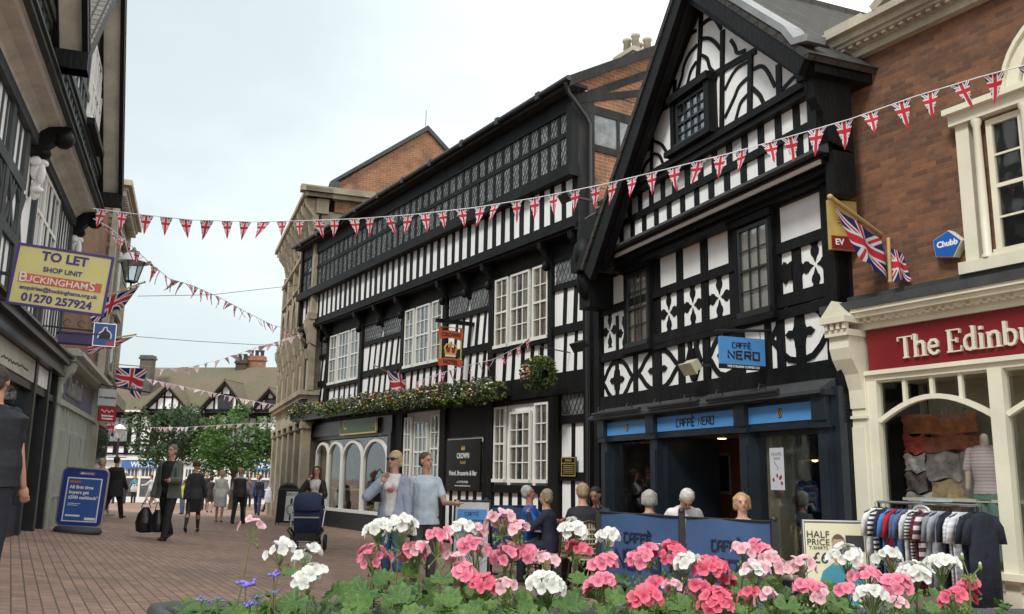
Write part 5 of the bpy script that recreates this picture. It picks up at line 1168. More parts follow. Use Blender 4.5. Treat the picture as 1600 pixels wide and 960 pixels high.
# ---- purple banner arm and blue sign at its end
pl, yw, wd = frame2(tuple(at(92, 520, 13.6)), tuple(at(165, 534, 13.9)))
r_ = thing('projecting_awning_box', 'long dark purple awning box on scrolled iron bracket above the sage shop', 'awning', (pl.x, pl.y, pl.z-.1), yw)
MB().box(0, wd, -.12, .12, -.06, .09).box(-.03, wd+.03, -.14, .14, .09, .11).build('box', mat('violet paint', (.045, .03, .11), .5, .2, 3), r_)
k = MB(); k.tube([(-.6, 0, .2), (wd+.1, 0, .16)], .014, 6)
for i in range(4): k.tube([(.1+i*.2+.05*math.cos(R(a)), 0, .26+.05*math.sin(R(a))) for a in range(0, 330, 30)], .006, 5)
k.build('scroll_bracket', M['iron'], r_)
pl, yw, wd = frame2(tuple(at(145, 540, 13.7)), tuple(at(178, 545, 13.85)))
r_ = thing('hanging_sign', 'square bright blue hanging sign with a white outlined animal and red corner', 'sign', (pl.x, pl.y, pl.z-.02), yw)
MB().box(0, wd, 0, .03, .03, .37).build('board', mat('bright blue sign', (.012, .075, .30), .4, .05), r_)
MB().box(-.012, wd+.012, .004, .026, .018, .03).box(-.012, wd+.012, .004, .026, .37, .382).box(-.012, 0, .004, .026, .03, .37).box(wd, wd+.012, .004, .026, .03, .37).build('rim', M['steel'], r_)
MB().box(wd*.6, wd-.005, -.003, 0, .035, .10).build('red_corner', mat('sign red', (.55, .02, .02), .4), r_)
o_ = [(.06, .14), (.08, .22), (.13, .26), (.15, .31), (.19, .32), (.2, .27), (.24, .25), (.27, .2), (.26, .14)]
k = MB(); k.strip([(a*wd/.33, b) for a, b in o_], .02, -.004, 0); k.build('outline', M['whitepaint'], r_)
k = MB(); k.prism([(a*wd/.33*.9+.02, b*.9+.01) for a, b in o_], -.0035, -.0005); k.build('animal_mark', M['ink'], r_)
# ---- co-operative and heart foundation signs
pl, yw, wd = frame2(tuple(at(152, 633, 21.5)), tuple(at(181, 635, 21.9)))
r_ = thing('hanging_sign', 'grey hanging sign with dark lettering, upper one of two beyond the sage shop', 'sign', (pl.x, pl.y, pl.z), yw)
MB().box(0, wd, 0, .04, 0, .40).build('board', mat('pale grey sign', (.42, .43, .42), .5, .05), r_); ftxt('co-operative', .085, M['ink'], r_, wd*.5, -.003, .20, .002)
k = MB(); k.tube([(-.8, .02, .55), (wd+.9, .02, .42)], .02, 6); k.tube([(.02, .02, .4), (.02, .02, .53)], .008, 5); k.tube([(wd-.02, .02, .4), (wd-.02, .02, .50)], .008, 5); k.build('bracket', M['iron'], r_)
r_ = thing('hanging_sign', 'dark red charity sign with white lettering hung below the grey one', 'sign', (pl.x+.03, pl.y, pl.z-.38), yw)
MB().box(.03, wd, 0, .04, 0, .35).build('board', mat('dark red sign', (.30, .012, .02), .5, .05), r_); ftxt('British Heart', .062, M['whitepaint'], r_, wd*.53, -.003, .135, .003, .95); ftxt('Foundation', .062, M['whitepaint'], r_, wd*.53, -.003, .07, .003)
k = MB(); k.strip([(.07+i*.03, .25+.03*math.sin(i*1.5)) for i in range(12)], .015, -.004, 0); k.build('heartbeat_mark', M['whitepaint'], r_)
# ---- union flags on poles
UJ = union_mat('union flag cloth')
def flag(label, P0, P1, c, amp=.03, nu=14, waves=2.0, r=.015):
    """pole P0-P1 in space; c = cloth corners: top-left, top-right, bottom-right, bottom-left; folds out of plane"""
    P0 = V(P0); r_ = thing('union_flag', label, 'flag', P0); c = [V(q)-P0 for q in c]; P1 = V(P1)-P0
    MB().tube([(0, 0, 0), P1], r, 8).ball(tuple(P1), r*1.4, 0, 8, 5).build('pole', M['wood'], r_)
    n = (c[1]-c[0]).cross(c[3]-c[0]).normalized()
    def fn(u, v):
        p = c[0]*(1-u)*(1-v)+c[1]*u*(1-v)+c[2]*u*v+c[3]*(1-u)*v
        return p+n*(amp*math.sin(u*6.28*waves+v*2.2)*(.3+v*.7))+V((0, 0, -amp*.4*math.sin(u*9)*v))
    k = MB(); k.grid(fn, nu*2, 8); k.build('cloth', UJ, r_, fix=False); return r_
A_ = lambda x, y, Y: at(x, y, Y)
flag('union flag drooping from a wooden pole just right of the letting board', A_(135, 474, 14), A_(226, 441, 14.6), (A_(135, 478, 14), A_(219, 446, 14.5), A_(194, 478, 14.7), A_(146, 506, 14)), .05)
flag('union flag trailing low from a pole beyond the blue hanging sign', A_(160, 531, 16), A_(212, 523, 16.6), (A_(137, 536, 16), A_(210, 526, 16.6), A_(180, 542, 16.4), A_(139, 553, 16)), .04)
flag('large union flag spread flat below a horizontal pole at the end of the left row', A_(176, 569, 27), A_(237, 574, 28), (A_(182, 574, 27), A_(231, 577, 28), A_(218, 623, 28.2), A_(182, 600, 27)), .06, waves=1.2)
flag('small union flag hanging under the charity sign', A_(160, 652, 22.5), A_(180, 650, 23), (A_(163, 654, 22.5), A_(179, 654, 23), A_(180, 684, 23), A_(172, 680, 22.7)), .04, waves=1)
flag('union flag slanting out of the timber inn above the flower boxes', A_(608, 583, 22.9), A_(585, 571, 22.0), (A_(604, 578, 22.6), A_(643, 592, 23.2), A_(636, 617, 23.2), A_(618, 622, 22.6)), .07, waves=1.3)
flag('big union flag draped from a thick wooden pole on the corner of the gabled cafe', A_(1386, 374, 9.65), A_(1297, 308, 9.0), (A_(1302, 322, 9.05), A_(1376, 374, 9.5), A_(1384, 436, 9.5), A_(1348, 405, 9.25)), .035, waves=1.6, r=.024)
flag('smaller union flag hanging down behind the big draped one', A_(1388, 372, 9.2), A_(1391, 440, 9.2), (A_(1386, 384, 9.2), A_(1412, 398, 9.2), A_(1424, 438, 9.2), A_(1392, 440, 9.2)), .03, waves=1.2, r=.02)
# ---- yellow and red box sign, blue alarm
pl, yw, wd = frame2(A_(1299, 396, 9.75), A_(1354, 396, 9.85))
r_ = thing('hanging_sign', 'gold and red box sign behind the big union flag', 'sign', (pl.x, pl.y, pl.z+.05), yw)
MB().box(0, wd, 0, .05, .16, .58).build('board', M['gold'], r_); MB().box(.012, wd, -.004, .0, .01, .16).build('red_panel', mat('deep red sign', (.22, .012, .012), .4), r_)
MB().box(0, wd, .002, .05, 0, .16).build('lower_board', M['gold'], r_)
ftxt('EV', .10, M['whitepaint'], r_, .11, -.006, .085, .002); k = MB()
for i in range(7): k.tube([(.16+.07*math.cos(R(i*51)), -.004, .33+.05*math.sin(R(i*51))), (.22, -.004, .33)], .006, 4)
k.build('red_crest', mat('sign orange', (.45, .09, .02), .5), r_)
MB().box(wd, wd+.06, 0, .06, -.1, .75).build('wall_bracket', M['iron'], r_)
p = ED.px(1479, 383, .1)
r_ = fthing(ED, 'alarm_box', 'blue pentagonal burglar alarm box on the brick wall', 'alarm box', p[0], p[1], 0)
pe = [(.17*math.cos(R(90+72*i+12)), .15*math.sin(R(90+72*i+12))) for i in range(5)]
MB().prism(pe, 0, .10).build('casing', M['cream'], r_); MB().prism([(a*.93, b*.93) for a, b in pe], .10, .112).build('blue_cover', mat('alarm blue', (.01, .10, .42), .35, .05), r_)
txt('Chubb', .085, M['whitepaint'], r_, (-.015, .1125, .01), .002, .003)
# ---- cafe hanging sign
s0, _ = NE.px(1193, 531, .12)
pl, yw, wd = frame2(NE.w(s0, 0, .78), NE.w(s0, 0, .12))
z1 = NE.px(1193, 531, .12)[1]; z0 = NE.px(1195, 580, .12)[1]
r_ = thing('hanging_sign', 'sky blue cafe sign with black strapline hung from an iron bracket on the gabled cafe', 'sign', (pl.x, pl.y, z0), yw); hh = z1-z0
MB().box(0, wd, -.02, .02, .055, hh).build('board', M['nero'], r_); MB().box(0, wd, -.021, .021, 0, .055).build('black_strip', M['signblack'], r_)
k = MB(); strokes(k, 'CAFFE`', wd*.27, hh*.66, hh*.16, wd*.062, wd*.024, .013, -.026, -.021, 0, 1); strokes(k, 'NERO', wd*.17, hh*.32, hh*.23, wd*.13, wd*.055, .024, -.026, -.021, 0, 1); k.build('lettering', M['ink'], r_)
ftxt('THE ITALIAN COFFEE CO', .038, M['whitepaint'], r_, wd*.5, -.023, .027, .0005, 1.1)
k = MB(); k.tube([(-.05, 0, hh+.06), (wd+.12, 0, hh+.12)], .018, 6); k.tube([(.05, 0, hh), (.05, 0, hh+.07)], .006, 5); k.tube([(wd-.05, 0, hh), (wd-.05, 0, hh+.1)], .006, 5)
k.tube([(wd+.12-.0, 0, -.0), (wd*.5, 0, hh+.09)], .008, 5) if False else None
k.build('bracket', M['iron'], r_)
# ---- inn sign: red ribbons round a crown
s0, _ = CR.px(733, 560, .1)
pl, yw, wd = frame2(CR.w(s0, 0, .86), CR.w(s0, 0, .30)); rb = mat('orange red ribbon', (.52, .10, .035), .5, .12, 4); gm = mat('crown gold', (.62, .36, .07), .45, .15, 8)
r_ = thing('inn_sign', 'pictorial inn sign with a gold crown between two orange ribbons under a black beam', 'sign', (pl.x, pl.y, 3.90), yw)
MB().box(-.1, wd+.5, -.05, .05, .95, 1.03).build('beam', M['timber'], r_)
k = MB(); arc = [(-.02+(wd+.04)*u, .66+.05*math.sin(math.pi*u)) for u in (0, .2, .4, .6, .8, 1)]; k.strip(arc, .17, -.012, .012); k.box(-.03, .05, -.01, .01, .74, .86); k.box(wd-.05, wd+.03, -.01, .01, .74, .86); k.build('ribbon', rb, r_); k = MB(); k.strip([(a, b-.61) for a, b in arc][::-1], .17, -.0125, .0125); k.build('ribbon', rb, r_)
k = MB(); k.box(.0, .03, -.008, .008, .1, .62); k.box(wd-.03, wd, -.008, .008, .1, .62); k.tube([(0, 0, .86), (wd, 0, .86)], .01, 5); k.tube([(.05, 0, .86), (.05, 0, .96)], .006, 5); k.tube([(wd-.05, 0, .86), (wd-.05, 0, .96)], .006, 5); k.build('side_frame', M['gold'], r_)
k = MB(); c = wd/2; k.box(c-.13, c+.13, -.02, .02, .24, .29); k.strip([(c-.12, .29), (c-.15, .40), (c-.09, .48), (c, .45)], .03, -.02, .02); k.strip([(c+.12, .29), (c+.15, .40), (c+.09, .48), (c, .45)], .03, -.021, .021); k.strip([(c, .29), (c, .5)], .04, -.02, .022); k.ball((c, 0, .52), .035)
k.build('crown', gm, r_); MB().prism([(c-.1, .29), (c+.1, .29), (c+.12, .38), (c, .44), (c-.12, .38)], -.012, .012).build('cap', mat('crimson', (.35, .02, .02), .6), r_); MB().box(c-.12, c+.12, -.022, .022, .20, .24).build('ermine', M['whitepaint'], r_)
ftxt('CROWN', .12, M['ink'], r_, c, -.014, .69, .004); ftxt('HOTEL', .12, M['ink'], r_, c, -.0145, .075, .004)
# ---- black inn notice board and plaque on the wall
a, b_ = 3.50, 5.03
r_ = fthing(CR, 'notice_board', 'large black painted inn board with white lettering and small crown', 'sign', 0, 0, 0)
MB().box(a, b_, .06, .10, 1.17, 2.30).build('board', M['signblack'], r_); c = (a+b_)/2
txt('CROWN', .17, M['whitepaint'], r_, (c, .102, 1.93), .002, .001, sx=.85); txt('Hotel, Brasserie & Bar', .145, M['whitepaint'], r_, (c, .102, 1.55), .002, .001, sx=.95); txt('tel: 01270 625283', .07, M['whitepaint'], r_, (c, .102, 1.36), .001)
txt('hotel', .12, M['gold'], r_, (c, .102, 1.79), .001); txt('www.crownhotelnantwich.com', .055, M['whitepaint'], r_, (c, .102, 1.28), .001)
k = MB(); k.box(c-.08, c+.08, .1, .104, 2.06, 2.09)
for i in range(3): k.prism([(c-.08+i*.055, 2.09), (c-.03+i*.055, 2.09), (c-.055+i*.055, 2.16)], .1, .1045)
k.build('small_crown', M['gold'], r_)
r_ = fthing(CR, 'wall_plaque', 'small black and gold menu plaque between white panels beside the cafe', 'plaque', .28, 1.5, .06)
MB().box(-.23, .23, 0, .03, 0, .36).build('plate', M['signblack'], r_)
MB().box(-.22, .22, .03, .033, .34, .352).box(-.22, .22, .03, .033, .008, .02).box(-.22, -.208, .03, .033, .02, .34).box(.208, .22, .03, .033, .02, .34).box(-.2, .2, .03, .032, .24, .25).build('gold_line', M['gold'], r_)
txt('MENUS', .06, M['gold'], r_, (0, .031, .295), .001); k = MB()
for i in range(5): k.box(-.17, .17-.02*(i % 2), .03, .0315, .20-i*.035, .208-i*.035)
k.build('small_print', M['gold'], r_)
# ---- green jeweller's sign
r_ = fthing(CR, 'shop_sign', 'dark green and gold shop sign half hidden by the hanging flowers', 'sign', 0, 0, 0)
MB().box(8.8, 11.3, .2, .24, 2.64, 3.02).build('board', mat('bottle green', (.03, .07, .012), .4, .1), r_)
MB().box(8.78, 11.32, .2, .25, 2.60, 2.64).box(11.3, 11.33, .2, .25, 2.64, 3.02).box(8.77, 8.8, .2, .25, 2.64, 3.02).build('gold_edge', M['gold'], r_); txt('C', .4, M['gold'], r_, (10.95, .242, 2.88), .002, .004)
# ---- A-boards
def aboard(label, X, Y, w_, h, face, panelm, framem, lean=10, z=None):
    r_ = thing('pavement_sign', label, 'pavement sign', (X, Y, ground(X, Y) if z is None else z), R(face))
    t_ = math.tan(R(lean))*h
    for sg, nm in ((-1, 'front_panel'), (1, 'back_panel')):
        k = MB(); b = sg*t_; y_ = .008*sg
        k.add([(-w_/2+.03, b-y_, .08), (w_/2-.03, b-y_, .08), (w_/2-.03, 0+sg*.012-y_, h-.03), (-w_/2+.03, 0+sg*.012-y_, h-.03), (-w_/2+.03, b+y_, .08), (w_/2-.03, b+y_, .08), (w_/2-.03, sg*.012+y_, h-.03), (-w_/2+.03, sg*.012+y_, h-.03)], [(0, 1, 2, 3), (7, 6, 5, 4), (0, 4, 5, 1), (1, 5, 6, 2), (2, 6, 7, 3), (3, 7, 4, 0)])
        k.build(nm, panelm, r_)
        f = MB()
        for sx_ in (-1, 1): f.tube([(sx_*(w_/2-.015), b, 0), (sx_*(w_/2-.015), sg*.012, h)], .016, 6)
        f.tube([(-w_/2+.015, sg*.012, h-.012), (w_/2-.015, sg*.012, h-.012)], .016, 6); f.tube([(-w_/2+.015, b*.93, .07), (w_/2-.015, b*.93, .07)], .014, 6)
        f.build('frame', framem, r_)
    # matrix that lays drawings on the front panel: x right, z up the slope
    Mx = Matrix.Translation((0, -t_-.012, .0)) @ Matrix.Rotation(-math.atan2(t_, h), 4, 'X'); return r_, Mx
def onpanel(mb, Mx): return mb.xf(Mx)
# cafe A-board
X_ = at(738, 830, 12.6)
r_, Mx = aboard('black framed pavement sign with a sky blue cafe panel beside the strolling couple', X_.x, 12.6, .52, 1.13, -6, mat('pale leaflet white', (.55, .55, .55), .5), M['signblack'])
onpanel(MB().box(-.20, .20, -.012, -.004, .70, 1.02), Mx).build('blue_panel', M['nero'], r_)
k = MB(); strokes(k, 'CAFFE`', -.095, .93, .05, .030, .010, .008, -.016, -.012, 0, 1); strokes(k, 'NERO', -.15, .79, .085, .058, .022, .015, -.016, -.012, 0, 1); onpanel(k, Mx).build('lettering', M['ink'], r_)
# half price board
X_ = at(1303, 830, 9.25)
r_, Mx = aboard('silver framed pavement sign advertising half price shirts beside the clothes rail', X_.x, 9.25, .62, 1.08, -14, mat('cream poster', (.60, .57, .40), .4, .04), M['steel'])
def pt(s, size, x, z, m_=M['ink'], b=0): txt(s, size, m_, r_, (0, 0, 0), .001, b, to=Mx @ Matrix.Translation((x, -.011, z)), rot=(90, 0, 0))
for s, sz, z_ in (('HALF', .095, .95), ('PRICE', .085, .875), ('T-SHIRTS', .045, .82)): pt(s, sz, -.16, z_)
pt('£6', .15, -.15, .72, b=.001)
onpanel(MB().box(.10, .27, -.014, -.010, .80, .95), Mx).build('dark_label', M['ink'], r_)
k = MB(); k.prism([(-.13, .1), (.19, .1), (.18, .5), (.23, .42), (.26, .50), (.20, .62), (.09, .68), (-.03, .68), (-.13, .60), (-.18, .46), (-.12, .42), (-.11, .5)], -.013, -.0095); onpanel(k, Mx).build('printed_shirt', mat('printed teal', (.03, .22, .30), .5), r_)
k = MB(); k.prism([(.03+.062*math.cos(R(a)), .845+.10*math.sin(R(a))) for a in range(0, 360, 20)], -.0137, -.0096); k.prism([(-.02, .66), (.08, .66), (.065, .80), (-.005, .80)], -.0135, -.0095); onpanel(k, Mx).build('printed_face', mat('printed skin', (.42, .24, .15), .5), r_)
for q_ in ([(-.17, .44), (-.13, .44), (-.10, .15), (-.14, .15)], [(.22, .44), (.26, .44), (.25, .15), (.21, .15)]): onpanel(MB().prism(q_, -.0135, -.0095), Mx).build('printed_arm', mat('printed skin', (.42, .24, .15), .5), r_)
k = MB(); k.prism([(.03+.066*math.cos(R(a)), .865+.095*math.sin(R(a))) for a in range(10, 171, 16)]+[(-.02, .91), (.08, .91)], -.015, -.0098); k.prism([(.03+.055*math.cos(R(a)), .80+.055*math.sin(R(a))) for a in range(180, 361, 20)]+[(.06, .80), (.0, .80)], -.015, -.0098); k.box(-.025, .005, -.0152, -.01, .835, .842); k.box(.04, .07, -.0152, -.01, .835, .842); onpanel(k, Mx).build('printed_hair', mat('printed brown', (.10, .055, .03), .5), r_)
# DKNY board
X_ = at(455, 790, 27.6)
r_, Mx = aboard('black arched pavement sign with a grey poster outside the jewellers', X_.x-.1, 27.6, .62, 1.05, 0, M['signblack'], M['iron'])
onpanel(MB().box(-.05, .30, -.014, -.006, .12, .98), Mx).build('poster', mat('grey poster', (.42, .44, .44), .5), r_)
txt('DKNY', .14, M['ink'], r_, (0, 0, 0), .001, .002, to=Mx @ Matrix.Translation((.125, -.016, .90)), rot=(90, 0, 0), sx=.9)
k = MB(); k.strip([(.125+.12*math.cos(R(a)), .45+.14*math.sin(R(a))) for a in range(0, 361, 20)], .025, -.018, -.014); k.box(.09, .16, -.018, -.014, .62, .78); k.box(.09, .16, -.018, -.014, .14, .29); onpanel(k, Mx).build('printed_watch', M['ink'], r_)
k = MB(); k.tube([(.28*math.cos(R(a)), 0, 1.05+.16*math.sin(R(a))) for a in range(0, 181, 15)], .018, 6); k.build('arched_top', M['iron'], r_); k = MB(); k.prism([(.27*math.cos(R(a)), 1.03+.15*math.sin(R(a))) for a in range(0, 181, 15)], -.01, .01); k.build('arched_panel', M['signblack'], r_)
# blue swing board
X_ = at(126, 780, 16.4); gz = ground(X_.x, 16.4)
r_ = thing('pavement_sign', 'tall blue framed swing sign with white lettering outside the sage shop', 'pavement sign', (X_.x, 16.4, gz), R(14)); r_.rotation_euler = (0, R(3), R(14))
bl = mat('royal blue sign', (.012, .035, .22), .4, .08); bl2 = mat('poster blue', (.03, .10, .36), .4, .15, 2)
def rr(w_, h, r0, z0): 
    P_ = []
    for cx_, cz_, a0 in ((w_/2-r0, z0+h-r0, 0), (-w_/2+r0, z0+h-r0, 90), (-w_/2+r0, z0+r0, 180), (w_/2-r0, z0+r0, 270)):
        P_ += [(cx_+r0*math.cos(R(a0+t_)), cz_+r0*math.sin(R(a0+t_))) for t_ in (0, 30, 60, 90)]
    return P_
MB().prism(rr(.74, 1.0, .10, .13), -.02, .02).build('board', bl, r_)
k = MB(); P_ = rr(.76, 1.02, .10, .12); k.strip(P_+[P_[0]], .025, -.028, .028); k.build('frame', M['steel'], r_)
MB().box(-.29, .29, -.026, -.02, .20, .97).build('white_border', M['whitepaint'], r_); MB().box(-.27, .27, -.029, -.0262, .22, .95).build('poster', bl2, r_)
for s, z_ in (('All first time', .80), ('buyers get', .71), ('£500 cashback*', .62)): ftxt(s, .078, M['whitepaint'], r_, -.235, -.031, z_, .003, align='LEFT')
k = MB(); k.box(-.24, -.06, -.032, -.0292, .88, .91, 1); k.build('printed_bar', [M['whitepaint'], rm], r_); k = MB(); k.box(-.24, .0, -.032, -.0292, .29, .32, 0); k.build('printed_bar', M['whitepaint'], r_); MB().box(.08, .26, -.032, -.0292, .235, .28).build('printed_bar', M['whitepaint'], r_); k = MB(); k.box(-.23, -.02, -.031, -.0292, .51, .52, 0); k.box(-.23, -.06, -.031, -.0292, .48, .49, 0); k.box(-.11, .15, -.024, -.0205, 1.02, 1.075, 2); k.build('printed_bar', [M['whitepaint'], rm, mat('lilac', (.20, .12, .30), .5)], r_)
ftxt('Nationwide', .038, M['whitepaint'], r_, .035, -.0265, 1.048, .0006); k = MB(); k.prism([(-.085, 1.033), (-.045, 1.033), (-.045, 1.05), (-.065, 1.066), (-.085, 1.05)], -.027, -.024); k.build('house_mark', M['whitepaint'], r_)
k = MB(); k.lathe([(0, 0), (.0, 0), (.40, .0), (.42, .05), (.38, .11), (.0, .12)], 20); k.v = [(x*.98, y*.55, z) for x, y, z in k.v]; k.build('water_base', mat('grey rubber base', (.06, .06, .065), .7, .2), r_)
# ---- cafe barriers
M['banner'] = mat('blue cafe banner', (.045, .095, .215), .75, .12, 1.2, .1, 4)
bp = [at(935, 797, 11.7), at(1065, 807, 10.35), at(1209, 812, 9.45)]
def post(label, p, ztop=1.1):
    r_ = thing('barrier_post', label, 'barrier post', (p.x, p.y, ground(p.x, p.y)), 0, None); z_ = ztop
    MB().box(-.035, .035, -.03, .03, .02, z_).ball((0, 0, z_+.01), .04).build('upright', M['iron'], r_); MB().lathe([(0, 0), (.2, 0), (.2, .02), (.03, .04)], 16).build('foot', M['iron'], r_)
def banner(label, p, q, gap0=.05, gap1=.05, z1=1.05, z0=.18, letters=True, group=None):
    pl, yw, wd = frame2((p.x, p.y, 0), (q.x, q.y, 0)); g = ground(p.x, p.y)
    r_ = thing('cafe_banner', label, 'barrier', (p.x, p.y, 0), yw, group)
    k = MB(); k.grid(lambda u, v: (gap0+(wd-gap0-gap1)*u, .012*math.sin(u*7+v*2), z0+(z1-z0)*v), 20, 6); k.build('cloth', M['banner'], r_, fix=False)
    MB().tube([(0, 0, z1), (wd, 0, z1)], .012, 6).build('rail', M['iron'], r_); MB().tube([(0, 0, z0), (wd, 0, z0)], .012, 6).build('rail', M['iron'], r_)
    if letters:
        k = MB(); strokes(k, 'CAFFE`', wd*.35, z0+(z1-z0)*.62, .105, wd*.05, wd*.017, .022, -.024, -.016, 0, 1); strokes(k, 'NERO', wd*.24, z0+(z1-z0)*.28, .20, wd*.10, wd*.04, .045, -.024, -.016, 0, 1)
        k.build('lettering', mat('navy print', (.012, .02, .055), .7), r_)
banner('blue cafe barrier banner, left one of the two beside the seated people', bp[0], bp[1]); banner('blue cafe barrier banner, right one of the two beside the seated people', bp[1], bp[2])
post('black barrier post where the two front blue banners meet', bp[1]); post('black barrier post at the right end beside the pavement sign', bp[2], 1.06); post('black barrier post by the man in the suit', bp[0], 1.08)
q0, q1 = at(760, 788, 14.2), at(838, 790, 14.4)
banner('blue cafe barrier behind the seated man in the royal blue shirt', q0, q1, letters=False, z1=1.03)
post('black barrier post behind the cafe pavement sign', q0, 1.1)
# ---- tables and wicker chairs
def chair(label, X, Y, face):
    r_ = thing('wicker_chair', label, 'chair', (X, Y, ground(X, Y)), R(face), 'wicker chairs outside the cafe')
    fr_ = mat('cane chair frame', (.05, .03, .02), .4, .3, 5); wk = mat('woven cane', (.46, .40, .25), .6, .4, 22, .6, 60)
    MB().lathe([(0, .43), (.20, .43), (.22, .445), (.20, .46), (0, .465)], 16).build('seat', wk, r_)
    k = MB(); 
    for j in range(9):
        u = (j-4)/4; k.tube([(u*.17, -.20+abs(u)*.03, .47), (u*.18, -.24+abs(u)*.05, .70), (u*.13, -.25+abs(u)*.05, .90-.07*u*u)], .012, 5)
    for j in range(6): k.tube([(-.185, -.19-j*.008, .52+j*.06), (0, -.235-j*.006, .52+j*.06), (.185, -.19-j*.008, .52+j*.06)], .011, 5)
    k.build('backrest', wk, r_)
    MB().tube([(-.20, -.17, .44), (-.215, -.21, .72), (-.16, -.24, .88), (0, -.26, .93), (.16, -.24, .88), (.215, -.21, .72), (.20, -.17, .44)], .016, 8).build('back_frame', fr_, r_)
    for a, b in ((-.15, -.15), (.15, -.15), (-.15, .15), (.15, .15)): MB().tube([(a, b, .44), (a*1.35, b*1.4, 0)], .015, 6).build('leg', fr_, r_)
    MB().tube([(-.17, -.17, .2), (.17, .17, .2)], .009, 5).tube([(.17, -.17, .22), (-.17, .17, .22)], .009, 5).build('stretcher', fr_, r_)
for lab, cxx, cyy, f in (('cane chair turned away beside the woman in the navy jacket', pxX(869, 12.3), 12.3, 55), ('cane chair with rounded back under the man in the dark suit', pxX(913, 11.95), 11.95, 10), ('cane chair under the man in the royal blue shirt', pxX(826, 13.5), 13.5, -110), ('cane chair behind the barrier under the grey haired person', pxX(1014, 11.3), 11.3, 20), ('cane chair under the white haired man bending over', pxX(1062, 11.15), 11.15, 180), ('cane chair under the smiling blonde woman', pxX(1160, 10.4), 10.4, 160), ('empty cane chair inside the barrier below the cafe window', pxX(1232, 9.95), 9.95, 60)): chair(lab, cxx, cyy, f)
def table(label, X, Y):
    r_ = thing('cafe_table', label, 'table', (X, Y, ground(X, Y)), 0, 'round tables outside the cafe')
    MB().lathe([(0, .71), (.30, .71), (.31, .725), (.30, .735), (0, .735)], 20).build('table_top', M['steel'], r_); MB().tube([(0, 0, .03), (0, 0, .71)], .025, 8).lathe([(0, 0), (.2, .01), (.2, .03), (.03, .05)], 12).build('pedestal', M['iron'], r_)
table('round cafe table between the man in blue and the blonde woman', pxX(845, 13.1), 13.1); table('round cafe table between the suited man and the dark haired man', pxX(927, 12.8), 12.8); table('round cafe table in front of the white haired man', pxX(1040, 10.95), 10.95)
# ---- pushchair
X_ = pxX(486, 17.6)
r_ = thing('pushchair', 'navy blue hooded pushchair with silver frame and four black wheels', 'pushchair', (X_, 17.55, ground(X_, 17.55)), R(4)); nv = mat('navy canvas', (.014, .024, .075), .75, .15, 4, .2, 20)
k = MB(); 
def hood(u, v): 
    a = R(-8+v*112); rx = .27; ry = .30
    return ((u-.5)*2*rx*(.96-.12*(v > .8)), -.02-.26*math.cos(a)*(1-.22*(2*u-1)**2), .80+ry*math.sin(a)*(1-.28*(2*u-1)**4))
k.grid(hood, 14, 12); k.build('hood', nv, r_, fix=False)
k = MB(); k.grid(lambda u, v: ((u-.5)*(.50-.05*v), -.17-.10*math.sin(math.pi*v)*.8+.02, .84-.50*v), 10, 8); k.prism([(-.25, .84), (.25, .84), (.23, .36), (-.23, .36)], -.16, .20); k.build('seat_unit', nv, r_)
k = MB(); k.prism([(-.24, .62), (.24, .62), (.24, .645), (-.24, .645)], -.285, -.26); k.build('silver_strip', M['steel'], r_)
for sg in (-1, 1):
    MB().tube([(sg*.30, .30, .98), (sg*.31, -.05, .72), (sg*.29, -.18, .42)], .016, 8).build('handle_frame', M['steel'], r_)
    MB().tube([(sg*.30, -.18, .44), (sg*.22, .0, .26), (sg*.24, .10, .14)], .022, 8).tube([(sg*.30, -.18, .44), (sg*.33, -.25, .40), (sg*.22, -.25, .24)], .02, 8).build('chassis', M['iron'], r_)
    for (x, y, r0, wv) in ((sg*.31, .22, .15, .05), (sg*.14, -.28, .10, .035)):
        k = MB(); k.tube([(x-wv/2, y, r0), (x+wv/2, y, r0)], r0, 20, smooth=False); w_ = k.build('wheel', M['rubber'], r_); MB().tube([(x-wv/2-.006, y, r0), (x+wv/2+.006, y, r0)], r0*.6, 14).build('hub', M['iron'], w_)
MB().tube([(-.30, .30, .98), (.30, .30, .98)], .018, 8).build('handle', M['rubber'], r_); MB().box(-.2, .2, -.22, .2, .20, .34).build('basket', M['rubber'], r_); MB().tube([(-.31, .22, .15), (.31, .22, .15)], .012, 6).tube([(-.14, -.28, .10), (.14, -.28, .10)], .010, 6).build('axle', M['steel'], r_)
# ---- things carried
def bag(label, P_, w_, h, m_, d=.12, handles=True, rot=0, kind='bag'):
    r_ = thing('carrier_bag' if 'carrier' in label or 'plastic' in label else 'shoulder_bag', label, 'bag', P_, rot)
    k = Blob(); k.loft([((.02, 0, -h), w_*.30, d*.3), ((.01, 0, -h*.93), w_*.46, d*.5), ((0, 0, -h*.6), w_*.50, d*.6), ((-.01, 0, -h*.25), w_*.36, d*.4), ((0, 0, 0), w_*.16, d*.15)], (1, 0, 0)); k.fuse('body', m_, r_, .012, 2)
    MB().tube([(-w_*.25, 0, -.02), (-w_*.12, 0, .10), (0, 0, .15), (w_*.12, 0, .10), (w_*.25, 0, -.02)], .008, 5).build('handle', m_, r_)
bb_ = mat('black shiny bag', (.012, .012, .014), .35, .3, 5, .3, 10)
hL = wpt(bagman, bagman['A'][0][2]); hR = wpt(bagman, bagman['A'][1][2])
hh_ = hL if hL.x < hR.x else hR
bag('large shiny black carrier bag held by the man in the grey green jacket', hh_+V((-.13, .05, -.22)), .34, .46, bb_, .2, rot=.4); bag('smaller black carrier bag against the leg of the man in the jacket', hh_+V((.14, -.08, -.26)), .30, .40, bb_, .2, rot=-.5)
s_ = wpt(wom, wom['A'][1][0])
bag('black leather shoulder bag on the arm of the woman in sunglasses', at(592, 762, 11.6)+V((0, 0, .08)), .34, .26, mat('black leather', (.015, .014, .016), .5, .3, 6, .3, 20), .14)
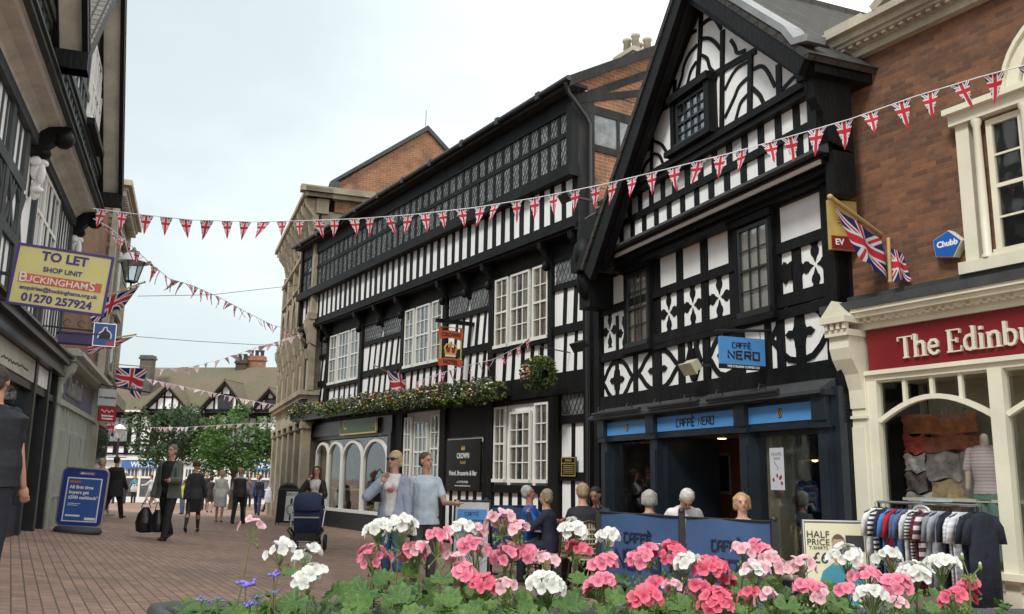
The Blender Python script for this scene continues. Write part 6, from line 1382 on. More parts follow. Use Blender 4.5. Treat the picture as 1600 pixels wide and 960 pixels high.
bag('white plastic bag carried by the woman in the blue cardigan', at(421, 762, 35), .34, .6, mat('white plastic', (.6, .6, .62), .4), .15)
bag('pale bag carried by the woman in the teal coat', at(210, 757, 53.7), .42, .45, mat('pale plastic', (.5, .48, .48), .4), .15)
stk = thing('walking_stick', 'thin black walking stick held by the bald man in the waistcoat', 'walking stick', (pxX(387, 27.2), 27.2, ground(-7.8, 27.2)))
MB().tube([(0, 0, 0), (0, 0, .80)], .012, 6).tube([(0, 0, .80), (.02, -.02, .85), (.07, -.05, .85)], .014, 6).build('shaft', M['iron'], stk)
# shirt prints
MB().ball(tuple(wom['P']+wom['u']*.19*1.70+wom['fw']*.13), (.045, .012, .028)).build('shirt_print', mat('pink print', (.50, .10, .16), .7), wom['root'])
# ---- clothes rail with garments
c0 = ED.w(-.92, 0, .72); c1 = ED.w(-2.06, 0, .92); pl, yw, wd = frame2(c0, c1)
r_ = thing('clothes_rail', 'chrome clothes rail standing outside the brick shop', 'clothes rail', (pl.x, pl.y, 0), yw); ZR = 1.275
MB().tube([(-.02, 0, ZR), (wd+.02, 0, ZR)], .013, 8).build('rail', M['steel'], r_)
for x in (0, wd): MB().tube([(x, 0, ZR), (x, 0, .06)], .014, 8).build('upright', M['iron'], r_); MB().tube([(x, -.25, .04), (x, .25, .04)], .014, 8).ball((x, -.24, .03), .03).ball((x, .24, .03), .03).build('foot', M['iron'], r_)
MB().tube([(0, 0, .1), (wd, 0, .1)], .01, 6).build('lower_bar', M['iron'], r_)
def stripes(name, c1_, c2_, f=26, ax=2):
    m, nt, bs = newmat(name); tc = nt.nodes.new('ShaderNodeTexCoord'); sp = nt.nodes.new('ShaderNodeSeparateXYZ'); nt.links.new(tc.outputs['Object'], sp.inputs[0])
    c = mixc(nt, (X(sp.outputs[ax])*f).fr().gt(.5), c1_, c2_); nt.links.new(c, bs.inputs['Base Color']); bs.inputs['Roughness'].default_value = .9; return m
G_ = [('white', cloth((.68, .68, .68)), .42, 0), ('black and white striped', stripes('bw stripe', (.02, .02, .025), (.65, .65, .65), 22), .72, .0), ('navy', cloth((.012, .018, .05)), .60, 0), ('bright blue', cloth((.07, .20, .50)), .60, 0), ('red', cloth((.42, .01, .02)), .66, 0), ('mid blue', cloth((.06, .12, .30)), .66, 0), ('denim blue', cloth((.08, .13, .24)), .56, 0), ('pale', cloth((.6, .6, .62)), .58, 0), ('fine black striped', stripes('fine stripe', (.03, .03, .035), (.55, .55, .57), 34), .74, 0), ('dark red striped', stripes('dark red stripe', (.16, .008, .02), (.03, .012, .02), 26), .72, 0), ('red and white striped', stripes('red stripe', (.60, .58, .58), (.10, .03, .05), 13), .58, 0), ('grey', cloth((.22, .24, .27)), .66, 0), ('light grey', cloth((.30, .33, .38)), .62, 0), ('dark navy', cloth((.010, .014, .03)), .68, 0), ('white ribbed', stripes('faint stripe', (.68, .68, .68), (.45, .47, .5), 30), .60, 0), ('long white', stripes('faint stripe b', (.66, .66, .68), (.5, .52, .56), 18), .78, 0), ('plain navy', cloth((.009, .012, .026)), .74, 0), ('navy cotton', cloth((.011, .015, .030)), .74, 0)]
xs_ = [-.05, .03, .09, .16, .22, .29, .35, .42, .48, .54, .61, .69, .76, .83, .91, .98, 1.08, 1.17]; random.seed(11)
for i, ((nm, m_, ln, _), x) in enumerate(zip(G_, xs_)):
    x = x*wd/1.13; o_ = ED.w(0, 0, 0); base = V(pl)+V((math.cos(yw)*x, math.sin(yw)*x, ZR))
    an = yw+R(90)+(R(random.uniform(4, 18)) if i < 16 else R(4-8*(i-16)))
    nb_ = ['first', 'next'][i > 0]
    lab = {0: 'white tee shirt at the left end of the clothes rail', 17: 'navy cotton tee shirt at the right end of the clothes rail'}.get(i, '%s tee shirt hanging just right of the %s one' % (nm, G_[i-1][0]))
    g_ = thing('tee_shirt', lab, 'shirt', base, an, 'shirts hanging on the clothes rail')
    MB().tube([(0, 0, 0), (.0, 0, -.05)], .003, 4).tube([(-.17, 0, -.10), (0, 0, -.05), (.17, 0, -.10)], .006, 5).build('hanger', M['iron'], g_)
    k = Blob(); wv = .22; h_ = ln
    def bodyf(u, v, s=1): pass
    k.loft([((0, 0, -.06), .06, .016), ((0, 0, -.085), .11, .022), ((0, 0, -.13), .165, .026), ((0, .0, -.22), .165, .026), ((0, 0, -.4), .16, .024), ((0, 0, -.09-h_), .165, .024)], (1, 0, 0), 20)
    for sg in (-1, 1): k.loft([((sg*.12, 0, -.10), .04, .022), ((sg*.165, 0, -.18), .048, .024), ((sg*.185, 0, -.32), .055, .02)], (1, 0, 0), 10)
    for j, p_ in enumerate(k.v): k.v[j] = (p_[0], p_[1]+.012*math.sin(p_[0]*60+i)*min(1, (-p_[2])*2), p_[2])
    k.build('shirt', m_, g_)
pz = V(pl)+V((math.cos(yw)*.50, math.sin(yw)*.50-.06, ZR-.07))
t_ = thing('price_disc', 'oval grey price disc hooked on the clothes rail', 'price tag', pz, yw-.1)
k = MB(); k.prism([(.105*math.cos(R(a)), .05*math.sin(R(a))) for a in range(0, 360, 20)], -.006, .006); k.build('disc', mat('grey disc', (.25, .25, .26), .5), t_); k = MB(); k.strip([(.105*math.cos(R(a)), .05*math.sin(R(a))) for a in range(0, 361, 20)], .008, -.009, .009); k.build('disc_rim', M['whitepaint'], t_); ftxt('£5 OFF', .05, M['whitepaint'], t_, 0, -.0075, 0, .001)
MB().box(.55, .80, -.02, .1, ZR+.02, ZR+.04).build('label_holder', mat('pale blue plastic', (.4, .5, .58), .4), r_)
# ---- shop window: mannequin, folded stock, posters
ms_, mz_ = ED.px(1541, 684, -.34); mp_ = ED.w(ms_, mz_-1.22, -.30)
r_ = thing('mannequin', 'headless mannequin in a striped tee shirt and green trousers in the shop window', 'mannequin', mp_, ED.yaw)
k = Blob(); k.loft([((0, 0, .66), .15, .10), ((0, 0, .78), .125, .09), ((0, 0, .95), .155, .11), ((0, 0, 1.08), .16, .09), ((0, 0, 1.14), .10, .06)], (1, 0, 0)); 
for sg in (-1, 1): k.cap((sg*.155, 0, 1.08), .05, (sg*.20, 0, .92), .048)
k.fuse('tee_shirt', stripes('mannequin stripe', (.60, .54, .53), (.50, .38, .39), 30), r_, .012, 2)
k = Blob(); k.cap((0, 0, 1.1), .045, (0, 0, 1.22), .042)
for sg in (-1, 1): k.cap((sg*.19, 0, .95), .035, (sg*.21, .0, .72), .028)
k.fuse('body', mat('cream mannequin', (.58, .50, .40), .4), r_, .012, 2)
k = Blob(); k.cap((-.07, 0, .64), .085, (-.08, 0, .05), .06); k.cap((.07, 0, .64), .085, (.08, 0, .05), .06); k.loft([((0, 0, .60), .13, .09), ((0, 0, .72), .13, .09)], (1, 0, 0)); k.fuse('trousers', cloth((.16, .27, .22)), r_, .012, 2)
random.seed(21)
def stack(label, s, d, z0, n, cols, w_=.3):
    r_ = fthing(ED, 'folded_stack', label, 'folded clothes', s, z0, d)
    for i in range(n):
        a = random.uniform(-.02, .02); k = Blob(); k.ell((a, 0, .03+i*.055), (w_/2, .13, .034)); k.v = [(x, y, z+.006*math.sin(x*40+i)) for x, y, z in k.v]; k.build('folded_garment', cols[i % len(cols)], r_)
cp, cg, cw = cloth((.50, .13, .10)), cloth((.20, .18, .18)), cloth((.52, .48, .46))
0 and stack('pile of folded pale and grey clothes at the left of the shop window', -.92, -.35, 1.33, 9, [cw, cg, stripes('knit', (.5, .45, .45), (.2, .16, .18), 50)]); 0 and stack('pile of folded striped clothes in the middle of the shop window', -1.25, -.40, 1.36, 7, [stripes('knit b', (.4, .34, .36), (.12, .1, .12), 60), cw, cg])
MB().box(-1.9, -.5, -.85, -.22, 1.28, 1.31).build('display_shelf', M['cream'], ed)
0 and stack('pile of folded pale clothes behind the mannequin', -1.62, -.68, 1.33, 5, [cw, cg])
r_ = fthing(ED, 'display_backdrop', 'printed window backdrop of coral, grey and white folded fabrics behind the glass', 'display board')
random.seed(8); bx_ = [(-.72, -1.60, 1.98, 2.20, (.55, .20, .10)), (-.72, -1.0, 1.78, 1.98, (.62, .12, .09)), (-1.0, -1.62, 1.80, 1.97, (.42, .15, .09)), (-.72, -1.0, 1.58, 1.77, (.60, .56, .54)), (-1.02, -1.4, 1.50, 1.79, (.42, .36, .36)), (-.72, -1.0, 1.36, 1.57, (.20, .16, .15)), (-.72, -1.05, 1.10, 1.35, (.55, .53, .52)), (-1.06, -1.42, 1.10, 1.49, (.45, .33, .20)), (-1.42, -1.75, 1.10, 1.79, (.30, .27, .26))]
for a, b, z0, z1, c_ in bx_:
    k = MB(); k.grid(lambda u, v: (a+.46+(b-a)*u*1.04, -.58+.025*math.sin(u*9+v*14+a*7)*math.sin(v*8+1), z0+(z1-z0)*v+.02*math.sin(u*8+a*9)), 12, 6); k.build('fabric_panel', mat('backdrop %.2f %.2f' % c_[:2], c_, .9, .45, 9, .8, 16), r_, fix=False)
r_ = fthing(ED, 'window_vinyl', 'dark printed lettering on the shop window glass', 'window lettering'); txt('2016', .16, mat('vinyl print', (.04, .02, .02), .6), r_, (-1.32, .04, 2.13), .001, .001)
# ---- frappe poster and lamps inside cafe window
s0, z0 = NE.px(1218, 766, .04); s1, z1 = NE.px(1218, 700, .04)
r_ = fthing(NE, 'window_poster', 'white drinks poster stuck inside the right cafe window', 'poster', s0, z0, .06)
MB().box(-.13, .13, 0, .004, 0, z1-z0).build('sheet', mat('poster paper', (.55, .57, .60), .5, .05), r_); hh = z1-z0
txt('FRAPPE', .06, mat('poster grey', (.2, .15, .16), .6), r_, (0, .005, hh*.84), .0005); txt('CREME', .045, mat('poster grey', (.2, .15, .16), .6), r_, (0, .005, hh*.74), .0005)
k = MB(); k.strip([(.05, hh*.68), (.02, hh*.6), (-.03, hh*.52), (.0, hh*.48)], .006, .004, .006, 1)
for a, b in ((.07, .2), (.0, .3), (-.05, .24), (-.08, .12), (-.07, .27)): k.ball((a, .005, hh*b+.02), (.02, .003, .025), 0, 8, 5)
k.build('printed_drink', [mat('berry red', (.30, .02, .05), .6), M['ink']], r_)
for (px_, py_, d, lab, col, st) in ((1273, 716, -.9, 'glowing pendant lamp inside the right cafe window', (1, .62, .25), 6),):
    s0, z0 = NE.px(px_, py_, d); r_ = fthing(NE, 'pendant_lamp', lab, 'lamp', s0, z0, d)
    MB().lathe([(.02, .13), (.05, .10), (.13, -.02), (.12, -.03)], 14).build('shade', mat('pale shade', (.25, .2, .12), .5), r_); MB().ball((0, 0, .0), .05).build('bulb', emis('warm bulb', col, st), r_); MB().tube([(0, 0, .13), (0, 0, .5)], .006, 4).build('cord', M['iron'], r_)
s0, z0 = NE.px(1128, 688, -.45); r_ = fthing(NE, 'ceiling_lamp', 'small lit ceiling lamp over the cafe doorway', 'lamp', s0, 2.05, -.45)
MB().lathe([(0, 0), (.07, 0), (.08, .02), (0, .02)], 14).build('housing', M['steel'], r_); MB().lathe([(0, -.006), (.06, -.006), (.06, 0)], 14).build('lamp_disc', emis('ceiling lamp glow', (1, .85, .5), 4), r_)
r_ = fthing(NE, 'picture_light', 'warm picture light at the back of the cafe', 'lamp', 2.45, 1.95, -2.75); MB().tube([(-.25, 0, 0), (.25, 0, 0)], .02, 8).build('tube', emis('picture glow', (1, .45, .15), 7), r_)
# ---- floodlights
def flood(F, px_, py_, d, label, m_):
    s0, z0 = F.px(px_, py_, d); r_ = fthing(F, 'floodlight', label, 'floodlight', s0, z0, d)
    k = MB(); k.box(-.13, .13, -.02, .12, -.07, .07); k.box(-.15, .15, .10, .13, -.09, .09); k.xf(Matrix.Rotation(R(-35), 4, 'X')); k.build('lamp_head', m_, r_); MB().box(-.02, .02, -d, 0, -.02, .02).build('arm', M['iron'], r_)
flood(NE, 1084, 570, .3, 'cream floodlight fixed low on the gabled cafe front', mat('aged cream plastic', (.50, .48, .34), .5, .15, 4)); flood(CR, 908, 538, .5, 'black floodlight on the right end of the timber inn', M['iron'])
flood(CR, 889, 306, .75, 'black floodlight under the eaves window band of the timber inn', M['iron'])
# ---- lanterns
p = at(205, 440, 17); r_ = thing('wall_lantern', 'large white capped four sided street lantern on a left hand wall bracket', 'lantern', p)
k = MB(); k.lathe([(.12, 0), (.23, .36), (.24, .38)], 4); k.build('glass', glass_mat('frosted lantern glass', (.8, .85, .85), refl=.6), r_)
k = MB(); k.lathe([(.30, .37), (.29, .41), (.15, .55), (.08, .57), (.07, .60)], 16); k.build('cap', mat('white enamel', (.75, .77, .78), .3, .05), r_); k = MB(); k.lathe([(.08, .56), (.10, .58), (.05, .62), (.02, .68), (0, .69)], 12)
for i in range(4): a = math.pi/2*i; k.tube([(.12*math.cos(a), .12*math.sin(a), 0), (.23*math.cos(a), .23*math.sin(a), .38)], .012, 5)
k.lathe([(.13, -.02), (.13, .01), (.0, .01)], 4); k.tube([(0, 0, -.02), (0, 0, -.25), (-.4, -.05, -.42), (-1.3, -.2, -.42)], .022, 6); k.tube([(-.15, 0, -.02), (-.05, 0, -.2)], .01, 5); k.tube([(.15, 0, -.02), (.05, 0, -.2)], .01, 5); k.build('frame', M['iron'], r_)
X_ = pxX(180, 48); gz = ground(X_, 48); r_ = thing('street_lamp', 'black lamp post with pale lantern and flower baskets before the far shops', 'street lamp', (X_, 48, gz)); h = at(180, 685, 48).z-gz
MB().tube([(0, 0, 0), (0, 0, 1.0), (0, 0, h)], .07, 10, r2=.05).tube([(-.5, 0, h-1.0), (.5, 0, h-1.0)], .025, 6).build('post', M['iron'], r_); MB().lathe([(.1, 0), (.24, .45), (.25, .47)], 6, (0, 0, h)).build('lantern', mat('pale lantern', (.5, .53, .53), .3), r_); MB().lathe([(.32, .47), (.3, .55), (.12, .70), (0, .74)], 12, (0, 0, h)).build('cap', M['whitepaint'], r_)
# ---- overhead wires
def wire(label, pts, r=.006):
    P0 = pts[0]; r_ = thing('overhead_wire', label, 'wire', P0); MB().tube([p-P0 for p in pts], r, 4).build('cable', M['iron'], r_)
wire('thin black cable sagging across the street below the crossing bunting', [at(215, 463, 25), at(330, 461, 26), at(400, 453, 27), at(465, 446, 28)], .009); wire('thin black cable reaching from the low flag pole to the bank', [at(212, 526, 26), at(300, 533, 27), at(400, 539, 28.5), at(440, 540, 29)], .009)
# ---- bunting
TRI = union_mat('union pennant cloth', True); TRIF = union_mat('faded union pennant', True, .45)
def bunting(label, pts, n, w_, h_, seed=1, wild=.25, m_=None, rc=.006, skip=(), face=0, name='bunting'):
    """pts: world polyline of the cord; pennants hang from it as parts"""
    random.seed(seed); P0 = pts[0]; r_ = thing(name, label, 'bunting', P0); q = [p-P0 for p in pts]
    # smooth the cord
    fine = []
    for i in range(len(q)-1):
        for k in range(6): fine.append(q[i].lerp(q[i+1], k/6))
    fine.append(q[-1]); L = [0]
    for i in range(1, len(fine)): L.append(L[-1]+(fine[i]-fine[i-1]).length)
    MB().tube(fine, rc, 5).build('cord', mat('white tape', (.7, .7, .7), .8), r_)
    for j in range(n):
        d = L[-1]*(j+.5)/n+random.uniform(-.1, .1)*L[-1]/n
        i = max(1, min(len(L)-1, next((i for i, l in enumerate(L) if l > d), len(L)-1))); t_ = (fine[i]-fine[i-1]).normalized(); p = fine[i-1]+t_*(d-L[i-1])
        tw = random.uniform(-wild, wild)*2.2+face; sw_ = random.gauss(0, wild)
        x_ = V((t_.x, t_.y, t_.z)).normalized(); n_ = V((-t_.y, t_.x, 0)).normalized(); dn = (V((0, 0, -1))+x_*sw_+n_*random.gauss(0, wild)).normalized()
        x2 = (x_+n_*math.tan(max(-1, min(1, tw)))*.6).normalized(); fl = random.uniform(-.25, .25); sz = random.uniform(.94, 1.06)
        vs = []; us = []; rows_ = 5
        for a in range(rows_+1):
            v = a/rows_; hw = w_/2*sz*(1-v)
            for b in (-1, 0, 1): vs.append(p+x2*(b*hw)+dn*(v*h_*sz)+n_*(.25*w_*math.sin(v*3+fl*9)*(v)*.6+(.06*w_ if b == 0 else 0))); us.append((.5+b*.5*(1-v), 1-v))
        k = MB(); fs = []; uu = []
        for a in range(rows_):
            for b in range(2): f = (a*3+b, a*3+b+1, a*3+b+4, a*3+b+3); fs.append(f); uu.append([us[z_] for z_ in f])
        k.add(vs, fs, 0, uu, True); k.build('pennant', m_ or TRI, r_, fix=False)
main = [(145, 326, 11.5), (215, 335, 11.9), (300, 344, 12.3), (400, 347, 12.3), (480, 345, 12.1), (560, 342, 11.9), (640, 336, 11.6), (740, 325, 11.2), (840, 309, 10.7), (940, 289, 10.2), (1040, 265, 9.6), (1140, 240, 9.1), (1240, 212, 8.6), (1330, 186, 8.15), (1430, 151, 7.7), (1530, 121, 7.3), (1640, 92, 6.9)]
bunting('long string of union pennants crossing the whole street in front of the buildings', [at(*p) for p in main], 44, .178, .275, 3, .17)
s2 = [(146, 342, 11.5), (170, 355, 12), (200, 380, 13), (235, 412, 14.5), (265, 436, 16), (300, 446, 18), (345, 466, 20.5), (385, 488, 23), (425, 508, 26), (475, 522, 28.3)]
bunting('second string of union pennants running down the street from the jettied house to the bank', [at(*p) for p in s2], 38, .19, .27, 5, .42)
s3 = [(246, 577, 33), (300, 573, 33), (345, 562, 33), (395, 545, 32), (440, 532, 31), (478, 520, 29)]
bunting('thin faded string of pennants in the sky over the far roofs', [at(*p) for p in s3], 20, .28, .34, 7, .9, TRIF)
s4 = [(228, 592, 46), (300, 607, 46), (370, 622, 45), (445, 636, 44)]
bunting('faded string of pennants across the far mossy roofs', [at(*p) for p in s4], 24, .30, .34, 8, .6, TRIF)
s5 = [(140, 668, 47), (200, 668, 48), (290, 668, 40), (370, 663, 40), (432, 661, 40)]
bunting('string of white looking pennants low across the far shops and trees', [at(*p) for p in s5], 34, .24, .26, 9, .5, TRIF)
s6 = [CR.w(5.5, 3.62, .75), CR.w(4.5, 3.72, .75), CR.w(3.2, 3.78, .75), CR.w(2.0, 3.80, .75), CR.w(1.0, 3.95, .75), CR.w(.55, 4.1, .75)]
bunting('short string of small union pennants along the flower boxes of the timber inn', s6, 16, .15, .24, 10, .3)
# ================================================================== HANGING FLOWERS ON THE INN
def lm(name, a, b, tr=.25): return leafmat(name, a, b)
M['leafA'] = leafmat('basket leaves', (.025, .055, .012), (.12, .16, .035))
fc = [mat('orange petals', (.55, .14, .05), .7, .1, 9), mat('white petals', (.70, .70, .66), .7, .05), mat('purple petals', (.06, .05, .16), .7, .2, 9), mat('yellow petals', (.50, .42, .06), .7, .1, 9), mat('deep red petals', (.35, .03, .03), .7, .2, 9)]
def flowermass(name, label, cat, F, x0, x1, d, zf, ht, dp, n, nf, seed, trough=True):
    random.seed(seed); r_ = fthing(F, name, label, cat)
    k = MB(); l_ = max(1, int((x1-x0)/.5)); bl_ = [(random.uniform(x0, x1), random.uniform(-.12, .12), random.uniform(.7, 1.25)) for _ in range(l_*4)]
    for _ in range(n):
        bx, bz, br_ = random.choice(bl_); x = min(x1+.1, max(x0-.1, bx+random.gauss(0, .16))); a = random.uniform(0, 6.28); rr = random.uniform(.5, 1.05)*br_
        p = V((x, d+dp*rr*math.cos(a), zf(x)+bz*.6+ht*rr*math.sin(a))); s = random.uniform(.02, .05); u = V((random.gauss(0, 1), random.gauss(0, 1), random.gauss(0, 1))).normalized(); v = u.orthogonal().normalized()*s*.7; u = u*s
        k.add([p-u, p+v, p+u, p-v], [(0, 1, 2, 3)])
    k.build('foliage', M['leafA'], r_, fix=False)
    fl = [MB() for _ in fc]
    for _ in range(nf):
        bx, bz, br_ = random.choice(bl_); x = min(x1, max(x0, bx+random.gauss(0, .18))); a = random.uniform(-.6, 2.6); rr = random.uniform(.85, 1.12)*br_
        c_ = random.choices(range(5), (3.5, 4, 4, 2, 1))[0]; s = random.uniform(.016, .036)
        fl[c_].ball((x, d+dp*rr*math.cos(a), zf(x)+bz*.6+ht*rr*math.sin(a)), (s, s, s*.7), 0, 6, 3)
    for q, m_, nm in zip(fl, fc, ('orange_blossom', 'white_blossom', 'purple_blossom', 'yellow_blossom', 'red_blossom')):
        if q.v: tag(q.build(nm, m_, r_), kind='stuff')
    if trough: MB().box(x0, x1, .05, d+.08, zf((x0+x1)/2)-.22, zf((x0+x1)/2)-.02).build('trough', M['iron'], r_)
    return r_
flowermass('flower_trough', 'long trough of mixed flowers trailing along the front of the timber inn', 'flower box', CR, 2.3, 14.9, .42, lambda x: 3.28+.012*(x-2), .21, .22, 15000, 850, 31)
def basket(F, s0, z0, d, label):
    r_ = flowermass('hanging_basket', label, 'hanging basket', F, s0-.12, s0+.12, d, lambda x: z0, .26, .25, 2600, 130, 40+int(s0*3), False)
    MB().lathe([(0, -.2), (.15, -.15), (.2, 0)], 12, (s0, d, z0)).tube([(s0, 0, z0+.45), (s0, d, z0+.5), (s0, d, z0+.1)], .012, 5).build('basket', M['iron'], r_)
basket(CR, .35, 3.38, .72, 'round hanging basket at the right end of the timber inn')
# ================================================================== FOREGROUND PLANTER
M['leafG'] = None
def geranium_leaf_mat():
    m, nt, bs = newmat('geranium leaf'); tc = nt.nodes.new('ShaderNodeTexCoord'); sp = nt.nodes.new('ShaderNodeSeparateXYZ'); nt.links.new(tc.outputs['UV'], sp.inputs[0])
    u, v = X(sp.outputs[0]), X(sp.outputs[1])            # u: angle*7, v: radius
    vein = ((u.fr()-.5).ab()).lt(.055); zone = ((v-.62).ab()).lt(.10)
    n = noise(nt, coords(nt, 'Object', 1), 9, 4)
    c = ramp(nt, n, [(.3, (.022, .075, .010)), (.7, (.10, .20, .030))])
    c = mixc(nt, zone*.35, c, (.04, .05, .02)); c = mixc(nt, vein*.45, c, (.17, .27, .09))
    nt.links.new(c, bs.inputs['Base Color']); bs.inputs['Roughness'].default_value = .6
    tr = nt.nodes.new('ShaderNodeBsdfTranslucent'); nt.links.new(c, tr.inputs[0]); mx = nt.nodes.new('ShaderNodeMixShader'); mx.inputs[0].default_value = .25
    out = nt.nodes['Material Output']; nt.links.new(bs.outputs[0], mx.inputs[1]); nt.links.new(tr.outputs[0], mx.inputs[2]); nt.links.new(mx.outputs[0], out.inputs[0]); return m
M['leafG'] = geranium_leaf_mat()
def petalmat(name, c1, c2, rim=None):
    m, nt, bs = newmat(name); tc = nt.nodes.new('ShaderNodeTexCoord'); sp = nt.nodes.new('ShaderNodeSeparateXYZ'); nt.links.new(tc.outputs['UV'], sp.inputs[0])
    n = noise(nt, coords(nt, 'Object', 1), 25, 3); nv = X(sp.outputs[1])*.75+(X(n)-.5)*.6
    c = ramp(nt, nv.s, [(.05, c2), (.5, c1)])
    vein = ((X(sp.outputs[0])*9).fr()-.5).ab().lt(.10)*.12; c = mixc(nt, vein, c, c2)
    nt.links.new(c, bs.inputs['Base Color']); bs.inputs['Roughness'].default_value = .6; bs.inputs['Sheen Weight'].default_value = .15
    tr = nt.nodes.new('ShaderNodeBsdfTranslucent'); nt.links.new(c, tr.inputs[0]); mx = nt.nodes.new('ShaderNodeMixShader'); mx.inputs[0].default_value = .3
    out = nt.nodes['Material Output']; nt.links.new(bs.outputs[0], mx.inputs[1]); nt.links.new(tr.outputs[0], mx.inputs[2]); nt.links.new(mx.outputs[0], out.inputs[0]); return m
PET = {'w': petalmat('white petal', (.80, .80, .77), (.62, .62, .52)), 'p': petalmat('pink petal', (.82, .28, .38), (.62, .09, .19)), 'c': petalmat('coral petal', (.80, .16, .24), (.56, .05, .12)), 'b': petalmat('blush petal', (.78, .52, .54), (.68, .25, .33))}
M['stem'] = mat('geranium stem', (.16, .20, .06), .6, .3, 12, col2=(.22, .13, .08), thr=(.4, .7)); M['sepal'] = mat('sepal green', (.14, .22, .05), .6, .25, 20)
def frame_from(n):
    n = n.normalized(); a = n.orthogonal().normalized(); return a, n.cross(a), n
def floret(k, c, n, r, mi=0):
    a, b, n = frame_from(n); ph = random.uniform(0, 6.28); op = random.uniform(.15, .55)
    for i in range(5):
        an = ph+i*2*math.pi/5+random.uniform(-.12, .12); d = a*math.cos(an)+b*math.sin(an); s = n.cross(d); rr = r*random.uniform(.88, 1.12); tl = op+random.uniform(-.15, .2)
        ns = 4; vs = []; us = []
        for j in range(ns+1):
            v = j/ns; wd_ = rr*(.08+.43*math.sin(min(1, v*1.12)*math.pi*.78))*(1 if v < .95 else .75); L_ = rr*v
            for q in (-1, -.35, .35, 1): 
                cup = .10*rr*(q*q)*v; vs.append(c+d*(L_*math.cos(tl)*(1-.10*q*q*v))+n*(L_*math.sin(tl)*(1-.35*v)+cup+rr*.03*math.sin(q*3+i)*v)+s*(q*wd_)); us.append((.5+q*.5, v))
        fs = []; uu = []
        for j in range(ns):
            for q in range(3): f = (j*4+q, j*4+q+1, j*4+q+5, j*4+q+4); fs.append(f); uu.append([us[z_] for z_ in f])
        k.add(vs, fs, mi, uu, True)
FL = [  # px, py, width px, kind, depth
 (392, 824, 46, 'b', 2.75, 3), (438, 862, 52, 'w', 2.6, 7), (478, 870, 44, 'w', 2.55, 5), (482, 908, 54, 'w', 2.4, 8), (590, 828, 48, 'w', 2.65, 9), (625, 832, 62, 'w', 2.6, 12), (585, 872, 66, 'p', 2.7, 14), (645, 868, 52, 'p', 2.62, 9), (656, 862, 34, 'b', 2.6, 4),
 (682, 848, 52, 'p', 2.5, 6), (722, 832, 56, 'w', 2.6, 9), (745, 836, 40, 'b', 2.62, 6), (784, 815, 52, 'b', 2.6, 10), (808, 826, 34, 'b', 2.58, 5), (712, 880, 44, 'b', 2.5, 5), (742, 868, 64, 'p', 2.55, 11), (790, 870, 54, 'p', 2.6, 9), (826, 872, 46, 'p', 2.6, 8), (852, 876, 42, 'b', 2.5, 5), (755, 918, 56, 'c', 2.4, 10), (790, 918, 38, 'b', 2.35, 4), (722, 900, 44, 'p', 2.45, 7),
 (897, 832, 46, 'w', 2.75, 11), (902, 859, 44, 'c', 2.7, 8), (856, 922, 66, 'w', 2.4, 14), (948, 843, 40, 'w', 2.55, 6), (942, 886, 52, 'p', 2.5, 9), (936, 918, 56, 'p', 2.45, 11), (1000, 878, 46, 'p', 2.55, 8), (1018, 866, 34, 'p', 2.6, 5), (1048, 868, 52, 'c', 2.6, 10), (1074, 880, 46, 'w', 2.5, 5), (1110, 890, 62, 'c', 2.5, 13), (1140, 912, 30, 'c', 2.5, 4), (1006, 940, 58, 'c', 2.3, 13), (1028, 914, 34, 'c', 2.45, 5), (1050, 920, 30, 'b', 2.4, 4), (1118, 944, 58, 'c', 2.3, 10), (1090, 925, 40, 'c', 2.42, 6),
 (1162, 862, 40, 'b', 2.55, 6), (1190, 866, 44, 'p', 2.55, 7), (1180, 895, 58, 'b', 2.45, 12), (1215, 888, 48, 'b', 2.5, 9), (1175, 900, 38, 'w', 2.42, 6), (1252, 888, 46, 'b', 2.55, 7), (1266, 924, 56, 'p', 2.4, 12), (1170, 932, 36, 'c', 2.4, 6), (1196, 936, 36, 'b', 2.35, 5), (1285, 940, 34, 'b', 2.35, 4),
 (1322, 874, 58, 'w', 2.6, 12), (1390, 876, 46, 'w', 2.65, 9), (1356, 906, 58, 'p', 2.5, 10), (1398, 922, 54, 'p', 2.45, 10), (1325, 930, 44, 'p', 2.4, 8), (1362, 938, 62, 'w', 2.35, 12), (1430, 898, 60, 'w', 2.5, 12), (1470, 888, 62, 'w', 2.52, 13), (1404, 944, 28, 'b', 2.3, 4), (1490, 938, 46, 'c', 2.35, 9), (1512, 926, 46, 'c', 2.45, 9)]
KN = {'w': 'white', 'p': 'pink', 'c': 'coral pink', 'b': 'pale blush'}
random.seed(77)
SOIL = 1.02
